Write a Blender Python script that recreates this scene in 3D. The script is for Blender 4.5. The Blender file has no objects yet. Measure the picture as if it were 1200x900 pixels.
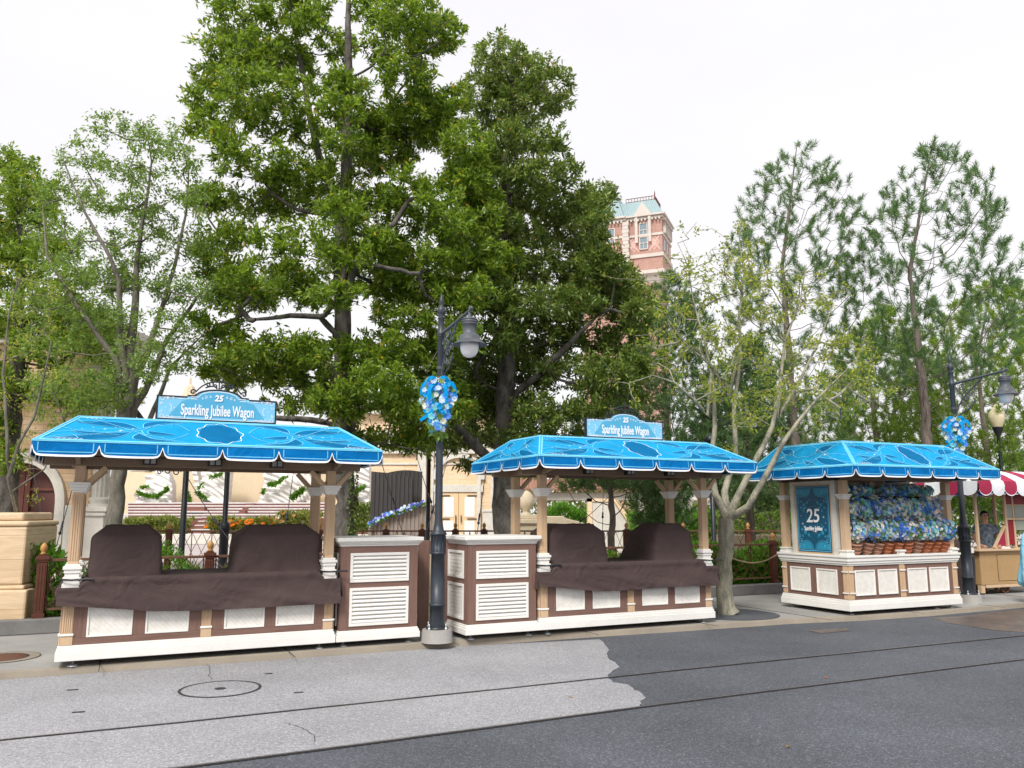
import bpy, math, random
import numpy as np
from mathutils import Vector, Matrix, noise
random.seed(7); RNG = np.random.default_rng(7)
R = math.radians
scene = bpy.context.scene
COL = scene.collection
F, PITCH, EYE = 957.0, math.atan(149/957.0), 1.7

# ---------- reading positions off the photograph (1200x900) ----------
def ray(x, y):
    v = 450-y
    return (x-600, F*math.cos(PITCH)-v*math.sin(PITCH), F*math.sin(PITCH)+v*math.cos(PITCH))
def G(x, y, z=0.0):
    r = ray(x, y); k = (z-EYE)/r[2]
    return Vector((r[0]*k, r[1]*k, z))
def P(x, y, Y):
    r = ray(x, y); k = Y/r[1]
    return Vector((r[0]*k, Y, EYE+r[2]*k))

# ---------- object helpers ----------
def link(o, parent=None):
    COL.objects.link(o)
    if parent is not None: o.parent = parent
    return o
def tag(o, label=None, cat=None, group=None, kind=None):
    if label: o['label'] = label
    if cat: o['category'] = cat
    if group: o['group'] = group
    if kind: o['kind'] = kind
    return o
def thing(name, label, cat, loc=(0, 0, 0), rz=0.0, group=None):
    o = bpy.data.objects.new(name, None); link(o)
    o.empty_display_size = 0.1
    o.location = loc; o.rotation_euler = (0, 0, rz)
    return tag(o, label, cat, group)
def copy_tree(o, parent=None):
    c = o.copy(); COL.objects.link(c)
    if parent is not None: c.parent = parent
    for ch in [k for k in COL.objects if k.parent == o]: copy_tree(ch, c)
    return c

class MB:
    """collects geometry, builds ONE mesh object"""
    def __init__(s): s.v = []; s.f = []; s.m = []; s.s = []; s.T = None
    def add(s, vs, fs, mi=0, smooth=False):
        b = len(s.v)
        for p in vs:
            p = Vector(p)
            if s.T is not None: p = s.T @ p
            s.v.append(p[:])
        for f in fs:
            s.f.append([b+i for i in f]); s.m.append(mi); s.s.append(smooth)
        return s
    def box(s, x0, x1, y0, y1, z0, z1, mi=0):
        vs = [(x0,y0,z0),(x1,y0,z0),(x1,y1,z0),(x0,y1,z0),(x0,y0,z1),(x1,y0,z1),(x1,y1,z1),(x0,y1,z1)]
        return s.add(vs, [(0,3,2,1),(4,5,6,7),(0,1,5,4),(1,2,6,5),(2,3,7,6),(3,0,4,7)], mi)
    def bar(s, a, b, w, h=None, mi=0, up=(0,0,1)):
        """rectangular bar from a to b"""
        h = w if h is None else h
        a, b = Vector(a), Vector(b); d = (b-a).normalized(); up = Vector(up)
        if abs(d.dot(up)) > .99: up = Vector((1, 0, 0))
        x = d.cross(up).normalized(); y = x.cross(d)
        vs = [p+x*i*w/2+y*j*h/2 for p in (a, b) for (i, j) in ((-1,-1),(1,-1),(1,1),(-1,1))]
        return s.add(vs, [(3,2,1,0),(4,5,6,7),(0,1,5,4),(1,2,6,5),(2,3,7,6),(3,0,4,7)], mi)
    def tube(s, pts, rad, n=8, mi=0, caps=True, smooth=True):
        pts = [Vector(p) for p in pts]
        if not hasattr(rad, '__len__'): rad = [rad]*len(pts)
        vs = []; fs = []; x = None
        for i, p in enumerate(pts):
            d = (pts[min(i+1, len(pts)-1)]-pts[max(i-1, 0)])
            d = d.normalized() if d.length > 1e-9 else Vector((0, 0, 1))
            if x is None:
                x = d.orthogonal().normalized()
            else:
                x = (x-d*x.dot(d)); x = x.normalized() if x.length > 1e-6 else d.orthogonal().normalized()
            y = d.cross(x)
            for k in range(n):
                a = 2*math.pi*k/n
                vs.append(p+(x*math.cos(a)+y*math.sin(a))*rad[i])
        for i in range(len(pts)-1):
            for k in range(n):
                a = i*n+k; b = i*n+(k+1) % n
                fs.append((a, b, b+n, a+n))
        s.add(vs, fs, mi, smooth)
        if caps:
            s.add(vs[:n][::-1], [tuple(range(n))], mi); s.add(vs[-n:], [tuple(range(n))], mi)
        return s
    def lathe(s, prof, c=(0, 0, 0), n=20, mi=0, smooth=True):
        c = Vector(c); vs = []; fs = []
        for r, z in prof:
            for k in range(n):
                a = 2*math.pi*k/n
                vs.append((c.x+r*math.cos(a), c.y+r*math.sin(a), c.z+z))
        for i in range(len(prof)-1):
            for k in range(n):
                a = i*n+k; b = i*n+(k+1) % n
                fs.append((a, b, b+n, a+n))
        s.add(vs, fs, mi, smooth)
        if prof[0][0] > .001: s.add(vs[:n][::-1], [tuple(range(n))], mi)
        if prof[-1][0] > .001: s.add(vs[-n:], [tuple(range(n))], mi)
        return s
    def prism(s, poly, f, t0, t1, mi=0):
        """poly: 2D outline (ccw), f(a,b,t)->3D"""
        n = len(poly)
        A = [f(a, b, t0) for a, b in poly]; B = [f(a, b, t1) for a, b in poly]
        return s.add(A+B, [tuple(range(n))[::-1], tuple(range(n, 2*n))]+[(i, (i+1) % n, (i+1) % n+n, i+n) for i in range(n)], mi)
    def flat(s, poly, f, t, mi=0):
        return s.add([f(a, b, t) for a, b in poly], [tuple(range(len(poly)))], mi)
    def ribbon(s, pts, w, f, t, mi=0):
        """thin 2D stroke mapped by f"""
        n = len(pts); L = []; Rr = []
        for i, p in enumerate(pts):
            q0 = pts[max(i-1, 0)]; q1 = pts[min(i+1, n-1)]
            dx, dy = q1[0]-q0[0], q1[1]-q0[1]; l = math.hypot(dx, dy) or 1
            ww = w[i] if hasattr(w, '__len__') else w
            L.append((p[0]-dy/l*ww/2, p[1]+dx/l*ww/2)); Rr.append((p[0]+dy/l*ww/2, p[1]-dx/l*ww/2))
        vs = [f(a, b, t) for a, b in L]+[f(a, b, t) for a, b in Rr]
        return s.add(vs, [(n+i, n+i+1, i+1, i) for i in range(n-1)], mi)
    def build(s, name, mats, parent=None, bevel=0, seg=1, label=None, weld=False):
        me = bpy.data.meshes.new(name)
        me.from_pydata(s.v, [], s.f)
        if not isinstance(mats, (list, tuple)): mats = [mats]
        for m in mats: me.materials.append(m)
        me.polygons.foreach_set('material_index', s.m)
        me.polygons.foreach_set('use_smooth', s.s)
        me.update()
        o = bpy.data.objects.new(name, me); link(o, parent)
        if bevel:
            b = o.modifiers.new('bevel', 'BEVEL'); b.width = bevel; b.segments = seg; b.limit_method = 'ANGLE'; b.angle_limit = R(50)
            b.harden_normals = False
        if label: o['label'] = label
        return o

def np_mesh(name, V, Fq, mats, parent=None, attr=None, mi=None, smooth=False):
    """V (n,3), Fq (m,k) index array -> mesh with optional float face attribute 'tint'"""
    me = bpy.data.meshes.new(name)
    n, k = Fq.shape
    me.vertices.add(len(V)); me.vertices.foreach_set('co', np.asarray(V, np.float32).ravel())
    me.loops.add(n*k); me.loops.foreach_set('vertex_index', Fq.astype(np.int32).ravel())
    me.polygons.add(n)
    me.polygons.foreach_set('loop_start', np.arange(0, n*k, k, dtype=np.int32))
    if not isinstance(mats, (list, tuple)): mats = [mats]
    for m in mats: me.materials.append(m)
    if mi is not None: me.polygons.foreach_set('material_index', np.asarray(mi, np.int32))
    me.polygons.foreach_set('use_smooth', np.full(n, smooth, bool))
    me.update(calc_edges=True)
    if attr is not None:
        a = me.attributes.new('tint', 'FLOAT', 'FACE'); a.data.foreach_set('value', np.asarray(attr, np.float32))
    o = bpy.data.objects.new(name, me); link(o, parent)
    return o

def text_obj(name, body, parent, mat, loc, rot, size, sx=1.0, bold=.0, shear=0.0, extrude=.002):
    cu = bpy.data.curves.new(name, 'FONT'); cu.body = body; cu.size = size
    cu.align_x = 'CENTER'; cu.align_y = 'CENTER'; cu.extrude = extrude; cu.offset = bold; cu.shear = shear
    cu.resolution_u = 3
    t = bpy.data.objects.new('tmp', cu); COL.objects.link(t)
    bpy.context.view_layer.update()
    me = bpy.data.meshes.new_from_object(t.evaluated_get(bpy.context.evaluated_depsgraph_get()))
    bpy.data.objects.remove(t)
    me.materials.clear(); me.materials.append(mat)
    o = bpy.data.objects.new(name, me); link(o, parent)
    o.location = loc; o.rotation_euler = rot; o.scale = (sx, 1, 1)
    return o
# ---------- materials ----------
def new_mat(name):
    m = bpy.data.materials.new(name); m.use_nodes = True
    nt = m.node_tree; nt.nodes.clear()
    out = nt.nodes.new('ShaderNodeOutputMaterial')
    return m, nt, out
def nd(nt, typ, **kw):
    n = nt.nodes.new(typ)
    for k, v in kw.items():
        if k in n.inputs.keys(): n.inputs[k].default_value = v
        else: setattr(n, k, v)
    return n
def tc(nt, kind='Object', scale=(1, 1, 1), rot=(0, 0, 0)):
    t = nt.nodes.new('ShaderNodeTexCoord'); mp = nt.nodes.new('ShaderNodeMapping')
    mp.inputs['Scale'].default_value = scale; mp.inputs['Rotation'].default_value = rot
    nt.links.new(t.outputs[kind], mp.inputs['Vector'])
    return mp.outputs['Vector']
def ramp(nt, fac, stops):
    r = nt.nodes.new('ShaderNodeValToRGB'); e = r.color_ramp.elements
    while len(e) > 1: e.remove(e[-1])
    e[0].position = stops[0][0]; e[0].color = (*stops[0][1], 1)
    for p, c in stops[1:]:
        x = e.new(p); x.color = (*c, 1)
    nt.links.new(fac, r.inputs['Fac'])
    return r.outputs['Color']
def mix(nt, a, b, fac, mode='MIX'):
    m = nt.nodes.new('ShaderNodeMix'); m.data_type = 'RGBA'; m.blend_type = mode
    for k, v in ((6, a), (7, b), (0, fac)):
        if hasattr(v, 'is_linked') or hasattr(v, 'links'): nt.links.new(v, m.inputs[k])
        else: m.inputs[k].default_value = (*v, 1) if isinstance(v, tuple) else v
    return m.outputs[2]
def mul(c, k): return tuple(max(0, min(1, x*k)) for x in c)
def shade(nt, out, col, rough=.6, spec=.3, bump=None, bstr=.3, bdist=.01, metal=0, sub=None):
    b = nt.nodes.new('ShaderNodeBsdfPrincipled')
    if isinstance(col, tuple): b.inputs['Base Color'].default_value = (*col, 1)
    else: nt.links.new(col, b.inputs['Base Color'])
    if isinstance(rough, float) or isinstance(rough, int): b.inputs['Roughness'].default_value = rough
    else: nt.links.new(rough, b.inputs['Roughness'])
    b.inputs['Specular IOR Level'].default_value = spec
    b.inputs['Metallic'].default_value = metal
    if bump is not None:
        bn = nt.nodes.new('ShaderNodeBump'); bn.inputs['Strength'].default_value = bstr; bn.inputs['Distance'].default_value = bdist
        nt.links.new(bump, bn.inputs['Height']); nt.links.new(bn.outputs[0], b.inputs['Normal'])
    nt.links.new(b.outputs[0], out.inputs['Surface'])
    return b
def noise_t(nt, vec, scale, detail=4, rough=.55, dist=0.0):
    n = nd(nt, 'ShaderNodeTexNoise', Scale=scale, Detail=detail, Roughness=rough, Distortion=dist)
    nt.links.new(vec, n.inputs['Vector']); return n.outputs['Fac']

def m_paint(name, c, rough=.5, dirt=.12, scale=3.0, spec=.3, metal=0):
    """painted / plain surface with mottling and fine wear"""
    m, nt, out = new_mat(name); v = tc(nt)
    n1 = noise_t(nt, v, scale, 6, .6); n2 = noise_t(nt, v, scale*14, 3, .6)
    a = ramp(nt, n1, [(.3, mul(c, 1-dirt)), (.7, mul(c, 1+dirt*.5))])
    bcol = mix(nt, a, ramp(nt, n2, [(.35, mul(c, 1-dirt*1.5)), (.6, c)]), .35)
    shade(nt, out, bcol, rough, spec, n2, .15, .004, metal); return m
def m_wood(name, c, axis='Z', rough=.55, var=.3, scale=1.0):
    """wood grain running along axis"""
    m, nt, out = new_mat(name)
    sc = {'X': (1.2, 22, 22), 'Y': (22, 1.2, 22), 'Z': (22, 22, 1.2)}[axis]
    v = tc(nt, 'Object', tuple(s*scale for s in sc))
    n1 = noise_t(nt, v, 1.6, 5, .6, .6); n2 = noise_t(nt, v, 6, 3, .6)
    a = ramp(nt, n1, [(.3, mul(c, 1-var)), (.5, c), (.72, mul(c, 1+var))])
    col = mix(nt, a, ramp(nt, n2, [(.3, mul(c, 1-var)), (.7, mul(c, 1+var*.6))]), .35)
    shade(nt, out, col, rough, .3, n2, .2, .003); return m
def m_asphalt(name, lo, mid, hi, scale=70, patch=.12, rough=.75):
    m, nt, out = new_mat(name); v = tc(nt)
    vo = nd(nt, 'ShaderNodeTexVoronoi', Scale=scale); nt.links.new(v, vo.inputs['Vector'])
    sep = nt.nodes.new('ShaderNodeSeparateColor'); nt.links.new(vo.outputs['Color'], sep.inputs[0])
    a = ramp(nt, sep.outputs[0], [(0, lo), (.45, mid), (.8, mid), (1, hi)])
    n2 = noise_t(nt, v, .45, 7, .65); n3 = noise_t(nt, v, 25, 4, .7)
    b = mix(nt, a, ramp(nt, n2, [(.3, (1-patch,)*3), (.7, (1+patch,)*3)]), 1.0, 'MULTIPLY')
    c = mix(nt, b, ramp(nt, n3, [(.3, (.8, .8, .8)), (.7, (1, 1, 1))]), 1.0, 'MULTIPLY')
    shade(nt, out, c, rough, .35, vo.outputs['Distance'], .5, .006); return m
def m_concrete(name, c, scale=1.2, var=.18, fine=40, rough=.85):
    m, nt, out = new_mat(name); v = tc(nt)
    n1 = noise_t(nt, v, scale, 8, .65); n2 = noise_t(nt, v, fine, 4, .7)
    a = ramp(nt, n1, [(.3, mul(c, 1-var)), (.55, c), (.75, mul(c, 1+var*.7))])
    col = mix(nt, a, ramp(nt, n2, [(.3, (.75, .75, .75)), (.7, (1.0, 1.0, 1.0))]), .8, 'MULTIPLY')
    shade(nt, out, col, rough, .2, n2, .4, .006); return m
def m_fabric(name, c, rough=.8, var=.15, fold=.6, spec=.12):
    m, nt, out = new_mat(name); v = tc(nt)
    n1 = noise_t(nt, v, 2.2, 5, .6, .8); n2 = noise_t(nt, v, 150, 2)
    a = ramp(nt, n1, [(.3, mul(c, 1-var)), (.7, mul(c, 1+var))])
    hs = nt.nodes.new('ShaderNodeMath'); hs.operation = 'MULTIPLY_ADD'; hs.inputs[1].default_value = .05
    nt.links.new(n2, hs.inputs[0]); nt.links.new(noise_t(nt, v, 3.0, 3, .5, 1.6), hs.inputs[2])
    b = shade(nt, out, a, rough, spec, hs.outputs[0], fold, .05)
    return m
def m_stone(name, c, c2, bw=.45, bh=.2, mortar=(.3, .25, .18), veins=True, msize=.006):
    """coursed stone blocks on a vertical face (local x,z)"""
    m, nt, out = new_mat(name)
    v = tc(nt, 'Object', (1, 1, 1), (R(90), 0, 0))
    br = nd(nt, 'ShaderNodeTexBrick', Scale=1.0); nt.links.new(v, br.inputs['Vector'])
    br.inputs['Brick Width'].default_value = bw; br.inputs['Row Height'].default_value = bh
    br.inputs['Mortar Size'].default_value = msize; br.inputs['Mortar Smooth'].default_value = .3
    br.inputs['Color1'].default_value = (*c, 1); br.inputs['Color2'].default_value = (*c2, 1); br.inputs['Mortar'].default_value = (*mortar, 1)
    v2 = tc(nt, 'Object', (1.2, 1.2, 9)); n1 = noise_t(nt, v2, 1.5, 6, .6, 1.0)
    col = mix(nt, br.outputs['Color'], ramp(nt, n1, [(.3, (.82, .78, .72)), (.65, (1.08, 1.06, 1.04))]), .9, 'MULTIPLY')
    shade(nt, out, col, .75, .2, n1, .2, .01); return m
def m_leaf(name, stops, trans=.35, rough=.45, spec=.4):
    """leaf colour varies leaf by leaf through the mesh's own tint attribute"""
    m, nt, out = new_mat(name)
    at = nt.nodes.new('ShaderNodeAttribute'); at.attribute_name = 'tint'
    col = ramp(nt, at.outputs['Fac'], stops)
    b = nt.nodes.new('ShaderNodeBsdfPrincipled'); nt.links.new(col, b.inputs['Base Color'])
    b.inputs['Roughness'].default_value = rough; b.inputs['Specular IOR Level'].default_value = spec
    t = nt.nodes.new('ShaderNodeBsdfTranslucent')
    tcx = mix(nt, col, (1.0, 1.0, .35), .5, 'MULTIPLY'); hv = nd(nt, 'ShaderNodeHueSaturation', Value=1.8); nt.links.new(tcx, hv.inputs['Color'])
    nt.links.new(hv.outputs[0], t.inputs['Color'])
    mx = nt.nodes.new('ShaderNodeMixShader'); mx.inputs[0].default_value = trans
    nt.links.new(b.outputs[0], mx.inputs[1]); nt.links.new(t.outputs[0], mx.inputs[2]); nt.links.new(mx.outputs[0], out.inputs['Surface'])
    return m
def m_bark(name, c, c2, scale=6, stretch=.3):
    m, nt, out = new_mat(name); v = tc(nt, 'Object', (1, 1, stretch))
    n1 = noise_t(nt, v, scale, 6, .65, .4); n2 = noise_t(nt, v, scale*5, 4, .7)
    a = ramp(nt, n1, [(.35, c), (.6, c2)])
    col = mix(nt, a, ramp(nt, n2, [(.3, (.6, .6, .6)), (.65, (1, 1, 1))]), .8, 'MULTIPLY')
    shade(nt, out, col, .85, .2, n2, .7, .02); return m
def m_glass(name, c, rough=.08, glow=0):
    m, nt, out = new_mat(name); b = shade(nt, out, c, rough, .5); return m
def m_panel(name, c, c2):
    """white board panel with diagonal board joints meeting in the middle (herringbone)"""
    m, nt, out = new_mat(name)
    t = nt.nodes.new('ShaderNodeTexCoord'); sp = nt.nodes.new('ShaderNodeSeparateXYZ'); nt.links.new(t.outputs['Object'], sp.inputs[0])
    s = nt.nodes.new('ShaderNodeMath'); s.operation = 'ADD'; s0 = nt.nodes.new('ShaderNodeMath'); nt.links.new(sp.outputs['X'], s0.inputs[0]); nt.links.new(sp.outputs['Y'], s0.inputs[1]); nt.links.new(s0.outputs[0], s.inputs[0]); nt.links.new(sp.outputs['Z'], s.inputs[1])
    k = nt.nodes.new('ShaderNodeMath'); k.operation = 'MULTIPLY'; k.inputs[1].default_value = 17; nt.links.new(s.outputs[0], k.inputs[0])
    fr = nt.nodes.new('ShaderNodeMath'); fr.operation = 'FRACT'; nt.links.new(k.outputs[0], fr.inputs[0])
    line = ramp(nt, fr.outputs[0], [(0, c2), (.12, c), (.9, c), (1, c2)])
    n = noise_t(nt, tc(nt, 'Object', (3, 3, 3), (0, R(45), 0)), 4, 6, .7)
    col = mix(nt, line, ramp(nt, n, [(.35, (.86, .83, .78)), (.6, (1, 1, 1))]), .8, 'MULTIPLY')
    shade(nt, out, col, .6, .25, fr.outputs[0], .15, .003); return m

M = {}
M['white'] = m_paint('white_paint', (.83, .81, .76), .5, .09)
M['white2'] = m_paint('aged_white_paint', (.66, .63, .56), .6, .2)
M['panel'] = m_panel('white_board_panel', (.82, .80, .75), (.70, .67, .60))
M['brown'] = m_wood('brown_wood', (.20, .115, .09), 'Z', .5, .28)
M['brownx'] = m_wood('brown_wood_rail', (.20, .115, .09), 'X', .5, .28)
M['tan'] = m_wood('tan_wood', (.60, .425, .27), 'Z', .55, .1)
M['taupe'] = m_wood('taupe_wood', (.25, .18, .125), 'X', .6, .12)
M['soffit'] = m_paint('soffit_board', (.30, .235, .17), .7, .15)
M['black'] = m_paint('black_iron', (.016, .019, .024), .42, .3, 5, .5)
M['iron'] = m_paint('dark_grey_iron', (.035, .045, .058), .45, .35, 6, .5)
M['irontop'] = m_paint('weathered_iron', (.10, .11, .125), .5, .45, 9, .5)
M['canopy'] = m_fabric('cyan_canvas', (.012, .285, .56), .75, .12, .45, .05)
M['canopyd'] = m_fabric('deep_blue_print', (.004, .13, .30), .75, .12, .45, .05)
M['canopyl'] = m_fabric('pale_blue_print', (.17, .56, .80), .7, .06, .4, .05)
M['valance'] = m_fabric('blue_valance', (.002, .14, .40), .7, .15, .6, .05)
M['trim'] = m_paint('white_trim', (.85, .86, .88), .6, .04)
M['cover'] = m_fabric('brown_cover_cloth', (.078, .055, .052), .8, .10, .6)
M['sign'] = m_paint('sign_blue', (.09, .40, .60), .4, .08)
M['signl'] = m_paint('sign_light_blue', (.22, .56, .76), .4, .08)
M['poster'] = m_paint('poster_teal', (.005, .085, .16), .25, .12)
M['posterl'] = m_paint('poster_light', (.02, .27, .42), .3, .1)
M['steel'] = m_paint('galvanised_steel', (.45, .46, .47), .35, .2, 8, .5, .7)
M['chrome'] = m_paint('rail_steel', (.30, .28, .28), .35, .4, 8, .5, .6)
M['globe'] = m_glass('white_glass_globe', (.92, .92, .92), .25)
M['cream'] = m_glass('cream_glass_globe', (.80, .70, .45), .2)
M['lens'] = m_glass('lamp_lens', (.42, .42, .40), .15)
M['terra'] = m_paint('terracotta', (.48, .175, .085), .8, .25, 9)
M['terra2'] = m_paint('faded_terracotta', (.42, .225, .155), .8, .25, 9)
M['blackpot'] = m_paint('grey_black_pot', (.05, .052, .058), .6, .3, 9)
M['concrete'] = m_concrete('concrete', (.36, .345, .32), 1.6, .25, 60)
M['pave'] = m_concrete('pavement_concrete', (.36, .35, .33), .8, .22, 70)
M['kerb'] = m_concrete('kerb_aggregate', (.33, .285, .225), 1.5, .2, 90)
M['granite'] = m_concrete('planter_kerb_granite', (.23, .225, .215), 1.5, .3, 60)
M['asphD'] = m_asphalt('dark_asphalt', (.058, .063, .073), (.094, .102, .118), (.20, .21, .23), 95, .25)
M['asphL'] = m_asphalt('light_asphalt', (.22, .22, .232), (.345, .345, .358), (.54, .54, .55), 95, .16)
M['plaza'] = m_concrete('plaza_paving', (.50, .44, .42), 1.0, .12, 30)
M['soil'] = m_concrete('dark_soil', (.045, .032, .022), 2, .4, 30)
M['grate'] = m_asphalt('porous_tree_surround', (.05, .055, .065), (.09, .098, .11), (.2, .2, .22), 90, .2)
M['joint'] = m_paint('dark_joint', (.05, .045, .045), .9, .3)
M['rail'] = m_paint('rust_brown_paint', (.115, .040, .024), .45, .3, 6)
M['railtop'] = m_paint('worn_brown_rail', (.17, .085, .05), .5, .35, 9)
M['gold'] = m_paint('ochre_finial', (.50, .26, .08), .45, .25, 20)
M['sand'] = m_stone('sandstone_blocks', (.62, .47, .30), (.68, .53, .36), 3.0, .34, (.38, .28, .17), True, .004)
M['wall_l'] = m_stone('tan_stone_wall', (.68, .48, .31), (.74, .56, .38), .5, .2, (.45, .3, .18))
M['wall_c'] = m_stone('pale_tan_stone_wall', (.74, .56, .36), (.80, .63, .44), .75, .28, (.55, .42, .28), True, .01)
M['maroon'] = m_paint('maroon_door', (.17, .060, .045), .5, .25, 3)
M['maroond'] = m_paint('maroon_door_panel', (.125, .05, .042), .5, .35, 3)
M['doorc'] = m_wood('light_wood_door', (.74, .53, .31), 'Z', .6, .1)
M['plank'] = m_wood('weathered_dark_planks', (.055, .05, .048), 'Z', .8, .35, .5)
M['plank2'] = m_wood('brown_grey_planks', (.26, .215, .18), 'Z', .8, .3, .5)
M['step'] = m_paint('rust_red_step', (.23, .095, .075), .75, .2, 2)
M['tread'] = m_paint('white_tread', (.62, .57, .55), .7, .2, 4)
M['yellowwall'] = m_concrete('cream_plaster', (.76, .64, .44), .6, .1, 14)
M['drape'] = m_fabric('white_plaster_drapery', (.80, .77, .74), .8, .07, 1.0)
M['roof_t'] = m_paint('terracotta_roof_tile', (.36, .19, .13), .8, .35, 5)
M['beige'] = m_concrete('beige_stone', (.66, .56, .40), 1.2, .12, 20)
M['brick'] = m_stone('red_brick_wall', (.38, .205, .17), (.46, .27, .23), .5, .16, (.5, .36, .3), True, .02)
M['bricklight'] = m_paint('pale_brick_pattern', (.66, .44, .38), .8, .12)
M['towerstone'] = m_paint('tower_stone_trim', (.60, .54, .48), .7, .15, 1)
M['copper'] = m_wood('green_grey_copper_roof', (.29, .385, .40), 'Z', .6, .12, .1)
M['glassd'] = m_glass('window_glass', (.20, .27, .31), .1)
M['red'] = m_fabric('red_stripe_canvas', (.36, .03, .075), .6, .12, .4)
M['whitec'] = m_fabric('white_stripe_canvas', (.75, .76, .78), .6, .06, .4)
M['navy'] = m_fabric('blue_valance_canvas', (.01, .07, .38), .6, .12, .3)
M['cartbody'] = m_paint('cart_tan_board', (.44, .28, .13), .5, .12)
M['redp'] = m_paint('red_panel', (.28, .012, .022), .4, .15)
M['greyp'] = m_paint('grey_green_panel', (.34, .36, .30), .4, .1)
M['skin'] = m_paint('skin', (.50, .28, .19), .55, .06)
M['hair'] = m_paint('black_hair', (.01, .009, .009), .5, .2, 20)
M['shirt'] = m_asphalt('grey_patterned_shirt', (.05, .08, .12), (.16, .20, .24), (.35, .38, .42), 22, .1, .8)
M['trouser'] = m_fabric('dark_trousers', (.03, .03, .035), .8, .1, .4)
M['bluecloth'] = m_fabric('light_blue_cloth', (.25, .58, .76), .7, .08, .7)
M['rope'] = m_paint('tan_rope', (.42, .31, .18), .8, .3, 30)
M['ribbon'] = m_fabric('blue_satin_ribbon', (.0, .27, .62), .3, .15, .3)
M['ceramic'] = m_paint('aged_stone_kiosk_wall', (.38, .34, .29), .7, .12)
def flat_leaf(name, c): return m_leaf(name, [(0, mul(c, .75)), (1, mul(c, 1.2))], .45, .6, .15)
M['fl_blue'] = flat_leaf('blue_petals', (.15, .34, .95))
M['fl_per'] = flat_leaf('periwinkle_petals', (.62, .70, .99))
M['fl_teal'] = flat_leaf('teal_petals', (.30, .66, .70))
M['fl_white'] = flat_leaf('white_petals', (.90, .88, .84))
M['fl_pink'] = flat_leaf('pale_pink_petals', (.86, .72, .78))
M['fl_orange'] = flat_leaf('orange_petals', (.85, .25, .02))
M['fl_purple'] = flat_leaf('violet_petals', (.16, .12, .60))
M['fl_leaf'] = flat_leaf('bouquet_leaf', (.16, .32, .12))
M['fl_gold'] = flat_leaf('ochre_petals', (.48, .28, .10))
M['lfA'] = m_leaf('broad_leaf_green', [(0, (.035, .085, .012)), (.35, (.125, .205, .022)), (.75, (.275, .37, .04)), (.96, (.26, .36, .05)), (1, (.5, .36, .05))], .42, .38, .4)
M['lfB'] = m_leaf('dark_broad_leaf_green', [(0, (.032, .07, .016)), (.4, (.115, .18, .033)), (.8, (.25, .31, .065)), (.97, (.20, .28, .07)), (1, (.32, .20, .08))], .36, .36, .45)
M['lfC'] = m_leaf('greyish_small_leaf', [(0, (.08, .15, .035)), (.5, (.18, .28, .06)), (.95, (.29, .39, .09)), (1, (.34, .30, .08))], .42, .5, .3)
M['lfD'] = m_leaf('yellow_green_leaf', [(0, (.13, .20, .035)), (.5, (.27, .33, .05)), (.85, (.46, .45, .08)), (1, (.58, .48, .12))], .45, .5, .25)
M['lfP'] = m_leaf('pine_needle', [(0, (.045, .10, .045)), (.6, (.13, .225, .09)), (1, (.25, .35, .14))], .4, .5, .3)
M['lfQ'] = m_leaf('bright_pine_needle', [(0, (.08, .15, .035)), (.6, (.21, .31, .055)), (1, (.35, .43, .10))], .45, .5, .3)
M['lfS'] = m_leaf('shrub_leaf', [(0, (.05, .12, .015)), (.6, (.11, .25, .025)), (1, (.22, .38, .05))], .4, .4, .35)
M['lfH'] = m_leaf('hedge_leaf', [(0, (.08, .12, .03)), (.5, (.19, .23, .05)), (1, (.36, .36, .12))], .35, .55, .2)
M['bark1'] = m_bark('grey_brown_bark', (.11, .10, .078), (.25, .23, .185), 7)
M['bark2'] = m_bark('dark_grey_bark', (.045, .038, .03), (.17, .155, .135), 5, .5)
M['bark3'] = m_bark('pale_mottled_bark', (.19, .185, .15), (.47, .44, .33), 8, .45)
M['bark4'] = m_bark('pine_bark', (.13, .105, .085), (.25, .21, .175), 10)
M['moss'] = m_bark('ivy_green_bark', (.02, .04, .012), (.06, .09, .025), 8)
# ---------- decoration drawing in a 2D plane ----------
def bez(p0, p1, p2, p3, n=14):
    out = []
    for i in range(n+1):
        t = i/n; a = (1-t)**3; b = 3*t*(1-t)**2; c = 3*t*t*(1-t); d = t**3
        out.append((a*p0[0]+b*p1[0]+c*p2[0]+d*p3[0], a*p0[1]+b*p1[1]+c*p2[1]+d*p3[1]))
    return out
def lens(p, q, w, n=10, bend=0.0):
    """leaf outline between p and q"""
    dx, dy = q[0]-p[0], q[1]-p[1]; l = math.hypot(dx, dy); nx, ny = -dy/l, dx/l
    up = []; dn = []
    for i in range(n+1):
        t = i/n; s = math.sin(math.pi*t); o = bend*s
        up.append((p[0]+dx*t+nx*(w*s+o), p[1]+dy*t+ny*(w*s+o)))
        dn.append((p[0]+dx*t-nx*(w*s-o), p[1]+dy*t-ny*(w*s-o)))
    return dn+up[-2:0:-1]
def star(c, r, sx=1):
    return [(c[0]+sx*(r if k % 2 == 0 else r*.18)*math.cos(k*math.pi/4), c[1]+(r if k % 2 == 0 else r*.18)*math.sin(k*math.pi/4)) for k in range(8)]
def spiral(c, r, a0, turns, n=14, flip=1):
    return [(c[0]+r*(1-.75*i/n)*math.cos(a0+flip*turns*2*math.pi*i/n), c[1]+r*(1-.75*i/n)*math.sin(a0+flip*turns*2*math.pi*i/n)) for i in range(n+1)]

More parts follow.
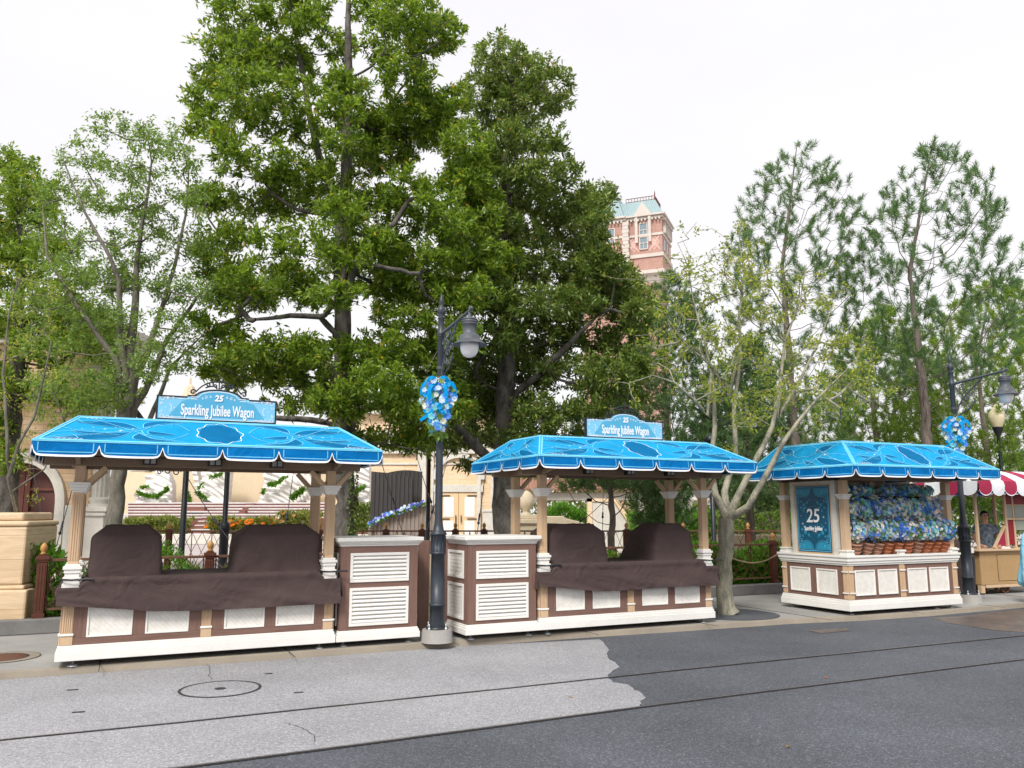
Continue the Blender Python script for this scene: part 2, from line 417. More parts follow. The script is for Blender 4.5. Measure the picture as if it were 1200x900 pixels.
def slope_map(A, B, C, D):
    """A,B lower edge, D,C upper edge; (a in -1..1, b in 0..1, t offset)"""
    A, B, C, D = map(Vector, (A, B, C, D)); nrm = (B-A).cross(D-A).normalized()
    def f(a, b, t):
        s = (a+1)/2
        return (A.lerp(B, s)).lerp(D.lerp(C, s), b)+nrm*t
    return f
def deco_slope(mb, f, long):
    """swirls, leaves and sparkles printed on one awning slope: mats 0 canopy 1 dark 2 light 3 trim"""
    k = 1.0 if long else 1.9
    w = .0065
    for sg in (1, -1):
        S = lambda pts: [(sg*x, y) for x, y in pts]
        def leaf(p, q, wd, bend=0): 
            pts = S(lens(p, q, wd, 12, bend)); mb.flat(pts if sg > 0 else pts[::-1], f, .003, 1)
            mb.ribbon(pts+[pts[0]], w*k*.9, f, .005, 2)
        def line(a, b, c, d, ww=w): mb.ribbon(S(bez(a, b, c, d)), ww*k, f, .006, 2)
        if long:
            leaf((.97, .06), (.55, .42), .10, .05); leaf((.98, .78), (.52, .58), .09, -.05)
            leaf((.50, .40), (.25, .10), .055, .10); leaf((.50, .62), (.24, .92), .055, -.10)
            leaf((.46, .50), (.28, .38), .05, .04)
            leaf((.90, .40), (.60, .30), .04, .02)
            line((.98, .95), (.75, .9), (.55, .35), (.20, .08)); line((.98, .10), (.75, .15), (.55, .65), (.22, .92))
            line((.99, .30), (.8, .55), (.6, .55), (.5, .5)); line((.99, .55), (.8, .3), (.6, .4), (.5, .5))
            line((.50, .50), (.40, .95), (.30, .95), (.2, .55)); line((.50, .50), (.42, .05), (.30, .05), (.2, .45))
            line((.98, .05), (.9, .3), (.86, .35), (.80, .12), w*.8); line((.98, .9), (.9, .7), (.86, .66), (.80, .9), w*.8)
            for (x, y, r) in ((.72, .50, .035), (.62, .46, .05), (.80, .55, .022), (.56, .56, .03), (.85, .48, .02), (.67, .58, .02), (.77, .42, .018), (.35, .25, .02), (.33, .78, .02)):
                mb.flat(S(star((x, y), r, .35))[::sg], f, .007, 3)
            for j in range(5): mb.ribbon(S(spiral((.90-.028*j, .09), .028, 0, .8, 8)), w*.6, f, .006, 3)
            for j in range(4): mb.ribbon(S(spiral((.93-.03*j, .92), .024, 0, .8, 8)), w*.6, f, .006, 3)
        else:
            leaf((.90, .08), (.30, .40), .12, .05); leaf((.75, .85), (.25, .55), .10, -.05); leaf((.35, .12), (.05, .35), .05, .04)
            line((.97, .12), (.6, .2), (.4, .8), (.1, .92)); line((.9, .9), (.5, .8), (.3, .2), (.1, .08))
            line((.6, .5), (.3, .9), (.2, .3), (.0, .5)); line((.95, .4), (.6, .7), (.3, .3), (.0, .2))
            for (x, y, r) in ((.5, .5, .06), (.3, .7, .04), (.7, .3, .03)): mb.flat(S(star((x, y), r, .8))[::sg], f, .007, 3)
    if long:  # central oval medallion
        ov = [(.135*math.cos(t*math.pi/18), .5+.36*math.sin(t*math.pi/18)) for t in range(36)]
        mb.flat(ov, f, .0035, 1)
        wv = [((.148+.010*math.cos(t*math.pi/4))*math.cos(t*math.pi/36), .5+(.40+.03*math.cos(t*math.pi/4))*math.sin(t*math.pi/36)) for t in range(73)]
        mb.ribbon(wv, w*.9, f, .006, 3)
    # border lines
    for b in (.045, ): mb.ribbon([(-.985, b), (.985, b)], .045, f, .006, 2)
    mb.ribbon([(-.97, .955), (.97, .955)], .035, f, .006, 2)
    mb.ribbon([(-.985, .02), (-.975, .98)], .014*k, f, .006, 2); mb.ribbon([(.985, .02), (.975, .98)], .014*k, f, .006, 2)

def valance_face(mb, A, B, zl, zh, n, out):
    """scalloped hanging edge from A to B (xy), out = outward unit vector"""
    A = Vector((*A, 0)); B = Vector((*B, 0)); d = (B-A); L = d.length; d.normalize(); out = Vector((*out, 0))
    N = 26; seg = L/n; up = []; lo = []; us = []
    for k in range(n):
        for i in range(N+1):
            s = i/N
            e = min(s, 1-s)*seg                     # distance from the notch
            notch = .075*max(0, 1-e/.045)**2+.028*max(0, 1-e/.10)**2
            us.append(k*seg+s*seg); lo.append(zl+notch+.006*math.sin(s*math.pi)*-1)
    def pt(u, z, t):
        flare = .018*(zh-z)/(zh-zl)+.006*math.sin(u*9+z*20)*(zh-z)/(zh-zl)
        return A+d*u+out*(t+flare)+Vector((0, 0, z))
    m = len(us)
    V = [pt(us[i], zh, 0) for i in range(m)]+[pt(us[i], (zh+lo[i])/2, 0) for i in range(m)]+[pt(us[i], lo[i], 0) for i in range(m)]
    Vb = [p-out*.006 for p in V]
    fs = [(r*m+i, (r+1)*m+i, (r+1)*m+i+1, r*m+i+1) for r in (0, 1) for i in range(m-1)]
    mb.add(V, fs, 0, False); mb.add(Vb, [f[::-1] for f in fs], 1)
    # white bound edge (closed strip)
    T = [pt(us[i], lo[i]-.010, .004) for i in range(m)]+[pt(us[i], lo[i]+.012, .004) for i in range(m)]
    T2 = [p-out*.014 for p in T]
    f2 = [(i, i+1, m+i+1, m+i) for i in range(m-1)]
    mb.add(T, f2, 2); mb.add(T2, [f[::-1] for f in f2], 2)
    mb.add(T[:m]+T2[:m], [(m+i, m+i+1, i+1, i) for i in range(m-1)], 2)
    # pale printed line inside every scallop
    for k in range(n):
        a = k*seg+.055; b = (k+1)*seg-.055; z0 = zl+.035; z1 = zh-.012
        for (p, q) in (((a, z1), (a, z0+.01)), ((b, z1), (b, z0+.01)), ((a, z0), (b, z0))):
            hz = abs(p[1]-q[1]) < 1e-6; w = .0045
            nn = 8 if hz else 2
            S0 = []; S1 = []
            for i in range(nn+1):
                u = p[0]+(q[0]-p[0])*i/nn; z = p[1]+(q[1]-p[1])*i/nn
                S0.append(pt(u-(0 if hz else w), z+(w if hz else 0), .003)); S1.append(pt(u+(0 if hz else w), z-(w if hz else 0), .003))
            mb.add(S0+S1, [(i, nn+1+i, nn+2+i, i+1) for i in range(nn)], 3)

def make_canopy(root, x0, x1, y0, y1, tx0, tx1, ty0, ty1, zv, zw, zt, nf, ns):
    """frustum canopy: outer rectangle at zw, top rectangle at zt, hanging scalloped edge down to zv"""
    mb = MB()
    b = [(x0, y0, zw), (x1, y0, zw), (x1, y1, zw), (x0, y1, zw)]; t = [(tx0, ty0, zt), (tx1, ty0, zt), (tx1, ty1, zt), (tx0, ty1, zt)]
    mb.add(b+t, [(4, 5, 6, 7), (0, 1, 5, 4), (1, 2, 6, 5), (2, 3, 7, 6), (3, 0, 4, 7)], 0)
    mb.add([(p[0], p[1], p[2]-.012) for p in b], [(3, 2, 1, 0)], 4)
    for i, long in ((0, True), (1, False), (2, True), (3, False)):
        j = (i+1) % 4
        deco_slope(mb, slope_map(b[i], b[j], t[j], t[i]), long)
    for i in range(4):   # piping on the hips and along the top
        mb.tube([b[i], t[i]], .012, 6, 2); mb.tube([t[i], t[(i+1) % 4]], .010, 6, 2); mb.tube([b[i], b[(i+1) % 4]], .008, 6, 2)
    can = mb.build('canopy', [M['canopy'], M['canopyd'], M['canopyl'], M['trim'], M['soffit']], root)
    v = MB()
    valance_face(v, (x0, y0), (x1, y0), zv, zw, nf, (0, -1)); valance_face(v, (x1, y0), (x1, y1), zv, zw, ns, (1, 0))
    valance_face(v, (x1, y1), (x0, y1), zv, zw, nf, (0, 1)); valance_face(v, (x0, y1), (x0, y0), zv, zw, ns, (-1, 0))
    v.build('valance', [M['valance'], M['canopyd'], M['trim'], M['canopyl']], can)
    return can

def plinth(root, x0, x1, y0, y1, z0, z1):
    mb = MB(); h = z1-z0
    mb.box(x0-.02, x1+.02, y0-.02, y1+.02, z0, z0+h*.60); mb.box(x0-.008, x1+.008, y0-.008, y1+.008, z0+h*.60, z0+h*.82); mb.box(x0+.004, x1-.004, y0+.004, y1-.004, z0+h*.82, z1)
    return mb.build('plinth', M['white'], root, .006, 2)
def feet(root, pts):
    for x, y in pts:
        mb = MB(); mb.lathe([(.055, 0), (.055, .012), (.03, .022), (.012, .026), (.012, .09)], (x, y, 0), 14)
        mb.build('levelling_foot', M['steel'], root)
def panel(root, f, a0, a1, z0, z1, fw=.022):
    """framed board panel; f(a,z,t) maps to 3D, t outward"""
    mb = MB()
    g = lambda a, b, t: f(a, b, t)
    for (p0, p1, q0, q1) in ((a0, a1, z0, z0+fw), (a0, a1, z1-fw, z1), (a0, a0+fw, z0+fw, z1-fw), (a1-fw, a1, z0+fw, z1-fw)):
        mb.prism([(p0, q0), (p1, q0), (p1, q1), (p0, q1)], g, .0, .020, 0)
    mb.prism([(a0+fw, z0+fw), (a1-fw, z0+fw), (a1-fw, z1-fw), (a0+fw, z1-fw)], g, .0, .007, 1)
    return mb.build('panel', [M['white'], M['panel']], root, .003)
def fluted(mb, f, a0, a1, z0, z1, t, mi=0):
    """flat board with raised reeds"""
    mb.prism([(a0, z0), (a1, z0), (a1, z1), (a0, z1)], f, 0, t*.55, mi)
    n = 5; w = (a1-a0)/(n*2+1)
    for i in range(n):
        a = a0+w*(2*i+1)
        mb.prism([(a, z0+.01), (a+w, z0+.01), (a+w, z1-.01), (a, z1-.01)], f, t*.55+.0005, t, mi)
def pilaster(root, f, a0, a1, z0, z1):
    mb = MB()
    mb.prism([(a0, z0), (a1, z0), (a1, z0+.10), (a0, z0+.10)], f, 0, .018, 0)
    mb.prism([(a0-.006, z0+.101), (a1+.006, z0+.101), (a1+.006, z0+.125), (a0-.006, z0+.125)], f, 0, .028, 1)
    fluted(mb, f, a0+.004, a1-.004, z0+.126, z1, .016)
    return mb.build('pilaster', [M['tan'], M['white']], root, .003)
def column(root, x, y, zb, zc, zt, w=.125, braces=()):
    """square tan column: white base at zb, white capital at zc, upper post to zt"""
    h = w/2
    c = MB(); c.box(x-h+.008, x+h-.008, y-h+.008, y+h-.008, zb, zt, 0)
    for sx, sy in ((0, -1), (0, 1), (1, 0), (-1, 0)):
        n = 4; ww = (w-.016)/(n*2+1)
        for i in range(n):
            a = -h+.008+ww*(2*i+1)
            if sy: c.box(x+a, x+a+ww, *sorted((y+sy*(h-.0085), y+sy*(h-.001))), zb+.30, zc-.03, 0)
            else: c.box(*sorted((x+sx*(h-.0085), x+sx*(h-.001))), y+a, y+a+ww, zb+.30, zc-.03, 0)
    for dx, dy in braces:
        p = Vector((x+dx*.02, y+dy*.02, zt-.26)); q = Vector((x+dx*.26, y+dy*.26, zt-.01))
        c.bar(p, q, .055, .055, 0)
    col = c.build('column', M['tan'], root, .003)
    b = MB()
    for e, z0, z1 in ((.032, 0, .045), (.020, .0455, .085), (.030, .0855, .115), (.012, .1155, .16), (.022, .1605, .20), (.034, .2005, .235), (.014, .2355, .26)):
        b.box(x-h-e, x+h+e, y-h-e, y+h+e, zb+z0, zb+z1)
    b.build('column_base', M['white'], col, .004)
    k = MB()
    for e, z0, z1 in ((.010, 0, .025), (.022, .0255, .055), (.036, .0555, .085), (.050, .0855, .115)):
        k.box(x-h-e, x+h+e, y-h-e, y+h+e, zc+z0, zc+z1)
    k.build('capital', M['white'], col, .004)
    return col

def make_sign(root, cx, y, z0, w=1.41, h=.30):
    """name board with arched centre, black frame and iron scrollwork"""
    def outline(e):
        hw = w/2+e; pts = [(-hw, -e), (hw, -e), (hw, h+e), (.36, h+e), (.36, h+.018+e), (.285+e*.6, h+.018+e)]
        for i in range(1, 12):
            a = math.pi*i/12; pts.append(((.265+e*.5)*math.cos(a), h+.02+e+(.085)*math.sin(a)))
        pts += [(-.285-e*.6, h+.018+e), (-.36, h+.018+e), (-.36, h+e), (-hw, h+e)]
        return pts
    f = lambda a, b, t: Vector((cx+a, y-t, z0+b))
    mb = MB(); mb.prism(outline(.0), f, -.02, .022, 0); mb.prism(outline(-.022), f, .0225, .027, 1)
    inner = [(-.56, .055), (.56, .055), (.50, .13), (.42, .24), (.30, h-.03), (.2, h+.045), (0, h+.07), (-.2, h+.045), (-.30, h-.03), (-.42, .24), (-.50, .13)]
    mb.flat(inner, f, .029, 2)
    for sg in (1, -1):
        S = lambda p: [(sg*x, z) for x, z in p]
        mb.ribbon(S([(0, h+.075), (.12, h+.065), (.2, h+.035), (.235, h-.005), (.32, h-.005), (.32, h-.03), (.25, h-.03)]), .008, f, .031, 3)
        for (c, r, a, t) in (((.64, .25), .028, 0, 1.1), ((.64, .055), .028, 3, 1.1), ((.58, .262), .02, 1, 1), ((.58, .042), .02, 2, 1), ((.52, .268), .016, 0, 1), ((.52, .036), .016, 0, 1), ((.655, .20), .018, 2, 1), ((.655, .10), .018, 2, 1), ((.15, h-.005), .02, 1, .9), ((.10, h+.005), .014, 1, .9), ((.19, h-.02), .012, 1, .9)):
            mb.ribbon(S(spiral(c, r, a, t)), .006, f, .031, 3)
        mb.ribbon(S(bez((.665, .27), (.60, .28), (.5, .27), (.42, .262))), .006, f, .031, 3)
        mb.ribbon(S(bez((.665, .035), (.60, .028), (.5, .035), (.42, .042))), .006, f, .031, 3)
        mb.ribbon(S([(.555+.02*math.cos(t), .15+.045*math.sin(t)) for t in [1.2+.25*i for i in range(16)]]), .007, f, .031, 3)
        for p in ((.50, .152), (.60, .152)): mb.flat(S(star(p, .014))[::sg], f, .031, 3)
    mb.ribbon([(-.66, .025), (.66, .025)], .006, f, .031, 3); mb.ribbon([(-.66, h-.03), (-.34, h-.03)], .004, f, .031, 3); mb.ribbon([(.34, h-.03), (.66, h-.03)], .004, f, .031, 3)
    s = mb.build('sign_board', [M['black'], M['signl'], M['sign'], M['trim']], root)
    text_obj('lettering', 'Sparkling Jubilee Wagon', s, M['trim'], (cx, y-.034, z0+.130), (R(90), 0, 0), .185, .475, .0042)
    text_obj('number', '25', s, M['trim'], (cx, y-.034, z0+h-.012), (R(90), 0, 0), .105, .95, .004, .15)
    ir = MB()
    F3 = lambda a, b: Vector((cx+a, y, z0+b))
    for sg in (1, -1):
        for pts in (bez((.0, h+.20), (.10, h+.21), (.2, h+.16), (.27, h+.06)), spiral((.30, h+.06), .035, math.pi, 1.1, 14, -1), spiral((.13, h+.155), .03, 0, 1.1), bez((.02, h+.11), (.05, h+.17), (.1, h+.14), (.16, h+.12)), spiral((.045, h+.145), .025, 0, 1)):
            ir.tube([F3(sg*a, b) for a, b in pts], .009, 6)
    ir.tube([F3(0, h+.10), F3(0, h+.24)], .008, 6); ir.lathe([(.0, 0), (.014, .012), (.0, .03)], F3(0, h+.235), 8)
    ir.build('scroll_crest', M['black'], s)
    for bx_ in (-.5, .5):
        pb = MB(); pb.bar((cx+bx_, y+.04, z0-.25), (cx+bx_, y+.04, z0+.1), .03); pb.build('sign_bracket', M['black'], s)
    return s

WG = 'sparkling canopy wagons along the kerb'
def make_wagon():
    L, D = 3.05, 1.0
    root = thing('market_wagon', 'x', 'market wagon', (0, 0, 0), 0, WG)
    plinth(root, 0, L, 0, D, .07, .235)
    b = MB(); b.box(.02, L-.02, .02, D-.02, .23, .84); b.build('body', M['brown'], root, .003)
    fr = MB()  # rails and stiles standing proud of the body
    f = lambda a, z, t: Vector((a, .02-t, z))
    for a0, a1 in ((.14, 1.47), (1.59, 2.92)):
        fr.prism([(a0, .235), (a1, .235), (a1, .31), (a0, .31)], f, .0, .012, 0); fr.prism([(a0, .72), (a1, .72), (a1, .84), (a0, .84)], f, 0, .012, 0)
    st = fr
    for a0, a1 in ((.14, .27), (.735, .87), (1.335, 1.47), (1.59, 1.73), (2.195, 2.33), (2.795, 2.92)):
        st.prism([(a0, .3105), (a1, .3105), (a1, .7195), (a0, .7195)], f, 0, .012, 1)
    st.build('panel_frame', [M['brownx'], M['brown']], root, .002)
    for a0, a1 in ((.27, .735), (.87, 1.335), (1.73, 2.195), (2.33, 2.795)): panel(root, f, a0, a1, .312, .718)
    for a0, a1 in ((.02, .14), (1.47, 1.59), (2.91, 3.03)): pilaster(root, f, a0, a1, .236, .84)
    fs = lambda a, z, t: Vector((.02-t, D-a, z)); fe = lambda a, z, t: Vector((L-.02+t, a, z))
    for g in (fs, fe):
        for a0, a1 in ((.17, .47), (.54, .84)): panel(root, g, a0, a1, .312, .718)
        for a0, a1 in ((.02, .13), (.88, .98)): pilaster(root, g, a0, a1, .236, .84)
    ct = MB(); ct.box(-.02, L+.02, -.02, D+.02, .8405, .853); ct.build('counter', M['white2'], root, .003)
    X = (.085, L-.085); Y = (.075, D-.075)
    for i, x in enumerate(X):
        for j, y in enumerate(Y):
            column(root, x, y, .8535, 1.91, 2.215, .125, (((1 if i == 0 else -1), 0), ((-1 if i == 0 else 1), 0)) if i == 1 else ((1, 0),))
    bm = MB()
    bm.box(-.28, L+.28, -.005, .085, 2.215, 2.32); bm.box(-.28, L+.28, D-.085, D+.005, 2.215, 2.32)
    for x in (-.02, L*.5, L-.07): bm.box(x, x+.09, .0855, D-.0855, 2.22, 2.318)
    for y in (-.62, D+.52): bm.box(-.3, L+.3, y, y+.05, 2.33, 2.40)
    for x in (-.3, L+.25): bm.box(x, x+.05, -.5695, D+.5195, 2.332, 2.40)
    for x in (.03, L-.09): 
        bm.bar((x+.03, -.006, 2.25), (x+.03, -.60, 2.365), .05, .06); bm.bar((x+.03, D+.006, 2.25), (x+.03, D+.55, 2.365), .05, .06)
    bm.build('beam', M['taupe'], root, .003)
    for x in (.80, 1.52, 2.25):
        s = MB(); s.box(x-.075, x+.075, -.085, -.0055, 2.235, 2.33, 0); s.box(x-.06, x-.008, -.092, -.0855, 2.25, 2.318, 1); s.box(x+.008, x+.06, -.092, -.0855, 2.25, 2.318, 1)
        s.build('spotlight', [M['black'], M['lens']], root, .004)
    make_canopy(root, -.362, L+.362, -.699, D+.583, .024, L-.024, .007, D-.057, 2.283, 2.431, 2.773, 6, 4)
    make_sign(root, 1.535, .09, 2.785)
    feet(root, ((.16, .08), (L-.16, .08), (.16, D-.1), (L-.16, D-.1)))
    return root
w1 = make_wagon()
w2 = copy_tree(w1)
w1.location = (-4.982, 9.288, 0); w1.rotation_euler.z = R(26.0); w1['label'] = 'blue canopied wagon with name board, nearest to the stone pillar, twin square humps'
w2.location = (.384, 11.701, 0); w2.rotation_euler.z = R(26.1); w2['label'] = 'middle blue canopied wagon with name board, between the lamp post and the pale tree'

# ---------- fabric covers ----------
def nz(p, s, k=1.0): return noise.noise(Vector(p)*s)*k
def cover(name, label, parent_loc, rz, humps, seed):
    root = thing(name, label, 'fabric cover', parent_loc, rz, 'brown covers over the wagon counters')
    mb = MB(); L, D = 3.05, 1.0
    off = Vector((seed*7.3, seed*3.1, 0))
    # skirt runs round the wagon: left side, front, right side
    def ztop(u): 
        e = min(u, L-u); return .855+.115*min(1, max(0, (e-.13)/.12))
    NU = 120; NZ = 14
    def row(side):
        V = []
        for i in range(NU+1):
            s = i/NU
            for j in range(NZ+1):
                t = j/NZ
                if side == 'front':
                    u = -.05+(L+.10)*s; zb = .665-.085*min(1, s*3.2)+.012*math.sin(s*7+seed)-.035*s*(1 if seed == 1 else .6)
                    zt = ztop(u) if .16 < u < L-.16 else .856
                    z = zt+(zb-zt)*t
                    sag = .5+.5*math.sin(u*2.1+seed)
                    fold = (nz((u*1.1+off.x, z*2.5+off.y, 0), 1.4, .028)-abs(nz((u*1.6+z*6+off.x, z*2, 3), 1.3, .040))*t)*min(1, t*2+.2)
                    y = -.058-.022*t-.012*t*sag+fold-.02*math.exp(-((t-.1)/.1)**2)
                    if u < .17 or u > L-.17: y = min(y, -.075)
                    V.append((u, y, z))
                else:
                    v = -.075+(D+.12)*s; zb = .63+.02*math.sin(s*7); zt = .856; z = zt+(zb-zt)*t
                    x = (-.055-.02*t+nz((v*2, z*3, 9), 2, .02)) if side == 'left' else (L+.055+.02*t+nz((v*2, z*3, 5), 2, .02))
                    V.append((x, v, z))
        return V
    for side in ('front', 'left', 'right'):
        V = row(side); m = NZ+1
        fs = [(i*m+j, i*m+j+1, (i+1)*m+j+1, (i+1)*m+j) for i in range(NU) for j in range(NZ)]
        if side == 'left': fs = [q[::-1] for q in fs]
        mb.add(V, fs, 0, True)
    # top sheet, draped over the gear
    NX, NY = 150, 30; V = []
    for i in range(NX+1):
        for j in range(NY+1):
            u = .16+(L-.32)*i/NX; v = -.065+(D+.05)*j/NY
            z = .962+nz((u*2+off.x, v*2, 1), 1.5, .012)
            e = min(u-.16, L-.16-u); z -= .10*max(0, 1-e/.05)
            if j == 0: z = ztop(u)-.003
            V.append((u, v, z))
    mb.add(V, [(i*(NY+1)+j, (i+1)*(NY+1)+j, (i+1)*(NY+1)+j+1, i*(NY+1)+j+1) for i in range(NX) for j in range(NY)], 0, True)
    for (x0, x1, y0, y1) in ((-.055, .165, -.075, D+.04), (L-.165, L+.055, -.075, D+.04)): mb.box(x0, x1, y0, y1, .8535, .8600)
    for (cx, cy, hx, hy, zt, rot, inx, iny, ib) in humps:
        levels = ((.955, 1.05, 0), (.99, 1.02, 0), (1.08, 1.0, 0), (1.18, .99, 0), (1.28, .985, .0), (zt-.17, .975, .0), (zt-.135, .97, .02), (zt-.115, .97, .12), (zt-.022, .955, .93), (zt, .945, 1.0), (zt+.002, .90, 1.0), (zt+.004, .4, 1.0), (zt+.004, .02, 1.0))
        NR = 96; V = []
        for li, (z, sc, ins) in enumerate(levels):
            for k in range(NR):
                a = 2*math.pi*k/NR
                c, s_ = math.cos(a), math.sin(a)
                e = 10.0
                r = 1/((abs(c)**e+abs(s_)**e)**(1/e))
                ax = hx*sc-inx*ins*(sc > .5); ay = hy*sc-iny*ins*(sc > .5)
                px, py = c*r*ax, s_*r*ay
                if ib and py > 0: py *= 1-ib*max(0, min(1, (z-1.0)/(zt-1.0)))
                zz = z
                n_ = nz((px*2+off.x+cx, py*2, z*2.4+off.y), 1.5, .035)+nz((px*4+z*7+cx, py*4, z*2), 1.3, .03)*max(0, 1.35-z)*2+abs(nz((px*3-z*5+cx, py*3, z*2), 1.2, .03))
                if li < 10: px *= 1+n_/max(hx, .1)*.7; py *= 1+n_/max(hy, .1)*.7
                else: zz += nz((px*3+cx, py*3, 0), 2, .012)
                x = cx+px*math.cos(rot)-py*math.sin(rot); y = cy+px*math.sin(rot)+py*math.cos(rot)
                V.append((x, y, zz))
        nl = len(levels)
        mb.add(V, [(i*NR+k, i*NR+(k+1) % NR, (i+1)*NR+(k+1) % NR, (i+1)*NR+k) for i in range(nl-1) for k in range(NR)], 0, True)
    mb.build('cloth', M['cover'], root)
    for x in (.085, L-.085):
        s = MB(); h = .105
        s.tube([(x-h, -.045, .955), (x, -.062, .945), (x+h, -.045, .95), (x+h+.01, .12, .96), (x, .185, .955), (x-h-.01, .12, .955), (x-h, -.045, .955)], .009, 6)
        s.tube([(x+h*.6, -.06, .945), (x+h+.06, -.085, .955), (x+h+.11, -.1, .948)], .012, 6)
        s.build('strap', M['black'], root)
    return root
cover('fabric_cover', 'brown cloth cover with two square humps, on the wagon nearest to the stone pillar', w1.location, w1.rotation_euler.z,
      [(.625, .42, .385, .34, 1.535, 0, .13, .10, 0), (2.36, .42, .53, .34, 1.525, 0, .15, .10, 0)], 1)
cover('fabric_cover', 'brown cloth cover with one square and one slanted hump, on the middle wagon', w2.location, w2.rotation_euler.z,
      [(.70, .42, .50, .34, 1.51, 0, .13, .08, 0), (2.40, .56, .37, .50, 1.505, 0, .13, .10, .75)], 2)

# ---------- louvred cabinets ----------
def make_cabinet():
    W, D = 1.07, .85
    root = thing('louvred_cabinet', 'x', 'cabinet', (0, 0, 0), 0, 'brown cabinets with white louvres')
    plinth(root, 0, W, 0, D, .07, .2)
    b = MB(); b.box(.03, W-.03, .03, D-.03, .195, 1.25); b.build('body', M['brown'], root)
    f = lambda a, z, t: Vector((a, .03-t, z)); fl = lambda a, z, t: Vector((.03-t, D-a, z)); fr_ = lambda a, z, t: Vector((W-.03+t, a, z))
    for g, ww in ((f, W), (fl, D), (fr_, D)):
        s = MB()
        e = .03 if g is f else .044
        for a0, a1 in ((e-.012 if g is f else .042, .14), (ww-.14, ww-e+.012 if g is f else ww-.042)): s.prism([(a0, .2), (a1, .2), (a1, 1.25), (a0, 1.25)], g, 0, .016, 0)
        for z0, z1 in ((.2, .25), (.725, .795), (1.165, 1.25)): s.prism([(.1405, z0), (ww-.1405, z0), (ww-.1405, z1), (.1405, z1)], g, 0, .015, 1)
        s.build('panel_frame', [M['brown'], M['brownx']], root, .002)
        for z0, z1 in ((.25, .725), (.795, 1.165)):
            a0, a1 = .1405, ww-.1405; fw = .035
            p = MB()
            for (p0, p1, q0, q1) in ((a0, a1, z0, z0+fw), (a0, a1, z1-fw, z1), (a0, a0+fw, z0+fw, z1-fw), (a1-fw, a1, z0+fw, z1-fw)):
                p.prism([(p0, q0), (p1, q0), (p1, q1), (p0, q1)], g, 0, .030, 0)
            p.prism([(a0+fw, z0+fw), (a1-fw, z0+fw), (a1-fw, z1-fw), (a0+fw, z1-fw)], g, -.002, .002, 1)
            lp = p.build('louvre_frame', [M['white'], M['white2']], root, .003)
            sl = MB(); n = 8 if z0 < .5 else 6; h = (z1-z0-2*fw)/n
            for k in range(n):
                zb = z0+fw+k*h
                if g is f: prof = [(zb+.004, .003), (zb+.004, .026), (zb+.016, .028), (zb+h*.80, .006), (zb+h*.80, .003)]
                else: prof = [(zb+.004, .003), (zb+.004, .010), (zb+h-.002, .010), (zb+h-.002, .003)]
                V = [g(a, z, t) for a in (a0+fw+.001, a1-fw-.001) for z, t in prof]; m = len(prof)
                sl.add(V, [tuple(range(m)), tuple(range(m, 2*m))[::-1]]+[(i, i+m, (i+1) % m+m, (i+1) % m) for i in range(m)])
            sl.build('slats', M['white'], lp)
    c = MB()
    for e, z0, z1 in ((-.005, 1.2505, 1.275), (.012, 1.2755, 1.295), (.03, 1.2955, 1.312), (.045, 1.3125, 1.36)): c.box(-e, W+e, -e, D+e, z0, z1)
    c.build('cabinet_top', M['white'], root, .005, 2)
    ft = [(.1, .1), (W-.1, .1), (.1, D-.1), (W-.1, D-.1)]; feet(root, ft)
    return root
c1 = make_cabinet(); c2 = copy_tree(c1)
def in_frame(o, base, u, v, rz=None):
    a = base.rotation_euler.z
    o.location = (base.location.x+u*math.cos(a)-v*math.sin(a), base.location.y+u*math.sin(a)+v*math.cos(a), 0); o.rotation_euler.z = a if rz is None else rz
in_frame(c1, w1, 3.10, .0); in_frame(c2, w2, -1.10, .0)
c1['label'] = 'louvred cabinet standing to the left of the near lamp post'; c2['label'] = 'louvred cabinet right of the near lamp post, its side panels showing'

# folding partition between the cabinets
A = G(489, 744); B = G(533, 742.5); d = (B-A); ang = math.atan2(d.y, d.x); Lp = d.length
pt = thing('partition_panel', 'brown framed partition filled with pale blocks, behind the near lamp post', 'partition', (A.x, A.y, 0), ang)
mb = MB(); mb.box(0, .15, 0, .07, .04, 1.29); mb.box(Lp-.17, Lp, 0, .07, .04, 1.29); mb.box(.1505, Lp-.1705, .005, .065, 1.12, 1.285); mb.box(.1505, Lp-.1705, .005, .065, .04, .14)
mb.build('frame', M['brown'], pt, .004)
mb = MB(); 
for k in range(6): mb.box(.151, Lp-.171, .02, .05, .142+k*.163, .142+k*.163+.158)
mb.build('block_infill', M['beige'], pt, .004)

# ---------- flower kiosk (third wagon) ----------
def flowers_np(name, centers_fn, n, size, mats_w, parent, leafn=0):
    """many small five petalled blossoms; mats_w: list of (mat, weight)"""
    V = []; Fc = []; MI = []; T = []
    ws = np.array([w for _, w in mats_w], float); ws /= ws.sum()
    for i in range(n):
        c, nrm, s = centers_fn(i)
        nrm = nrm.normalized(); x = nrm.orthogonal().normalized(); y = nrm.cross(x); a0 = random.uniform(0, 6.28)
        mi = int(RNG.choice(len(ws), p=ws)); tt = random.random(); s = s*size*random.uniform(.7, 1.3)
        petals = 5 if s < .034 else 7
        for k in range(petals):
            a = a0+2*math.pi*k/petals; dd = x*math.cos(a)+y*math.sin(a); e = nrm.cross(dd)
            b = len(V)
            V += [c, c+dd*s*.6+e*s*.42+nrm*s*.25, c+dd*s+nrm*s*.15, c+dd*s*.6-e*s*.42+nrm*s*.25]
            Fc.append((b, b+1, b+2, b+3)); MI.append(mi); T.append(min(1, max(0, tt+random.uniform(-.2, .2))))
    return np_mesh(name, np.array([v[:] for v in V]), np.array(Fc), [m for m, _ in mats_w], parent, T, MI)
PETALS = [(M['fl_blue'], 3), (M['fl_per'], 3), (M['fl_teal'], 1.8), (M['fl_white'], .9), (M['fl_pink'], 1.5), (M['fl_leaf'], 1.8)]

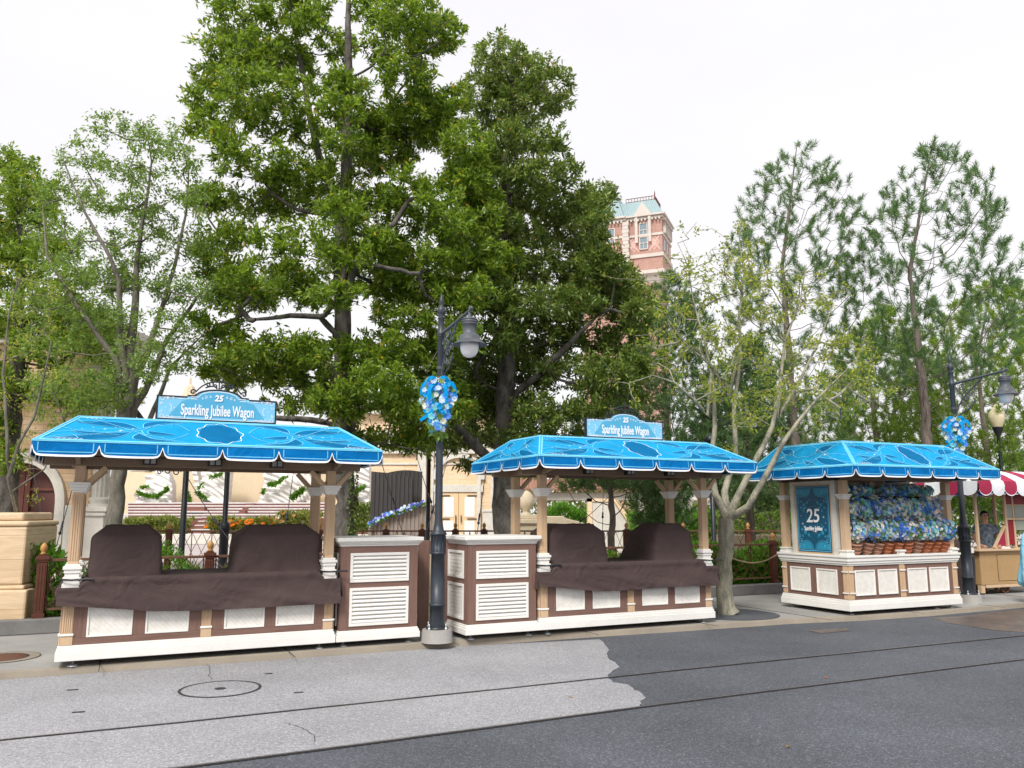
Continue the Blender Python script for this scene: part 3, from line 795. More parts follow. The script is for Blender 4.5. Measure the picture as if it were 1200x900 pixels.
kx = thing('flower_kiosk', 'blue canopied kiosk with a teal poster and rows of potted blue flowers', 'kiosk', (5.56, 13.82, 0), R(25))
KL, KD = 2.68, 1.55
plinth(kx, 0, KL, 0, KD, .07, .245)
b = MB(); b.box(.02, KL-.02, .02, KD-.02, .24, .80); b.build('body', M['brown'], kx, .003)
kf = lambda a, z, t: Vector((a, .02-t, z)); ks = lambda a, z, t: Vector((.02-t, KD-a, z)); ke = lambda a, z, t: Vector((KL-.02+t, a, z))
for g, ps in ((kf, ((.155, .615), (.69, 1.14), (1.40, 1.87), (1.94, 2.42))), (ks, ((KD-1.33, KD-.86), (KD-.71, KD-.25))), (ke, ((.25, .71), (.86, 1.33)))):
    for a0, a1 in ps: panel(kx, g, a0, a1, .31, .725)
for g, ps in ((kf, ((.02, .13), (1.21, 1.34), (KL-.14, KL-.02))), (ks, ((.02, .13), (KD-.13, KD-.02))), (ke, ((.02, .13), (KD-.13, KD-.02)))):
    for a0, a1 in ps:
        mb = MB(); fluted(mb, g, a0, a1, .25, .80, .016, 0)
        for z in (.345, .69): mb.prism([(a0-.006, z), (a1+.006, z), (a1+.006, z+.022), (a0-.006, z+.022)], g, .0165, .028, 1)
        mb.build('pilaster', [M['tan'], M['white']], kx, .002)
c = MB()
for e, z0, z1 in ((.0, .8005, .83), (.015, .8305, .87), (.03, .8705, .93), (.045, .9305, .965)): c.box(-e, KL+e, -e, KD+e, z0, z1)
c.build('counter', M['white'], kx, .005, 2)
def kcol(x, y, low):
    h = .058
    cc = MB(); cc.box(x-h, x+h, y-h, y+h, .966, 2.22); col = cc.build('column', M['tan'], kx, .004)
    q = MB()
    for e, z0, z1 in ((.03, .9665, 1.0), (.018, 1.0005, 1.03), (.03, 1.0305, 1.055)): q.box(x-h-e, x+h+e, y-h-e, y+h+e, z0, z1)
    q.build('column_base', M['white'], col, .004)
    q = MB()
    for e, z0, z1 in ((.012, 1.90, 1.93), (.026, 1.9305, 1.96), (.042, 1.9605, 1.985)): q.box(x-h-e, x+h+e, y-h-e, y+h+e, z0, z1)
    q.build('capital', M['white'], col, .004)
for p in ((.08, .08), (.08, KD-.08), (KL-.08, .08), (KL-.08, KD-.08), (1.33, .62)): kcol(*p, True)
q = MB()
for x in (1.275, KL-.06):   # small blocks on the counter edge
    q = MB(); q.box(x-.05, x+.05, -.03, .06, .9655, 1.01); q.box(x-.07, x+.07, -.045, .075, 1.0105, 1.045)
    q.build('counter_block', M['white'], kx, .004)
q = MB(); q.box(.14, KL-.02, .74, .78, .966, 2.22); q.build('back_wall', M['ceramic'], kx)
q = MB()
for (y0, y1, z) in ((.24, .44, 1.30), (.44, .74, 1.72)): q.box(.14, KL-.14, y0, y1, z, z+.03)
q.build('shelf', M['taupe'], kx, .003)
q = MB(); q.box(.02, KL-.02, .0, .09, 2.221, 2.31); q.box(.02, KL-.02, KD-.09, KD, 2.221, 2.31)
for x in (-.25, 0, KL-.08, KL+.2): q.box(x, x+.06, -.45, KD+.1, 2.3105, 2.37)
q.build('beam', M['taupe'], kx, .003)
make_canopy(kx, -.41, KL+.41, -.66, KD+.3, .085, KL-.085, .04, KD+.02, 2.26, 2.42, 2.88, 6, 4)
feet(kx, ((.14, .12), (KL-.14, .12), (.14, KD-.12), (KL-.5, .12)))
# poster on the left side
po = MB(); pf = lambda a, z, t: Vector((.035-t, KD-a, z))
a0, a1, z0, z1 = KD-1.24, KD-.20, .967, 2.22
for (p0, p1, q0, q1) in ((a0, a0+.09, z0, z1), (a1-.09, a1, z0, z1)): po.prism([(p0, q0), (p1, q0), (p1, q1), (p0, q1)], pf, -.05, .03, 0)
po.prism([(a0+.0905, z1-.05), (a1-.0905, z1-.05), (a1-.0905, z1), (a0+.0905, z1)], pf, -.05, .03, 0)
po.prism([(a0+.0905, z0), (a1-.0905, z0), (a1-.0905, z1-.0505), (a0+.0905, z1-.0505)], pf, -.04, .012, 1)
pfr = po.build('poster_frame', [M['white2'], M['tan']], kx, .003)
cx, cw = (a0+a1)/2, .385; pz0, pz1 = 1.0, 2.14
mb = MB(); pr = lambda a, b, t: pf(cx+a, pz0+b, t)
H = pz1-pz0
mb.prism([(-cw, 0), (cw, 0), (cw, H), (-cw, H)], pr, .0125, .02, 0)
for w_, e in ((.012, .02), (.005, .045)):
    mb.ribbon([(-cw+e, e), (cw-e, e), (cw-e, H-e), (-cw+e, H-e), (-cw+e, e)], w_, pr, .0225, 1)
for sx in (1, -1):
    for b0, sy in ((.05, 1), (H-.05, -1)):
        arc = [(sx*(.02+.20*math.cos(t)), b0+sy*.155*math.sin(t)) for t in [i*math.pi/14 for i in range(15)]]
        mb.flat([(sx*.04, b0)]+[(sx*(.19+.15*math.cos(t)), b0+sy*.13*math.sin(t)) for t in [i*math.pi/12 for i in range(13)]][::(1 if sx*sy > 0 else -1)], pr, .022, 2)
        mb.ribbon([(sx*(.19+.165*math.cos(t)), b0+sy*.145*math.sin(t)) for t in [i*math.pi/12 for i in range(13)]], .005, pr, .0235, 1)
        for c_, r_ in (((.33, .06), .03), ((.30, .14), .035), ((.33, .22), .03), ((.24, .05), .025)):
            mb.ribbon([(sx*a, b0+sy*b) for a, b in spiral(c_, r_, 1, 1.1)], .006, pr, .024, 1)
        for (ax, ay, r_) in ((.12, .24, .035), (.20, .28, .045), (.26, .22, .03), (.15, .33, .03), (.27, .33, .035), (.22, .38, .025)):
            mb.flat([(sx*ax+r_*math.cos(t*math.pi/5)*(1 if t % 2 else .55), b0+sy*ay+r_*math.sin(t*math.pi/5)*(1 if t % 2 else .55)) for t in range(10)], pr, .0225, 2)
        mb.ribbon([(sx*a, b0+sy*b) for a, b in bez((.06, .20), (.15, .22), (.2, .3), (.2, .42))], .006, pr, .0228, 2)
for (ax, ay, r_) in ((.24, .60, .03), (-.25, .48, .03), (-.2, .75, .018), (.05, .35, .035), (.28, .5, .015), (-.15, .38, .012), (.13, .82, .014), (-.28, .62, .013), (-.05, .9, .015), (.18, .47, .012)):
    mb.flat(star((ax, ay), r_), pr, .024, 3)
mb.ribbon([(.17*math.cos(t)+.01, .62+.17*math.sin(t)) for t in [.9+i*.2 for i in range(24)]], .006, pr, .023, 2)
ps = mb.build('poster', [M['poster'], M['canopyl'], M['posterl'], M['trim']], pfr)
def on_side(a, z, t): return pf(a, z, t)
rot = (R(90), 0, R(-90))
text_obj('number', '25', pfr, M['trim'], on_side(cx, pz0+.61, .030), rot, .33, .95, .004, .12)
text_obj('lettering', 'Sparkling Jubilee', pfr, M['trim'], on_side(cx, pz0+.40, .030), rot, .105, .60, .002)

# potted flowers of the kiosk
def local_k(u, v, z): 
    a = R(25); return Vector((5.56+u*math.cos(a)-v*math.sin(a), 13.82+u*math.sin(a)+v*math.cos(a), z))
ORD = ['first', 'second', 'third', 'fourth', 'fifth', 'sixth', 'seventh', 'eighth', 'last']
def flower_pot(u, v, z, mat, tilt, lean, label, group, seed, wide=.16, upk=1.0, palette=PETALS, hgt=1.0):
    rs = random.Random(seed)
    root = thing('flower_pot', label, 'potted flowers', local_k(u, v, z), R(25), group)
    mb = MB(); T = Matrix.Rotation(tilt, 4, 'X') @ Matrix.Rotation(lean, 4, 'Y'); mb.T = Matrix.Translation((0, 0, .012)) @ T
    for k in range(3):   # nested pots
        zz = .065*k
        mb.lathe([(.070+.012*k, zz), (.088+.010*k, zz+.048), (.100+.009*k, zz+.050), (.103+.009*k, zz+.066), (.090, zz+.067)], (0, 0, 0), 16)
    pot = mb.build('pots', mat, root)
    c0 = T @ Vector((0, -.0, .435*upk))
    def cf(i):
        d = Vector((rs.gauss(0, 1), rs.gauss(0, 1)-.5, rs.gauss(0, 1))).normalized()
        p = c0+Vector((d.x*wide, d.y*.15, d.z*.20*hgt))*(rs.random()**.4)
        return p, d+Vector((0, -.7, .3)), 1.0
    random.seed(seed)
    bl = flowers_np('blossoms', cf, 240, .031, palette, root)
    return root
LOW = [.34, .58, .81, 1.04, 1.26+.02, 1.56, 1.79, 2.02, 2.24, 2.46]
posn = ['beside the poster post', 'second from the poster post', 'third from the poster post', 'fourth from the poster post', 'just left of the white block', 'just right of the white block', 'fourth from the right end', 'third from the right end', 'second from the right end', 'at the right end']
accent = [(M['fl_white'], 3)], [(M['fl_pink'], 3)], [(M['fl_teal'], 4)], [(M['fl_per'], 4)], [(M['fl_blue'], 4)]
for i, u in enumerate(LOW):
    col = ['terra2', 'terra2', 'terra2', 'terra', 'terra', 'terra', 'terra2', 'terra', 'terra', 'terra'][i]
    flower_pot(u, .15, .967, M[col], R(16), R(4 if i % 5 else -8), ('faded' if col == 'terra2' else 'orange')+' terracotta pots of blue flowers on kiosk counter, '+posn[i], 'terracotta pots on the kiosk counter', 100+i, .15, 1.0, PETALS+accent[i % 5])
for i in range(9):
    flower_pot(.36+i*.262, .34, 1.332, M['terra2'], R(16), 0, 'blue and pale pink flowers, kiosk middle shelf, %s from the poster' % ORD[i], 'pots on the middle kiosk shelf', 200+i, .17, 1.0, PETALS+accent[(i*2) % 5])
UP = [(.36, .0), (.68, .1), (1.0, -.1), (1.52, .0), (1.84, .1), (2.16, 0), (2.44, .1)]
pal2 = [(M['fl_blue'], 4), (M['fl_teal'], 3), (M['fl_leaf'], 3), (M['fl_white'], .7), (M['fl_per'], 1.2), (M['fl_gold'], .3)]
for i, (u, l) in enumerate(UP):
    flower_pot(u, .56, 1.752, M['blackpot'], R(24), l, 'dark pots of teal and blue flowers, kiosk top shelf, %s from the poster' % ORD[i], 'pots on the top kiosk shelf', 300+i, .19, .80, pal2+accent[i % 5], .55)
# ---------- street lamps ----------
SV = Vector((-math.sin(R(25)), math.cos(R(25)), 0)); SU = Vector((math.cos(R(25)), math.sin(R(25)), 0))
def make_lamp():
    root = thing('street_lamp', 'x', 'street lamp', (0, 0, 0), 0, 'black street lamps with hooded white globes')
    b = MB(); b.lathe([(.215, 0), (.205, .015), (.20, .15), (.19, .165)], (0, 0, 0), 28); b.build('concrete_footing', M['concrete'], root, 0)
    f = MB(); f.lathe([(.145, .165), (.145, .185), (.12, .20)], (0, 0, 0), 24)
    f.build('base_flange', M['black'], root)
    for k in range(4):
        a = k*math.pi/2+.5; n = MB(); n.lathe([(.02, 0), (.02, .03), (.010, .032), (.010, .075), (.001, .08)], (.155*math.cos(a), .155*math.sin(a), .165), 8); n.build('anchor_bolt', M['steel'], root)
    p = MB()
    p.lathe([(.098, .20), (.098, .46), (.112, .462), (.112, .49), (.092, .492), (.092, 1.13), (.106, 1.132), (.108, 1.16), (.094, 1.162), (.094, 1.38), (.110, 1.385), (.110, 1.41), (.078, 1.43), (.060, 1.52), (.052, 1.60), (.048, 2.6), (.046, 4.1), (.058, 4.12), (.060, 4.16), (.046, 4.18), (.044, 4.36), (.052, 4.37), (.030, 4.40), (.052, 4.43), (.064, 4.475), (.052, 4.52), (.02, 4.55), (.038, 4.58), (.028, 4.64), (.006, 4.72), (.0, 4.73)], (0, 0, 0), 20)
    for k in range(12):
        a = k*math.pi/6; p.tube([(.099*math.cos(a), .099*math.sin(a), 1.165), (.099*math.cos(a), .099*math.sin(a), 1.375)], .006, 5)
    p.build('pole', M['iron'], root)
    # bracket arm towards -y
    a = MB(); Q = lambda y, z: Vector((0, -y, z))
    a.tube([Q(.0, 4.14), Q(.35, 4.17), Q(.75, 4.21), Q(1.02, 4.235), Q(1.10, 4.235)], [.026, .024, .022, .022, .024], 8)
    a.tube([Q(c, d) for c, d in bez((.05, 3.55), (.12, 3.85), (.45, 4.0), (.62, 4.19))], .016, 6)
    a.tube([Q(c, d) for c, d in bez((.05, 3.48), (.25, 3.62), (.42, 3.62), (.46, 3.80))], .011, 6)
    for (c, r, s, t) in (((.20, 4.05), .07, 0, 1.3), ((.34, 4.10), .06, 2, 1.3), ((.16, 3.92), .05, 4, 1.2), ((.46, 4.17), .045, 1, 1.2), ((.30, 3.84), .07, 1, 1.3), ((.42, 3.90), .06, 3, 1.3), ((.20, 3.72), .06, 5, 1.3), ((.36, 3.70), .06, 0, 1.3), ((.50, 4.08), .045, 3, 1.2), ((.46, 4.00), .04, 1, 1.2), ((.10, 4.0), .04, 1, 1.2), ((.26, 3.98), .045, 2, 1.2)):
        a.tube([Q(x, z) for x, z in spiral(c, r, s, t, 16)], .0085, 5)
    a.tube([Q(1.06, 4.235), Q(1.06, 4.31)], [.02, .006], 6); a.lathe([(0, 0), (.025, .02), (.025, .04), (0, .06)], Q(1.12, 4.23), 8)
    for z in (3.52, 3.66, 4.13): a.lathe([(.056, -.02), (.056, .02)], (0, 0, z), 14)
    a.build('bracket_arm', M['irontop'], root)
    h = MB(); c = (0, -1.06, 0)
    h.lathe([(.02, 4.22), (.024, 4.15), (.088, 4.14), (.098, 4.13), (.100, 4.05), (.088, 4.04), (.083, 3.94), (.092, 3.93), (.128, 3.91), (.135, 3.86), (.15, 3.845), (.212, 3.80), (.218, 3.79), (.16, 3.815), (.11, 3.82)], c, 24)
    for z in (4.12, 4.09, 4.06): h.lathe([(.099, z-.008), (.105, z-.004), (.105, z+.004), (.099, z+.008)], c, 24)
    hd = h.build('lamp_hood', M['irontop'], root)
    g = MB(); g.lathe([(.112, 3.83), (.120, 3.80), (.119, 3.75), (.108, 3.70), (.08, 3.655), (.04, 3.632), (.0, 3.627)], c, 24); g.build('globe', M['globe'], hd)
    return root
lamp1 = make_lamp(); lamp2 = copy_tree(lamp1)
lamp1.location = (-.99, 11.16, 0); lamp1.rotation_euler.z = R(25); lamp1['label'] = 'tall black street lamp between the two louvred cabinets, white globe against dark foliage'
lamp2.location = (8.55, 15.69, 0); lamp2.rotation_euler.z = R(25); lamp2['label'] = 'tall black street lamp right of the flower kiosk, beside the red and white striped cart'
def make_swag():
    root = thing('flower_swag', 'x', 'flower swag', (0, 0, 0), 0, 'blue ribbon and flower swags tied to the lamp poles')
    random.seed(33)
    r = MB()
    def band(pts, w):
        n = len(pts); A = []; B = []
        w *= .75
        for i, p in enumerate(pts):
            p = Vector(p); d = Vector(pts[min(i+1, n-1)])-Vector(pts[max(i-1, 0)]); s = d.cross(Vector((0, -1, .15))).normalized()*w/2
            A.append(p+s); B.append(p-s)
        r.add(A+B, [(i, i+1, n+i+1, n+i) for i in range(n-1)], 0, True); r.add([p+Vector((0, .006, 0)) for p in A+B], [(n+i, n+i+1, i+1, i) for i in range(n-1)], 0, True)
    def arc3(p0, p1, p2, p3, n=12): 
        p0, p1, p2, p3 = map(Vector, (p0, p1, p2, p3)); out = []
        for i in range(n+1):
            t = i/n; out.append(p0*(1-t)**3+p1*3*t*(1-t)**2+p2*3*t*t*(1-t)+p3*t**3)
        return out
    for sx in (-1, 1):
        band(arc3((0, -.18, .22), (sx*.16, -.24, .34), (sx*.26, -.20, .22), (sx*.22, -.17, .05)), .06)
        band(arc3((0, -.20, .22), (sx*.12, -.30, .28), (sx*.16, -.26, .05), (sx*.05, -.22, -.10)), .07)
        band(arc3((0, -.19, .24), (sx*.05, -.30, .36), (sx*.14, -.26, .34), (sx*.15, -.2, .22)), .06)
    band(arc3((-.22, -.17, .05), (-.26, -.18, -.02), (-.18, -.22, -.06), (-.12, -.2, -.02)), .06)
    band(arc3((.0, -.24, -.02), (-.05, -.3, -.15), (-.14, -.24, -.2), (-.24, -.2, -.26)), .06)
    band(arc3((.0, -.24, -.1), (.1, -.3, -.15), (.12, -.24, -.2), (.02, -.2, -.24)), .065)
    band(arc3((.0, -.22, -.22), (.06, -.26, -.3), (-.02, -.24, -.36), (-.10, -.2, -.42)), .06)
    r.build('ribbon', M['ribbon'], root)
    def cf(i):
        z = random.uniform(-.38, .30); w = .20*(1-abs(z-.05)/.50)+.04
        x = random.uniform(-w, w); p = Vector((x, -.16-.13*random.random()*(1-abs(x)/.3), z)); return p, Vector((x*2, -1, z)), 1.0
    flowers_np('blossoms', cf, 190, .042, [(M['fl_blue'], 3), (M['fl_per'], 2.5), (M['fl_white'], 1.5), (M['fl_teal'], 1), (M['ribbon'], 1.5), (M['lfC'], 1.5)], root)
    V = []; Fc = []; T = []
    for i in range(150):
        z = random.uniform(-.45, .38); x = random.uniform(-.26, .26)*(1-abs(z)/.6); p = Vector((x, random.uniform(-.16, -.04), z)); d = Vector((x*4+random.gauss(0, .3), -.4, random.gauss(0, .6)+z)).normalized(); s = d.cross(Vector((0, 1, 0))).normalized(); l = random.uniform(.07, .12)
        b = len(V); V += [p, p+d*l*.5+s*l*.22, p+d*l, p+d*l*.5-s*l*.22]; Fc.append((b, b+1, b+2, b+3)); T.append(random.random())
    np_mesh('leaves', np.array([v[:] for v in V]), np.array(Fc), M['lfC'], root, T)
    return root
s1 = make_swag(); s2 = copy_tree(s1)
s1.location = (-.99, 11.16, 3.17); s1.rotation_euler.z = R(-3); s1['label'] = 'swag of blue ribbon and flowers tied to the near lamp post'
s2.location = (8.56, 15.69, 3.15); s2.rotation_euler.z = R(-28); s2['label'] = 'swag of blue ribbon and flowers tied to the lamp post beside the striped cart'

# ---------- ground ----------
def sheet(name, pts, z, mat, kind='structure'):
    mb = MB(); mb.add([(p[0], p[1], z) for p in pts], [tuple(range(len(pts)))]); return tag(mb.build(name, mat), kind=kind)
RZ = -.08
kpix = [(-150, 808), (0, 797), (200, 782.5), (400, 768), (550, 757), (700, 746.5), (800, 740), (930, 731), (1010, 727.5), (1090, 722), (1200, 712), (1400, 698)]
kb = [G(x, y, RZ) for x, y in kpix]
kb[0] = kb[1]+(kb[1]-kb[2]).normalized()*14
kb.append(kb[-1]+(kb[-1]-kb[-2]).normalized()*60)
def offs(line, d):
    out = []
    for i, p in enumerate(line):
        t = (line[min(i+1, len(line)-1)]-line[max(i-1, 0)]).normalized(); out.append(p+Vector((-t.y, t.x, 0))*d)
    return out
k_in = offs(kb, .03); k_in2 = offs(kb, .075)
big = 400
# ground: one sheet to the horizon
mb = MB(); mb.add([(-big, -60, -.16), (big, -60, -.16), (big, big, -.16), (-big, big, -.16)], [(0, 1, 2, 3)]); tag(mb.build('ground', M['plaza']), kind='structure')
# road
rd = [(p.x, p.y) for p in kb]
sheet('road', [(rd[0][0], -12), (rd[-1][0], -12)]+rd[::-1], RZ, M['asphD'])
# kerb strip
mb = MB(); n = len(kb)
a = [(p.x, p.y, RZ-.02) for p in kb]; b_ = [(p.x, p.y, -.012) for p in k_in]; c_ = [(p.x, p.y, -.001) for p in offs(kb, .042)]; d_ = [(p.x, p.y, .002) for p in k_in2]
for A_, B_ in ((a, b_), (b_, c_), (c_, d_)): mb.add(A_+B_, [(i, i+1, n+i+1, n+i) for i in range(n-1)], 0)
tag(mb.build('kerb', M['kerb']), kind='structure')
pv = [(p.x, p.y) for p in k_in2]
far = [(p.x-math.sin(R(25))*3.62, p.y+math.cos(R(25))*3.62) for p in k_in2]
V0 = lambda p: -p[0]*math.sin(R(25))+p[1]*math.cos(R(25))
U0 = lambda p: p[0]*math.cos(R(25))+p[1]*math.sin(R(25))
def UV(u, v, z=0): return Vector((u*math.cos(R(25))-v*math.sin(R(25)), u*math.sin(R(25))+v*math.cos(R(25)), z))
back = [UV(90, 13.5), UV(-16, 13.5)]
mb = MB(); mb.add([(x, y, 0) for x, y in pv]+[p[:] for p in back], [tuple(range(len(pv)+2))]); tag(mb.build('pavement', M['pave']), kind='structure')
mb = MB(); mb.add([UV(-40, 13.4, -.004), UV(110, 13.4, -.004), UV(110, 140, -.004), UV(-40, 140, -.004)], [(0, 1, 2, 3)]); tag(mb.build('path', M['plaza']), kind='structure')
# pavement joints
mb = MB()
for u in [-4.3+2.07*k for k in range(14)]:
    v0 = 10.13 if u < 9 else 9.9; p, q = UV(u, v0, .003), UV(u, 13.45, .003)
    mb.bar(p, q, .008, .004)
tag(mb.build('pavement_seams', M['joint']), kind='structure')
# light asphalt patch, bounded by the lower rail
prow = [(1088+0, 0)]
rag = [(702, 749.5), (708, 754), (713, 762), (711, 767), (713, 773), (721, 776), (726, 782), (719, 786), (713, 791), (714, 796), (718, 800), (727, 801), (737, 803), (742, 808), (749, 811), (757, 818), (751, 823), (750, 828)]
rg = [G(x, y, RZ) for x, y in rag]
rr = []
for i in range(len(rg)-1):
    for k in range(3): 
        p = rg[i].lerp(rg[i+1], k/3); rr.append(Vector((p.x+random.uniform(-.01, .01), p.y+random.uniform(-.01, .01), 0)))
lowv = V0(G(600, 850, RZ)); 
lp = [kb[i] for i in range(len(kpix)) if kpix[i][0] < 700 and i > 0]; lp = [kb[0]]+lp
e0 = lp[0]; vr_l = V0(G(230, 898, RZ)); vr_m = V0(G(500, 863, RZ)); vr_r = V0(G(750, 829, RZ)); vr_rr = V0(G(1200, 773, RZ))
uL, uM, uR, uRR = U0(G(230, 898, RZ)), U0(G(500, 863, RZ)), U0(G(750, 829, RZ)), U0(G(1200, 773, RZ))
def lowrail(u):
    return float(np.interp(u, [uL-20, uL, uM, uR, uRR, uRR+60], [vr_l-.2, vr_l, vr_m, vr_r, vr_rr, vr_rr+.5]))
us = list(np.linspace(uL-12, uR, 24))
low = [UV(u, lowrail(u)) for u in us]
poly = [(p.x, p.y) for p in low]+[(p.x, p.y) for p in rr[::-1]]+[(p.x, p.y) for p in lp[::-1]]
sheet('road_surface', poly, RZ+.004, M['asphL'])
# rails let into the road
upx = [(0, 868), (200, 848.5), (400, 827), (600, 806.5), (800, 785), (1000, 765), (1200, 745)]
upu = [U0(G(x, y, RZ)) for x, y in upx]; upv = [V0(G(x, y, RZ)) for x, y in upx]
def uprail(u): return float(np.interp(u, [upu[0]-20]+upu+[upu[-1]+60], [upv[0]-.1]+upv+[upv[-1]+.3]))
for fn, lab in ((uprail, 'thin steel street rail running nearer to the kerb'), (lowrail, 'thin steel street rail farther from the kerb, along the dark asphalt edge')):
    root = thing('street_rail', lab, 'rail', UV(0, fn(0), RZ), 0, 'steel rails let into the road'); o = root.location.copy()
    us_ = list(np.linspace(-16, 45, 60))
    for nm, d0, d1, zz, mt in (('groove', -.030, .030, .006, 'joint'), ('rail_head', -.012, .010, .010, 'chrome')):
        mb = MB(); A_ = [UV(u, fn(u)+d0, RZ+zz)-o for u in us_]; B_ = [UV(u, fn(u)+d1, RZ+zz)-o for u in us_]; m = len(us_)
        mb.add(A_+B_, [(i, i+1, m+i+1, m+i) for i in range(m-1)]); mb.build(nm, M[mt], root)
# brownish wet cobbles at the right
cb = [G(x, y, RZ) for x, y in ((1092, 724), (1125, 722.5), (1160, 718), (1260, 708), (1330, 722), (1200, 741), (1165, 739), (1110, 730))]
m, nt, out = new_mat('wet_brown_setts'); v = tc(nt, 'Object', (1, 1, 1), (0, 0, R(-20)))
br = nd(nt, 'ShaderNodeTexBrick', Scale=1.0); nt.links.new(v, br.inputs['Vector'])
br.inputs['Brick Width'].default_value = .22; br.inputs['Row Height'].default_value = .11; br.inputs['Mortar Size'].default_value = .008
br.inputs['Color1'].default_value = (.15, .115, .095, 1); br.inputs['Color2'].default_value = (.10, .085, .08, 1); br.inputs['Mortar'].default_value = (.05, .045, .04, 1)
shade(nt, out, mix(nt, br.outputs['Color'], ramp(nt, noise_t(nt, tc(nt), 1.5, 5), [(.3, (.7, .7, .72)), (.7, (1.3, 1.25, 1.2))]), 1.0, 'MULTIPLY'), .45, .5, br.outputs['Fac'], -.3, .006); M['setts'] = m
sheet('cobbled_road', [(p.x, p.y) for p in cb], RZ+.004, M['setts'])
# hairline cracks in the light asphalt
mb = MB()
for pts in (((243, 777), (246, 784), (245, 791), (249, 798)), ((334, 846), (345, 850), (356, 853), (366, 860), (370, 872))):
    g_ = [G(x, y, RZ+.006) for x, y in pts]; fine = []
    for a, b in zip(g_, g_[1:]):
        for k in range(5): q_ = a.lerp(b, k/5); fine.append((q_.x+random.uniform(-.012, .012), q_.y+random.uniform(-.02, .02)))
    mb.ribbon(fine, .006, lambda a, b, t: Vector((a, b, RZ+.0065)), 0)
tag(mb.build('road_cracks', M['joint']), kind='structure')
# manhole covers
def disc_thing(name, label, cat, c, r, rings, n=56, squash=1.0):
    root = thing(name, label, cat, c)
    for (r0, r1, z, mt, nm) in rings:
        mb = MB()
        V = [(q*r*math.cos(2*math.pi*k/n), q*r*math.sin(2*math.pi*k/n), z) for q in (r0, r1) for k in range(n)]
        if r0 < .001: mb.add(V[n:], [tuple(range(n))])
        else: mb.add(V, [(k, n+k, n+(k+1) % n, (k+1) % n) for k in range(n)])
        mb.build(nm, M[mt], root)
    return root
disc_thing('manhole_cover', 'round manhole cover filled with light asphalt, in the road', 'manhole cover', G(258, 808, RZ), .40,
           ((0, .93, .0075, 'asphL', 'filling'), (.93, 1.0, .010, 'joint', 'rim'), (0, .14, .011, 'joint', 'centre_plate')))
disc_thing('manhole_cover', 'round brown manhole cover in the pavement below the stone pillar', 'manhole cover', G(0, 771, 0), .42,
           ((.66, .72, .006, 'joint', 'inner_rim'), (.0, .66, .005, 'rail', 'lid'), (.72, .97, .005, 'kerb', 'surround'), (.97, 1.0, .006, 'joint', 'rim')))
tree_c = G(853, 720, 0)
disc_thing('tree_surround', 'dark porous disc round the foot of the pale tree', 'tree surround', G(855, 719.8, 0), .79, ((0, 1, .006, 'grate', 'disc'), (1.0, 1.015, .004, 'joint', 'joint_ring')))
q = [G(x, y, RZ) for x, y in ((948, 739.5), (992, 736), (996, 739.5), (962, 742.5))]
mb = MB(); mb.add([(p.x, p.y, RZ+.006) for p in q], [(0, 1, 2, 3)][::1]); 
o = mb.build('drain_cover', M['setts']); tag(o, 'small brown drain cover in the dark asphalt', 'drain cover')
for i, (x, y, w) in enumerate(((85, 808.5, .10), (92, 834.5, .10), (315, 789.5, .08), (350, 811.5, .09))):
    g = G(x, y, RZ+.006); mb = MB(); mb.box(-w/2*1.0, w/2, -.02, .02, 0, .003); o = mb.build('road_stud', M['joint']); o.location = g; o.rotation_euler.z = R(15)
    tag(o, ['dark slot set in the asphalt, lower left of the wagon corner', 'dark slot in the asphalt, leftmost and nearest to the bottom', 'dark slot in the asphalt above right of the manhole cover', 'dark slot in the asphalt right of the manhole cover'][i], 'road stud', 'small dark slots in the asphalt')
# fallen leaves
for i, (x, y, c, lab) in enumerate(((147, 782.5, 'fl_gold', 'yellow leaf lying on the pavement in front of the first wagon'), (923, 875, 'fl_gold', 'ochre leaf lying on the dark asphalt at the bottom'), (968, 794, 'fl_orange', 'orange brown leaf on the dark asphalt between the rails'), (669, 817, 'fl_gold', 'ochre leaf lying between the rails on the light asphalt'))):
    g = G(x, y, RZ+.01 if i else .006); mb = MB(); mb.add([(-.03, 0, 0), (0, -.014, .006), (.035, 0, .004), (0, .014, .008)], [(0, 1, 2, 3)]); o = mb.build('fallen_leaf', M[c]); o.location = g; o.rotation_euler.z = i*.9; tag(o, lab, 'leaf', 'fallen leaves')

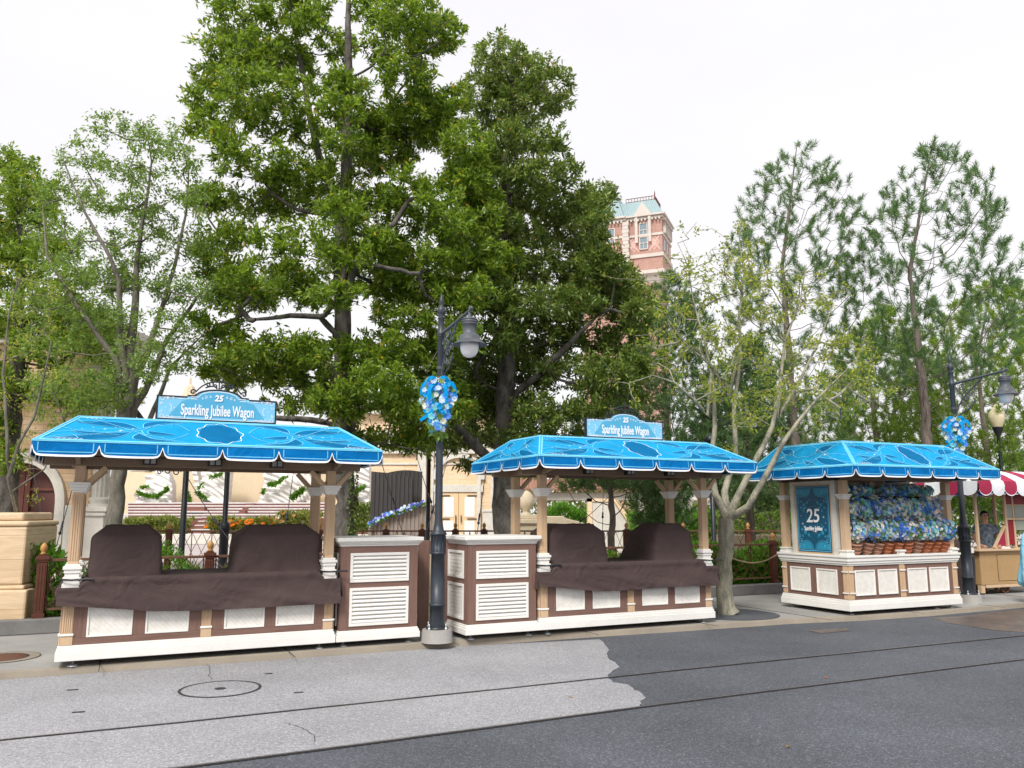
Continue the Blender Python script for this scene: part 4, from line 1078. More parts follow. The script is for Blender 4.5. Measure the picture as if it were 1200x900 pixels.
# ---------- planter kerb, railing ----------
mb = MB()
a_, b2 = UV(-1.62, 13.5), UV(40, 13.5)
mb.T = Matrix.Translation(a_) @ Matrix.Rotation(R(25), 4, 'Z'); mb.box(0, 45, 0, .20, 0, .205)
tag(mb.build('planter_kerb', M['granite'], None, .015, 2), kind='structure')
sheet('soil_ground', [UV(-12, 13.6)[:2], UV(42, 13.6)[:2], UV(42, 17.5)[:2], UV(-12, 17.5)[:2]], .12, M['soil'])
def acorn(mb, c, s=1.0, mi=0): mb.lathe([(.03*s, 0), (.05*s, .012*s), (.03*s, .03*s), (.035*s, .045*s), (.050*s, .075*s), (.045*s, .12*s), (.022*s, .155*s), (0, .17*s)], c, 14, mi)
def make_post(h, w):
    root = thing('railing_post', 'x', 'post', (0, 0, 0), 0)
    mb = MB(); mb.box(-w*.62, w*.62, -w*.62, w*.62, 0, .06); mb.box(-w/2, w/2, -w/2, w/2, .0605, h-.10)
    for s in (-1, 1):
        for k in range(3):
            x = -w*.3+k*w*.3; mb.box(x-w*.07, x+w*.07, *sorted((s*w/2, s*(w/2+.006))), .10, h-.14); mb.box(*sorted((s*w/2, s*(w/2+.006))), x-w*.07, x+w*.07, .10, h-.14)
    mb.box(-w*.60, w*.60, -w*.60, w*.60, h-.10, h-.07); mb.box(-w*.70, w*.70, -w*.70, w*.70, h-.07, h-.02); mb.box(-w*.45, w*.45, -w*.45, w*.45, h-.02, h)
    mb.build('shaft', M['rail'], root, .004)
    a = MB(); acorn(a, (0, 0, h)); a.build('acorn_finial', M['gold'], root)
    return root
def make_rail_bay(L, h, seed=0, top='railtop'):
    root = thing('railing', 'x', 'railing', (0, 0, 0), 0)
    t = MB(); t.box(0, L, -.022, .022, h-.04, h); t.build('top_rail', M[top], root, .004)
    t = MB(); t.box(0, L, -.012, .012, .10, .13); t.build('bottom_rail', M[top], root)
    t = MB(); n = max(2, round(L/.52)); w = L/n
    for k in range(n+1): 
        x = min(max(k*w, .01), L-.01); t.bar((x, 0, .13), (x, 0, h-.04), .018)
    for k in range(n):
        x0, x1 = k*w, (k+1)*w; z0, z1 = .13, h-.04; zm = (z0+z1)/2
        for (p, q_) in (((x0, z0), (x1, z1)), ((x0, z1), (x1, z0)), ((x0, zm), ((x0+x1)/2, z1)), (((x0+x1)/2, z1), (x1, zm)), ((x0, zm), ((x0+x1)/2, z0)), (((x0+x1)/2, z0), (x1, zm))):
            t.bar((p[0], .012, p[1]), (q_[0], .012, q_[1]), .012, .006, 0, (0, 1, 0))
    t.build('lattice', M['rail'], root)
    return root
post0 = make_post(.88, .125); sp = 2.256; us_ = [-1.04+sp*k for k in range(10)]
lab = ['post with acorn top beside the sandstone pillar', 'post with acorn top seen between the humps of the first wagon', 'railing post hidden behind the first wagon, at its right end', 'railing post behind the first louvred cabinet', 'railing post behind the second louvred cabinet', 'railing post behind the middle wagon, its left half', 'post with acorn top between the pale tree and the flower kiosk', 'railing post behind the flower kiosk', 'railing post behind the right end of the flower kiosk', 'farthest railing post, beyond the flower kiosk']
for i, u in enumerate(us_):
    o = post0 if i == 0 else copy_tree(post0); o.location = UV(u, 13.68, .205); o.rotation_euler.z = R(25)
    o['label'] = 'brown '+lab[i]; o['group'] = 'brown posts of the front railing'
bay0 = make_rail_bay(sp-.16, .82)
for i in range(9):
    o = bay0 if i == 0 else copy_tree(bay0); o.location = UV(us_[i]+.08, 13.68, .205); o.rotation_euler.z = R(25); o['group'] = 'lattice panels of the front railing'
    o['label'] = ['brown lattice railing panel next to the sandstone pillar', 'brown lattice railing panel behind the second hump of the first wagon', 'lattice railing panel behind the left cabinet', 'lattice railing panel behind the partition and lamp post', 'lattice railing panel behind the right cabinet', 'brown lattice railing panel seen between the two humps of the middle wagon', 'brown lattice railing panel behind the pale tree, with rope', 'lattice railing panel behind the left part of the flower kiosk', 'lattice railing panel behind the right part of the flower kiosk'][i]
# rope strung from tree to railing post
A = UV(us_[6], 13.55, .92-.12); Bp = tree_c+Vector((.1, .25, .93)); pts = []
for i in range(17):
    t = i/16; p = Bp.lerp(A, t); p.z -= .14*math.sin(math.pi*t); pts.append(p-A)
mb = MB(); mb.tube(pts, .014, 8); o = mb.build('rope', M['rope']); o.location = A; tag(o, 'tan rope hanging between the pale tree and the railing post', 'rope')
# rear fence
FY = 21.5
pxs = [60, 110, 200, 300, 375, 453, 495, 534, 567.5, 640, 690, 733.5, 800, 875.5, 935, 1000]
post1 = make_post(1.24, .13)
pos2 = [Vector((P(x, 599, FY).x, FY, .0)) for x in pxs]
for i, p in enumerate(pos2):
    o = post1 if i == 0 else copy_tree(post1); o.location = p; o['group'] = 'brown posts of the rear fence'
    o['label'] = 'brown rear fence post '+['left of the first wagon', 'left behind the first wagon', 'between the tree trunk and black poles', 'right of the black poles', 'behind the right column of the first wagon', 'in front of the dark plank wall', 'at the right end of the dark plank wall', 'in front of the pale double door', 'right of the pale double door', 'behind the left columns of the middle wagon', 'behind the left hump of the middle wagon', 'between the humps of the middle wagon', 'behind the right column of the middle wagon', 'just right of the pale tree trunk', 'behind the left side of the flower kiosk', 'behind the flower poster'][i]
for i in range(len(pos2)-1):
    L = pos2[i+1].x-pos2[i].x-.14
    o = make_rail_bay(L, 1.21, 0, 'railtop'); o.location = pos2[i]+Vector((.07, 0, .0)); o['group'] = 'lattice panels of the rear fence'
    o['label'] = 'rear lattice fence panel '+['at the far left', 'just left behind the first wagon', 'below the draped wall, around the two black poles', 'behind the right hump of the first wagon', 'right of the first wagon', 'below the dark plank wall', 'beside the pale double door', 'below the pale double door', 'left of the big trunk behind the middle wagon', 'behind the left columns of the middle wagon', 'below the white gable wall', 'right of the white gable wall', 'left of the pale tree trunk', 'right of the pale tree trunk', 'behind the flower poster'][i]

# ---------- sandstone pillar ----------
pa_ = R(12); pcn = G(27, 743); pc = thing('stone_pillar', 'pale sandstone pillar with rounded cap and a small service door, cut by the left edge', 'pillar', (pcn.x-1.22*math.cos(pa_)-.62*math.sin(pa_), pcn.y-1.22*math.sin(pa_)+.62*math.cos(pa_), 0), pa_)
mb = MB(); mb.box(-.9, 1.22, -.62, .9, 0, .60); b0 = mb.build('base', M['sand'], pc, .03, 2)
mb = MB(); mb.box(-.86, 1.16, -.56, .85, .6005, .66); mb.box(-.82, 1.12, -.52, .82, .6605, 1.48); mb.build('shaft', M['sand'], pc, .03, 2)
mb = MB(); mb.box(-.84, 1.14, -.54, .84, 1.4805, 1.56); mb.box(-.78, 1.05, -.48, .78, 1.5605, 1.68); mb.build('cap', M['sand'], pc, .05, 3)
mb = MB(); mb.box(-.12, .72, -.535, -.5205, .72, 1.40); dr = mb.build('service_door', M['sand'], pc, .006)
mb = MB(); mb.box(-.14, -.125, -.527, -.521, .70, 1.42); mb.box(.725, .74, -.527, -.521, .70, 1.42); mb.box(-.125, .725, -.527, -.521, 1.405, 1.42); mb.box(-.125, .725, -.527, -.521, .70, .715); mb.build('door_gap', M['joint'], dr)
mb = MB(); mb.lathe([(.018, 0), (.018, .01), (0, .014)], (0, 0, 0), 12); o = mb.build('lock', M['steel'], dr); o.location = (.60, -.536, 1.06); o.rotation_euler.x = R(90)

# ---------- striped cart ----------
co = G(1152, 697.5); ct = thing('striped_cart', 'tan vending cart under a red and white striped awning with blue scalloped edge', 'cart', (co.x, co.y, 0), R(22))
CL, CD = 1.7, .9
mb = MB(); mb.box(0, CL, 0, CD, .20, .88); mb.build('body', M['cartbody'], ct, .008)
mb = MB(); mb.box(.5, 1.25, -.008, -.0005, .27, .80); mb.build('door', M['cartbody'], ct, .004)
mb = MB()
for (a0, a1, b0_, b1) in ((.492, .499, .265, .805), (1.251, 1.258, .265, .805), (.499, 1.251, .265, .2695), (.499, 1.251, .8005, .805)): mb.box(a0, a1, -.006, -.0005, b0_, b1)
mb.build('door_gap', M['joint'], ct)
mb = MB(); mb.box(-.10, CL+.1, -.08, CD+.05, .8805, .925); mb.build('counter', M['tan'], ct, .006)
for x in (.0, CL-.1):
    for y in (.02, CD-.12):
        mb = MB(); mb.box(x+.01, x+.11, y, y+.10, .03, .1995); mb.build('leg', M['tan'], ct, .006)
mb = MB(); mb.box(.12, CL-.12, .005, .045, .14, .1995); mb.build('skirt_rail', M['tan'], ct)
for i, y in enumerate((.10, .80)):
    T = Matrix.Translation((.78, y, .135)) @ Matrix.Rotation(R(90), 4, 'X')
    w = MB(); w.T = T
    w.lathe([(.105, -.02), (.13, -.02), (.13, .02), (.105, .02), (.105, -.02)], (0, 0, 0), 24); w.lathe([(.03, -.03), (.03, .03)], (0, 0, 0), 12)
    for k in range(6):
        a = k*math.pi/3; w.bar((.025*math.cos(a), .025*math.sin(a), 0), (.107*math.cos(a), .107*math.sin(a), 0), .022, .016)
    w.build('wheel', M['railtop'], ct)
for x, y in ((.0, .0), (.86, .0), (1.16, .05), (.0, CD-.05), (1.66, 0), (1.66, CD-.05)):
    mb = MB(); mb.box(x, x+.055, y, y+.05, .9255, 2.12); mb.build('awning_post', M['tan'], ct, .003)
mb = MB(); mb.box(.90, 1.17, .06, .075, 1.0, 1.52); mb.build('red_panel', M['redp'], ct)
mb = MB(); mb.box(.915, 1.165, .06, .075, 1.55, 1.82); mb.box(1.24, 1.64, .06, .075, 1.3, 1.82); mb.build('grey_panel', M['greyp'], ct)
mb = MB(); mb.box(.915, 1.165, .06, .075, 1.84, 2.10); mb.box(1.24, 1.64, .06, .075, 1.84, 2.1); mb.build('upper_panel', M['redp'], ct)
mb = MB(); mb.box(.86, 1.65, .02, .058, 1.52, 1.55); mb.box(.86, 1.65, .02, .058, 1.82, 1.84); mb.build('cross_rail', M['tan'], ct)
mb = MB(); mb.add([(.52, .05, .93), (.86, .05, .93), (.86, .05, 1.36)], [(0, 1, 2)]); mb.add([(.52, .07, .93), (.86, .07, .93), (.86, .07, 1.36)], [(2, 1, 0)]); mb.bar((.50, .045, .94), (.86, .045, 1.39), .05, .04, 1); mb.bar((.5, .03, .945), (.86, .03, .945), .04, .03, 1)
mb.build('side_wing', [M['red'], M['tan']], ct)
mb = MB(); mb.box(.62, .86, -.05, .0, .926, .96); mb.box(.66, .72, -.04, -.01, .961, .975); o = mb.build('notice_tray', M['white'], ct)
# awning
aw = MB(); x0, x1, y0, y1, zt, ze = -.38, CL+.5, -.40, CD+.4, 2.55, 2.31
ns = 7; sw = (x1-x0)/ns
for k in range(ns):
    a, b = x0+k*sw, x0+(k+1)*sw; mi = k % 2; mu = lambda x: x*.72+.2
    for (ya, yb) in ((y0, .15), (y1, CD-.15)):
        N = 5; Vv = []
        for i in range(N+1):
            t = i/N; z = zt-(zt-ze)*(1-t)**1.0+.03*math.sin(t*math.pi)
            Vv += [(a+(mu(a)-a)*t*.5, ya+(yb-ya)*t, z), (b+(mu(b)-b)*t*.5, ya+(yb-ya)*t, z)]
        fs = [(2*i, 2*i+1, 2*i+3, 2*i+2) for i in range(N)]
        aw.add(Vv, fs if ya < yb else [f_[::-1] for f_ in fs], mi, True)
        # scalloped fall
        M_ = 12; V1 = []; sg = -1 if ya == y0 else 1
        for i in range(M_+1):
            t = i/M_; x = a+(b-a)*t; lo = 2.02+.11*(1-math.sin(math.pi*t)**.6); V1 += [(x, ya+sg*.003, ze), (x, ya+sg*(.03+.01*math.sin(x*8)), (ze+lo)/2), (x, ya+sg*.02, lo)]
        fs = [(3*i+j, 3*i+j+1, 3*i+j+4, 3*i+j+3) for i in range(M_) for j in (0, 1)]
        aw.add(V1, fs, mi, True)
        V2 = [(V1[3*i+2][0], V1[3*i+2][1]+sg*.004, V1[3*i+2][2]+d) for i in range(M_+1) for d in (-.012, .010)]
        aw.add(V2, [(2*i, 2*i+2, 2*i+3, 2*i+1) for i in range(M_)], 1)
        c = b; V3 = []
        for i in range(9):
            t = i/8; V3 += [(c-.13+.26*t, ya-sg*.01, 2.24), (c-.13+.26*t, ya-sg*.005, 2.045+.10*abs(2*t-1)**2)]
        aw.add(V3, [(2*i, 2*i+2, 2*i+3, 2*i+1) for i in range(8)], 2)
        V3 = [(p[0], p[1]+sg*.004, p[2]+d) for p in V3[1::2] for d in (-.010, .006)]
        aw.add(V3, [(2*i, 2*i+2, 2*i+3, 2*i+1) for i in range(8)], 1)
for xs, sg in ((x0, -1), (x1, 1)):
    for k in range(4):
        a, b = y0+(y1-y0)*k/4, y0+(y1-y0)*(k+1)/4; V1 = []
        for i in range(11):
            t = i/10; lo = 2.02+.11*(1-math.sin(math.pi*t)**.6); V1 += [(xs+sg*.003, a+(b-a)*t, ze), (xs+sg*.03, a+(b-a)*t, lo)]
        aw.add(V1, [(2*i, 2*i+1, 2*i+3, 2*i+2) for i in range(10)], (k+1) % 2, True)
    t0 = xs+((xs*.72+.2)-xs)*.5
    aw.add([(xs, y0, ze), (xs, y1, ze), (t0, CD-.15, zt), (t0, .15, zt)], [(0, 1, 2, 3)], 1)
aw.build('awning', [M['red'], M['whitec'], M['navy']], ct)
mb = MB(); mb.box(-.02, CL+.02, -.03, CD, 2.121, 2.20); mb.box(-.3, CL+.4, -.34, -.28, 2.20, 2.26); mb.build('awning_frame', M['maroon'], ct)
# black gear and a brown cover beside the cart
g0 = G(1142, 700); bx = thing('equipment_cover', 'mauve brown cloth cover standing behind the lamp foot, left of the striped cart', 'fabric cover', (G(1122, 699).x, G(1122, 699).y+.3, 0), R(22))
mb = MB(); V = []
for li, (z, s) in enumerate(((.02, 1.06), (.3, 1.0), (.7, .97), (1.0, .95), (1.10, .90), (1.12, .1))):
    for k in range(40):
        a = 2*math.pi*k/40; c, s_ = math.cos(a), math.sin(a); r = 1/((abs(c)**6+abs(s_)**6)**(1/6)); w = 1+.04*math.sin(a*9)*(1-z)
        V.append((c*r*.24*s*w, s_*r*.35*s*w, z))
mb.add(V, [(i*40+k, i*40+(k+1) % 40, (i+1)*40+(k+1) % 40, (i+1)*40+k) for i in range(5) for k in range(40)], 0, True); mb.build('cloth', M['cover'], bx)
tb = thing('bin', 'black bin with a clutter of small items on top, beside the striped cart', 'bin', (G(1143, 699).x-.02, G(1143, 699).y+.25, 0), R(22))
mb = MB(); mb.lathe([(.16, .03), (.19, .75), (.20, .76), (.20, .80), (.17, .82)], (0, 0, 0), 18); mb.build('drum', M['black'], tb)
random.seed(4); mb = MB()
for i in range(16):
    x, y = random.uniform(-.12, .12), random.uniform(-.12, .12); mb.box(x-.04, x+.04, y-.03, y+.03, .82+random.random()*.05, .88+random.random()*.12, i % 3)
mb.build('items', [M['white'], M['red'], M['navy']], tb)
# pale blue cloth at the right edge
bl = thing('draped_cloth', 'light blue cloth bundle in front of the striped cart, cut by the right edge', 'cloth', (P(1207, 660, 15.6).x, 15.6, 0))
mb = MB(); V = []
prof = [(.02, 1.32), (.08, 1.28), (.12, 1.16), (.145, 1.0), (.16, .8), (.19, .6), (.22, .42), (.20, .34), (.12, .30), (.02, .30)]
for r, z in prof:
    for k in range(36):
        a = 2*math.pi*k/36; rr_ = r*(1+.12*math.sin(5*a+z*3)*(1.4-z)); V.append((rr_*math.cos(a), rr_*math.sin(a)*.8, z))
mb.add(V, [(i*36+k, i*36+(k+1) % 36, (i+1)*36+(k+1) % 36, (i+1)*36+k) for i in range(len(prof)-1) for k in range(36)], 0, True); mb.build('cloth', M['bluecloth'], bl)
mb = MB(); mb.lathe([(.10, 0), (.10, .02), (.015, .03), (.015, .32)], (0, 0, 0), 16); mb.build('stand', M['steel'], bl)

# ---------- person at the cart ----------
def person(loc, rz):
    root = thing('person', 'person with short black hair and grey patterned shirt standing behind the striped cart', 'person', loc, rz)
    def skin_mesh(name, joints, edges, mat, lvl=2, rootj=0):
        me = bpy.data.meshes.new(name); me.from_pydata([j[0] for j in joints], edges, []); me.materials.append(mat)
        o = bpy.data.objects.new(name, me); link(o, root)
        o.modifiers.new('skin', 'SKIN'); sv = me.skin_vertices[0].data
        for i, j in enumerate(joints): sv[i].radius = j[1]; sv[i].use_root = (i == rootj)
        s = o.modifiers.new('sub', 'SUBSURF'); s.levels = s.render_levels = lvl
        return o
    J = [((0, 0, .93), (.15, .10)), ((0, .0, 1.08), (.135, .095)), ((0, .01, 1.25), (.155, .10)), ((0, .01, 1.38), (.145, .08)), ((0, 0, 1.44), (.055, .055)), ((0, -.01, 1.50), (.050, .052)),
         ((.17, .01, 1.37), (.058, .058)), ((.235, .0, 1.14), (.044, .044)), ((.20, -.16, .99), (.034, .034)), ((.14, -.27, .97), (.026, .032)),
         ((-.17, .01, 1.37), (.058, .058)), ((-.235, .0, 1.14), (.044, .044)), ((-.20, -.16, .99), (.034, .034)), ((-.14, -.27, .97), (.026, .032)),
         ((.09, 0, .86), (.09, .09)), ((.10, -.01, .48), (.058, .06)), ((.10, .02, .09), (.040, .042)), ((.10, -.12, .035), (.04, .03)),
         ((-.09, 0, .86), (.09, .09)), ((-.10, -.01, .48), (.058, .06)), ((-.10, .02, .09), (.040, .042)), ((-.10, -.12, .035), (.04, .03)),
         ((0, -.005, 1.57), (.070, .085)), ((0, .005, 1.64), (.075, .09)), ((0, .005, 1.685), (.05, .06))]
    E = [(0, 1), (1, 2), (2, 3), (3, 4), (4, 5), (3, 6), (6, 7), (7, 8), (8, 9), (3, 10), (10, 11), (11, 12), (12, 13), (0, 14), (14, 15), (15, 16), (16, 17), (0, 18), (18, 19), (19, 20), (20, 21), (5, 22), (22, 23), (23, 24)]
    for sx, w in ((1, 9), (-1, 13)):   # fingers
        for k in range(5):
            i = len(J); x, y, z = J[w][0]; o_ = (-.02+.012*k)*sx
            if k == 4: J += [((x-sx*.03, y-.02, z+.005), (.010, .010)), ((x-sx*.045, y-.05, z-.005), (.008, .008))]
            else: J += [((x+o_, y-.05, z-.006), (.009, .009)), ((x+o_, y-.085-.006*(k in (1, 2)), z-.022), (.007, .007))]
            E += [(w, i), (i, i+1)]
    body = skin_mesh('body', J, E, M['skin'], 2)
    skin_mesh('shirt', [((0, 0, .86), (.175, .125)), ((0, 0, 1.08), (.165, .12)), ((0, .01, 1.25), (.18, .118)), ((0, .01, 1.37), (.165, .10)), ((.175, .01, 1.365), (.078, .078)), ((.215, .0, 1.20), (.070, .070)), ((-.175, .01, 1.365), (.078, .078)), ((-.215, .0, 1.20), (.070, .070)), ((0, .01, 1.43), (.07, .065))], [(0, 1), (1, 2), (2, 3), (3, 4), (4, 5), (3, 6), (6, 7), (3, 8)], M['shirt'], 2)
    skin_mesh('trousers', [((0, 0, .88), (.17, .12)), ((.09, 0, .80), (.105, .105)), ((.10, -.01, .48), (.075, .078)), ((.10, .02, .10), (.062, .062)), ((-.09, 0, .80), (.105, .105)), ((-.10, -.01, .48), (.075, .078)), ((-.10, .02, .10), (.062, .062))], [(0, 1), (1, 2), (2, 3), (0, 4), (4, 5), (5, 6)], M['trouser'], 2)
    h = MB()
    for i in range(10):
        t = i/9
    V = []; NA, NB = 18, 10
    for j in range(NB):
        ph = (j/(NB-1))*R(112)
        for k in range(NA):
            th = 2*math.pi*k/NA; back_ = .5+.5*math.sin(th); lim = min(ph, R(62)+back_*R(52)+(R(16) if abs(math.cos(th)) > .8 else 0))
            V.append((.089*math.sin(lim)*math.cos(th), .106*math.sin(lim)*math.sin(th)+.008, 1.605+.115*math.cos(lim)))
    h.add(V, [(j*NA+k, (j+1)*NA+k, (j+1)*NA+(k+1) % NA, j*NA+(k+1) % NA) for j in range(NB-1) for k in range(NA)], 0, True); h.build('hair', M['hair'], root)
    fc = MB()
    for sx in (-1, 1):
        fc.T = Matrix.Translation((sx*.030, -.088, 1.60)) @ Matrix.Diagonal((1.3, .5, .7, 1)); fc.lathe([(0, -.012), (.010, -.007), (.012, 0), (.010, .007), (0, .012)], (0, 0, 0), 10, 0)
        fc.T = None; fc.bar((sx*.015, -.094, 1.618), (sx*.045, -.088, 1.620), .008, .006, 0)
    fc.T = None
    fc.tube([(-.022, -.088, 1.545), (0, -.093, 1.543), (.022, -.088, 1.545)], .005, 6, 2)
    fc.build('eyes_and_mouth', [M['hair'], M['skin'], M['redp']], root)
    ns_ = MB(); ns_.tube([(0, -.088, 1.60), (0, -.108, 1.572), (0, -.092, 1.562)], [.007, .013, .008], 8)
    for sx in (-1, 1): ns_.tube([(sx*.080, .0, 1.61), (sx*.090, .005, 1.595), (sx*.082, .0, 1.57)], [.008, .014, .008], 6)
    ns_.build('nose_and_ears', M['skin'], root)
    return root
pp = P(1158.5, 660, 17.75); person((pp.x, 17.75, 0), R(-12))
# globe lamp among the trees
g = P(1169, 500, 24.0); gl = thing('globe_lamp', 'street lamp with cream acorn shaped globe among the pines', 'street lamp', (g.x, 24, 0))
zb = P(1169, 500.5, 24).z
mb = MB(); mb.lathe([(.12, 0), (.10, .5), (.05, .6), (.05, zb-.5), (.04, zb-.30), (.14, zb-.06), (.15, zb)], (0, 0, 0), 16); mb.build('pole', M['black'], gl)
mb = MB(); mb.lathe([(.13, zb+.002), (.18, zb+.12), (.23, zb+.28), (.21, zb+.42), (.12, zb+.54), (.04, zb+.66), (0, zb+.70)], (0, 0, 0), 20); mb.build('globe', M['cream'], gl)
# ---------- leafy masses (hedges, shrubs): numpy ----------
def unit(a): return a/np.maximum(np.linalg.norm(a, axis=1, keepdims=True), 1e-9)
def leaf_mesh(name, base, dirs, L, W, mat, parent, tint=None, droop=.0, origin=(0, 0, 0)):
    """one rhombic leaf per row, hung on base points"""
    n = len(base); dirs = unit(dirs); r = unit(RNG.normal(size=(n, 3))+np.array([0, 0, 1.2]))
    s = np.cross(dirs, r); s = unit(s)
    L = np.broadcast_to(L, (n,))*RNG.uniform(.7, 1.25, n); Wd = L*W
    mid = base+dirs*(L*.45)[:, None]; tip = base+dirs*L[:, None]+np.array([0, 0, -1.])*(L*droop)[:, None]
    V = np.empty((n, 4, 3)); V[:, 0] = base; V[:, 1] = mid+s*(Wd/2)[:, None]; V[:, 2] = tip; V[:, 3] = mid-s*(Wd/2)[:, None]
    V = V.reshape(-1, 3)-np.array(origin)
    if tint is None: tint = RNG.beta(2, 2, n)
    return np_mesh(name, V, np.arange(4*n).reshape(n, 4), mat, parent, tint)
def hedge(name, label, cat, x0, x1, y0, y1, z0, z1, n, mat, L=.09, flowers=None, rz=0.0, loc=None, group=None, kind=None, bumps=.25, stalky=False):
    """box-like clipped mass of leaves with an uneven top"""
    loc = Vector((x0, y0, z0)) if loc is None else loc
    root = thing(name, label, cat, loc, rz, group)
    X, Y, Z = x1-x0, y1-y0, z1-z0
    core = MB(); NX = max(4, int(X/.3)); 
    p = RNG.uniform(size=(n, 3))*np.array([X, Y, 1])
    top = Z*(1-bumps*.5+bumps*np.array([noise.noise(Vector((a*1.1, b*1.1, x0))) for a, b in p[:, :2]]))
    face = RNG.integers(0, 3, n)
    zz = np.where(face == 0, top*RNG.uniform(.86, 1.05, n), top*RNG.uniform(.0, 1.0, n)); yy = np.where(face == 1, Y*RNG.uniform(0, .25, n), p[:, 1])
    base = np.stack([p[:, 0], yy, zz], 1)
    d = RNG.normal(size=(n, 3))*.7+np.array([0, -.35, .7])
    tint = np.clip(RNG.beta(2, 2, n)*.7+.3*np.array([noise.noise(Vector((a*.9, b, c*2)))*.5+.5 for a, b, c in base]), 0, 1)
    leaf_mesh('leaves', base, d, L, .42, mat, root, tint)
    # twigs inside
    tw = MB()
    for i in range(int(min(60, X*6))):
        a = random.uniform(0, X); b = random.uniform(Y*.2, Y*.8); tw.tube([(a, b, 0), (a+random.uniform(-.15, .15), b, Z*.5), (a+random.uniform(-.25, .25), b+random.uniform(-.1, .1), Z*.85)], [.012, .009, .004], 4, 0, False)
    tw.build('stems', M['bark2'], root)
    if flowers:
        k, mats, size = flowers
        random.seed(int(x0*13)+5)
        def cf(i):
            a = random.uniform(0, X); b = random.uniform(0, Y*.5); zt = Z*(1-bumps*.5+bumps*noise.noise(Vector((a*1.1, b*1.1, x0))))
            return Vector((a, b-.02 if random.random() < .5 else b, zt*random.uniform(.55, 1.05))), Vector((0, -1, .6)), 1.0
        flowers_np('blossoms', cf, k, size, mats, root)
    return root

# planting between railing and rear fence
def bed_shrub(label, u0, u1, v0, v1, h, n, mat, L, fl=None, group='shrubs behind the front railing'):
    o = hedge('shrub', label, 'shrub', 0, u1-u0, 0, v1-v0, 0, h, n, M[mat], L, fl, R(25), UV(u0, v0, .12), group, None, .5); return o
bed_shrub('broad leaved shrub beside the railing post next to the stone pillar', -1.6, .1, 13.95, 14.9, 1.05, 2600, 'lfS', .13)
bed_shrub('low feathery shrub between the first wagon\'s humps', .1, 2.2, 14.0, 15.2, 1.0, 5500, 'lfS', .07)
bed_shrub('low shrub behind the right hump of the first wagon', 2.2, 4.4, 14.0, 15.2, .85, 3600, 'lfC', .08)
bed_shrub('low shrub behind the two louvred cabinets', 4.6, 8.2, 14.0, 15.4, .45, 2400, 'lfS', .09)
bed_shrub('bright green leafy shrub seen between the humps of the middle wagon', 8.3, 10.9, 13.95, 15.6, .72, 6500, 'lfS', .13, (60, [(M['fl_pink'], 3), (M['fl_purple'], 2)], .04))
bed_shrub('bright green leafy shrub behind the pale tree and its rope', 10.9, 13.6, 13.95, 15.4, .88, 8500, 'lfS', .13)
bed_shrub('bright green leafy shrub behind the left side of the flower kiosk', 13.6, 16.5, 13.95, 15.4, .80, 4000, 'lfS', .13)
# dark potted plant left
# ---------- black garden lamp poles and cables ----------
def dark_pole(label, px, ytop, Y, r, ysleeve=None, scroll=False, grp='thin black poles in the garden'):
    b = P(px, 640, Y); zt = P(px, ytop, Y).z
    root = thing('garden_lamp', label, 'lamp pole', (b.x, Y, 0), 0, grp)
    mb = MB(); prof = [(r*1.6, 0), (r*1.6, .12), (r*1.1, .16)]
    if ysleeve: zs = P(px, ysleeve, Y).z; prof += [(r*1.1, zs-.25), (r*1.3, zs-.24), (r*1.3, zs-.05), (r*1.0, zs), (r*.65, zs+.02), (r*.6, zt)]
    else: prof += [(r, .2), (r*.9, zt)]
    mb.lathe(prof+[(0, zt+.02)], (0, 0, 0), 14); mb.build('pole', M['black'], root)
    h = MB(); h.lathe([(.03, zt), (.10, zt+.05), (.12, zt+.25), (.16, zt+.28), (.05, zt+.40), (0, zt+.46)], (0, 0, 0), 12); h.build('lantern', M['black'], root)
    if scroll:
        a = MB(); zc = P(px, 552, Y).z
        a.tube([(0, 0, zc+.1), (-.45, 0, zc+.12), (-.75, 0, zc)], .02, 6)
        for c_, rr in (((-.2, zc-.02), .09), ((-.38, zc), .08), ((-.55, zc-.02), .06)): a.tube([(x, 0, z) for x, z in spiral(c_, rr, 0, 1.3)], .012, 5)
        a.build('scroll_arm', M['black'], root)
    return root
dark_pole('black garden lamp pole with scroll arm, left of the orange flowers', 213, 520, 17.0, .062, None, True)
dark_pole('black garden lamp pole with thick sleeve, amid the orange flowers', 262, 515, 17.5, .085, 612)
dark_pole('black garden lamp pole between the dark plank wall and the near street lamp', 501, 505, 19.5, .052)
dark_pole('black garden lamp pole right behind the pale tree trunk', 837, 530, 19.0, .06)
dark_pole('thin dark lamp pole far behind, between the pale tree and the flower kiosk', 887, 560, 34, .10)
def cable(label, a, b, Ya, Yb, r=.008):
    p, q = P(*a, Ya), P(*b, Yb); root = thing('guy_cable', label, 'cable', p, 0, 'black stay cables of the trees')
    d = q-p; pts = [d*t+Vector((0, 0, -.03*math.sin(math.pi*t)*d.length*.5)) for t in [i/10 for i in range(11)]]
    mb = MB(); mb.tube(pts, r, 5); mb.build('wire', M['black'], root)
    mb = MB(); m = d*.72; dn = d.normalized(); mb.tube([m-dn*.12, m-dn*.10, m+dn*.10, m+dn*.12], [.006, .02, .02, .006], 6); mb.lathe([(.02, -.03), (.03, 0), (.02, .03)], m+dn*.16, 8)
    mb.build('turnbuckle', M['black'], root)
cable('black stay cable in front of the maroon arched door', (37, 540), (58, 650), 17, 15.5)
cable('black stay cable beside the maroon arched door, near the white pier', (88, 560), (66, 640), 15.5, 14.5)
cable('black stay cable running down to the right between the two black garden poles', (220, 560), (268, 632), 17, 15)
cable('black stay cable behind the right hump of the first wagon', (345, 545), (333, 628), 18, 16)
cable('long black stay cable crossing the dark plank wall', (433, 490), (474, 632), 18, 16)
cable('long black stay cable running down towards the near street lamp', (484, 520), (512, 610), 19, 17)
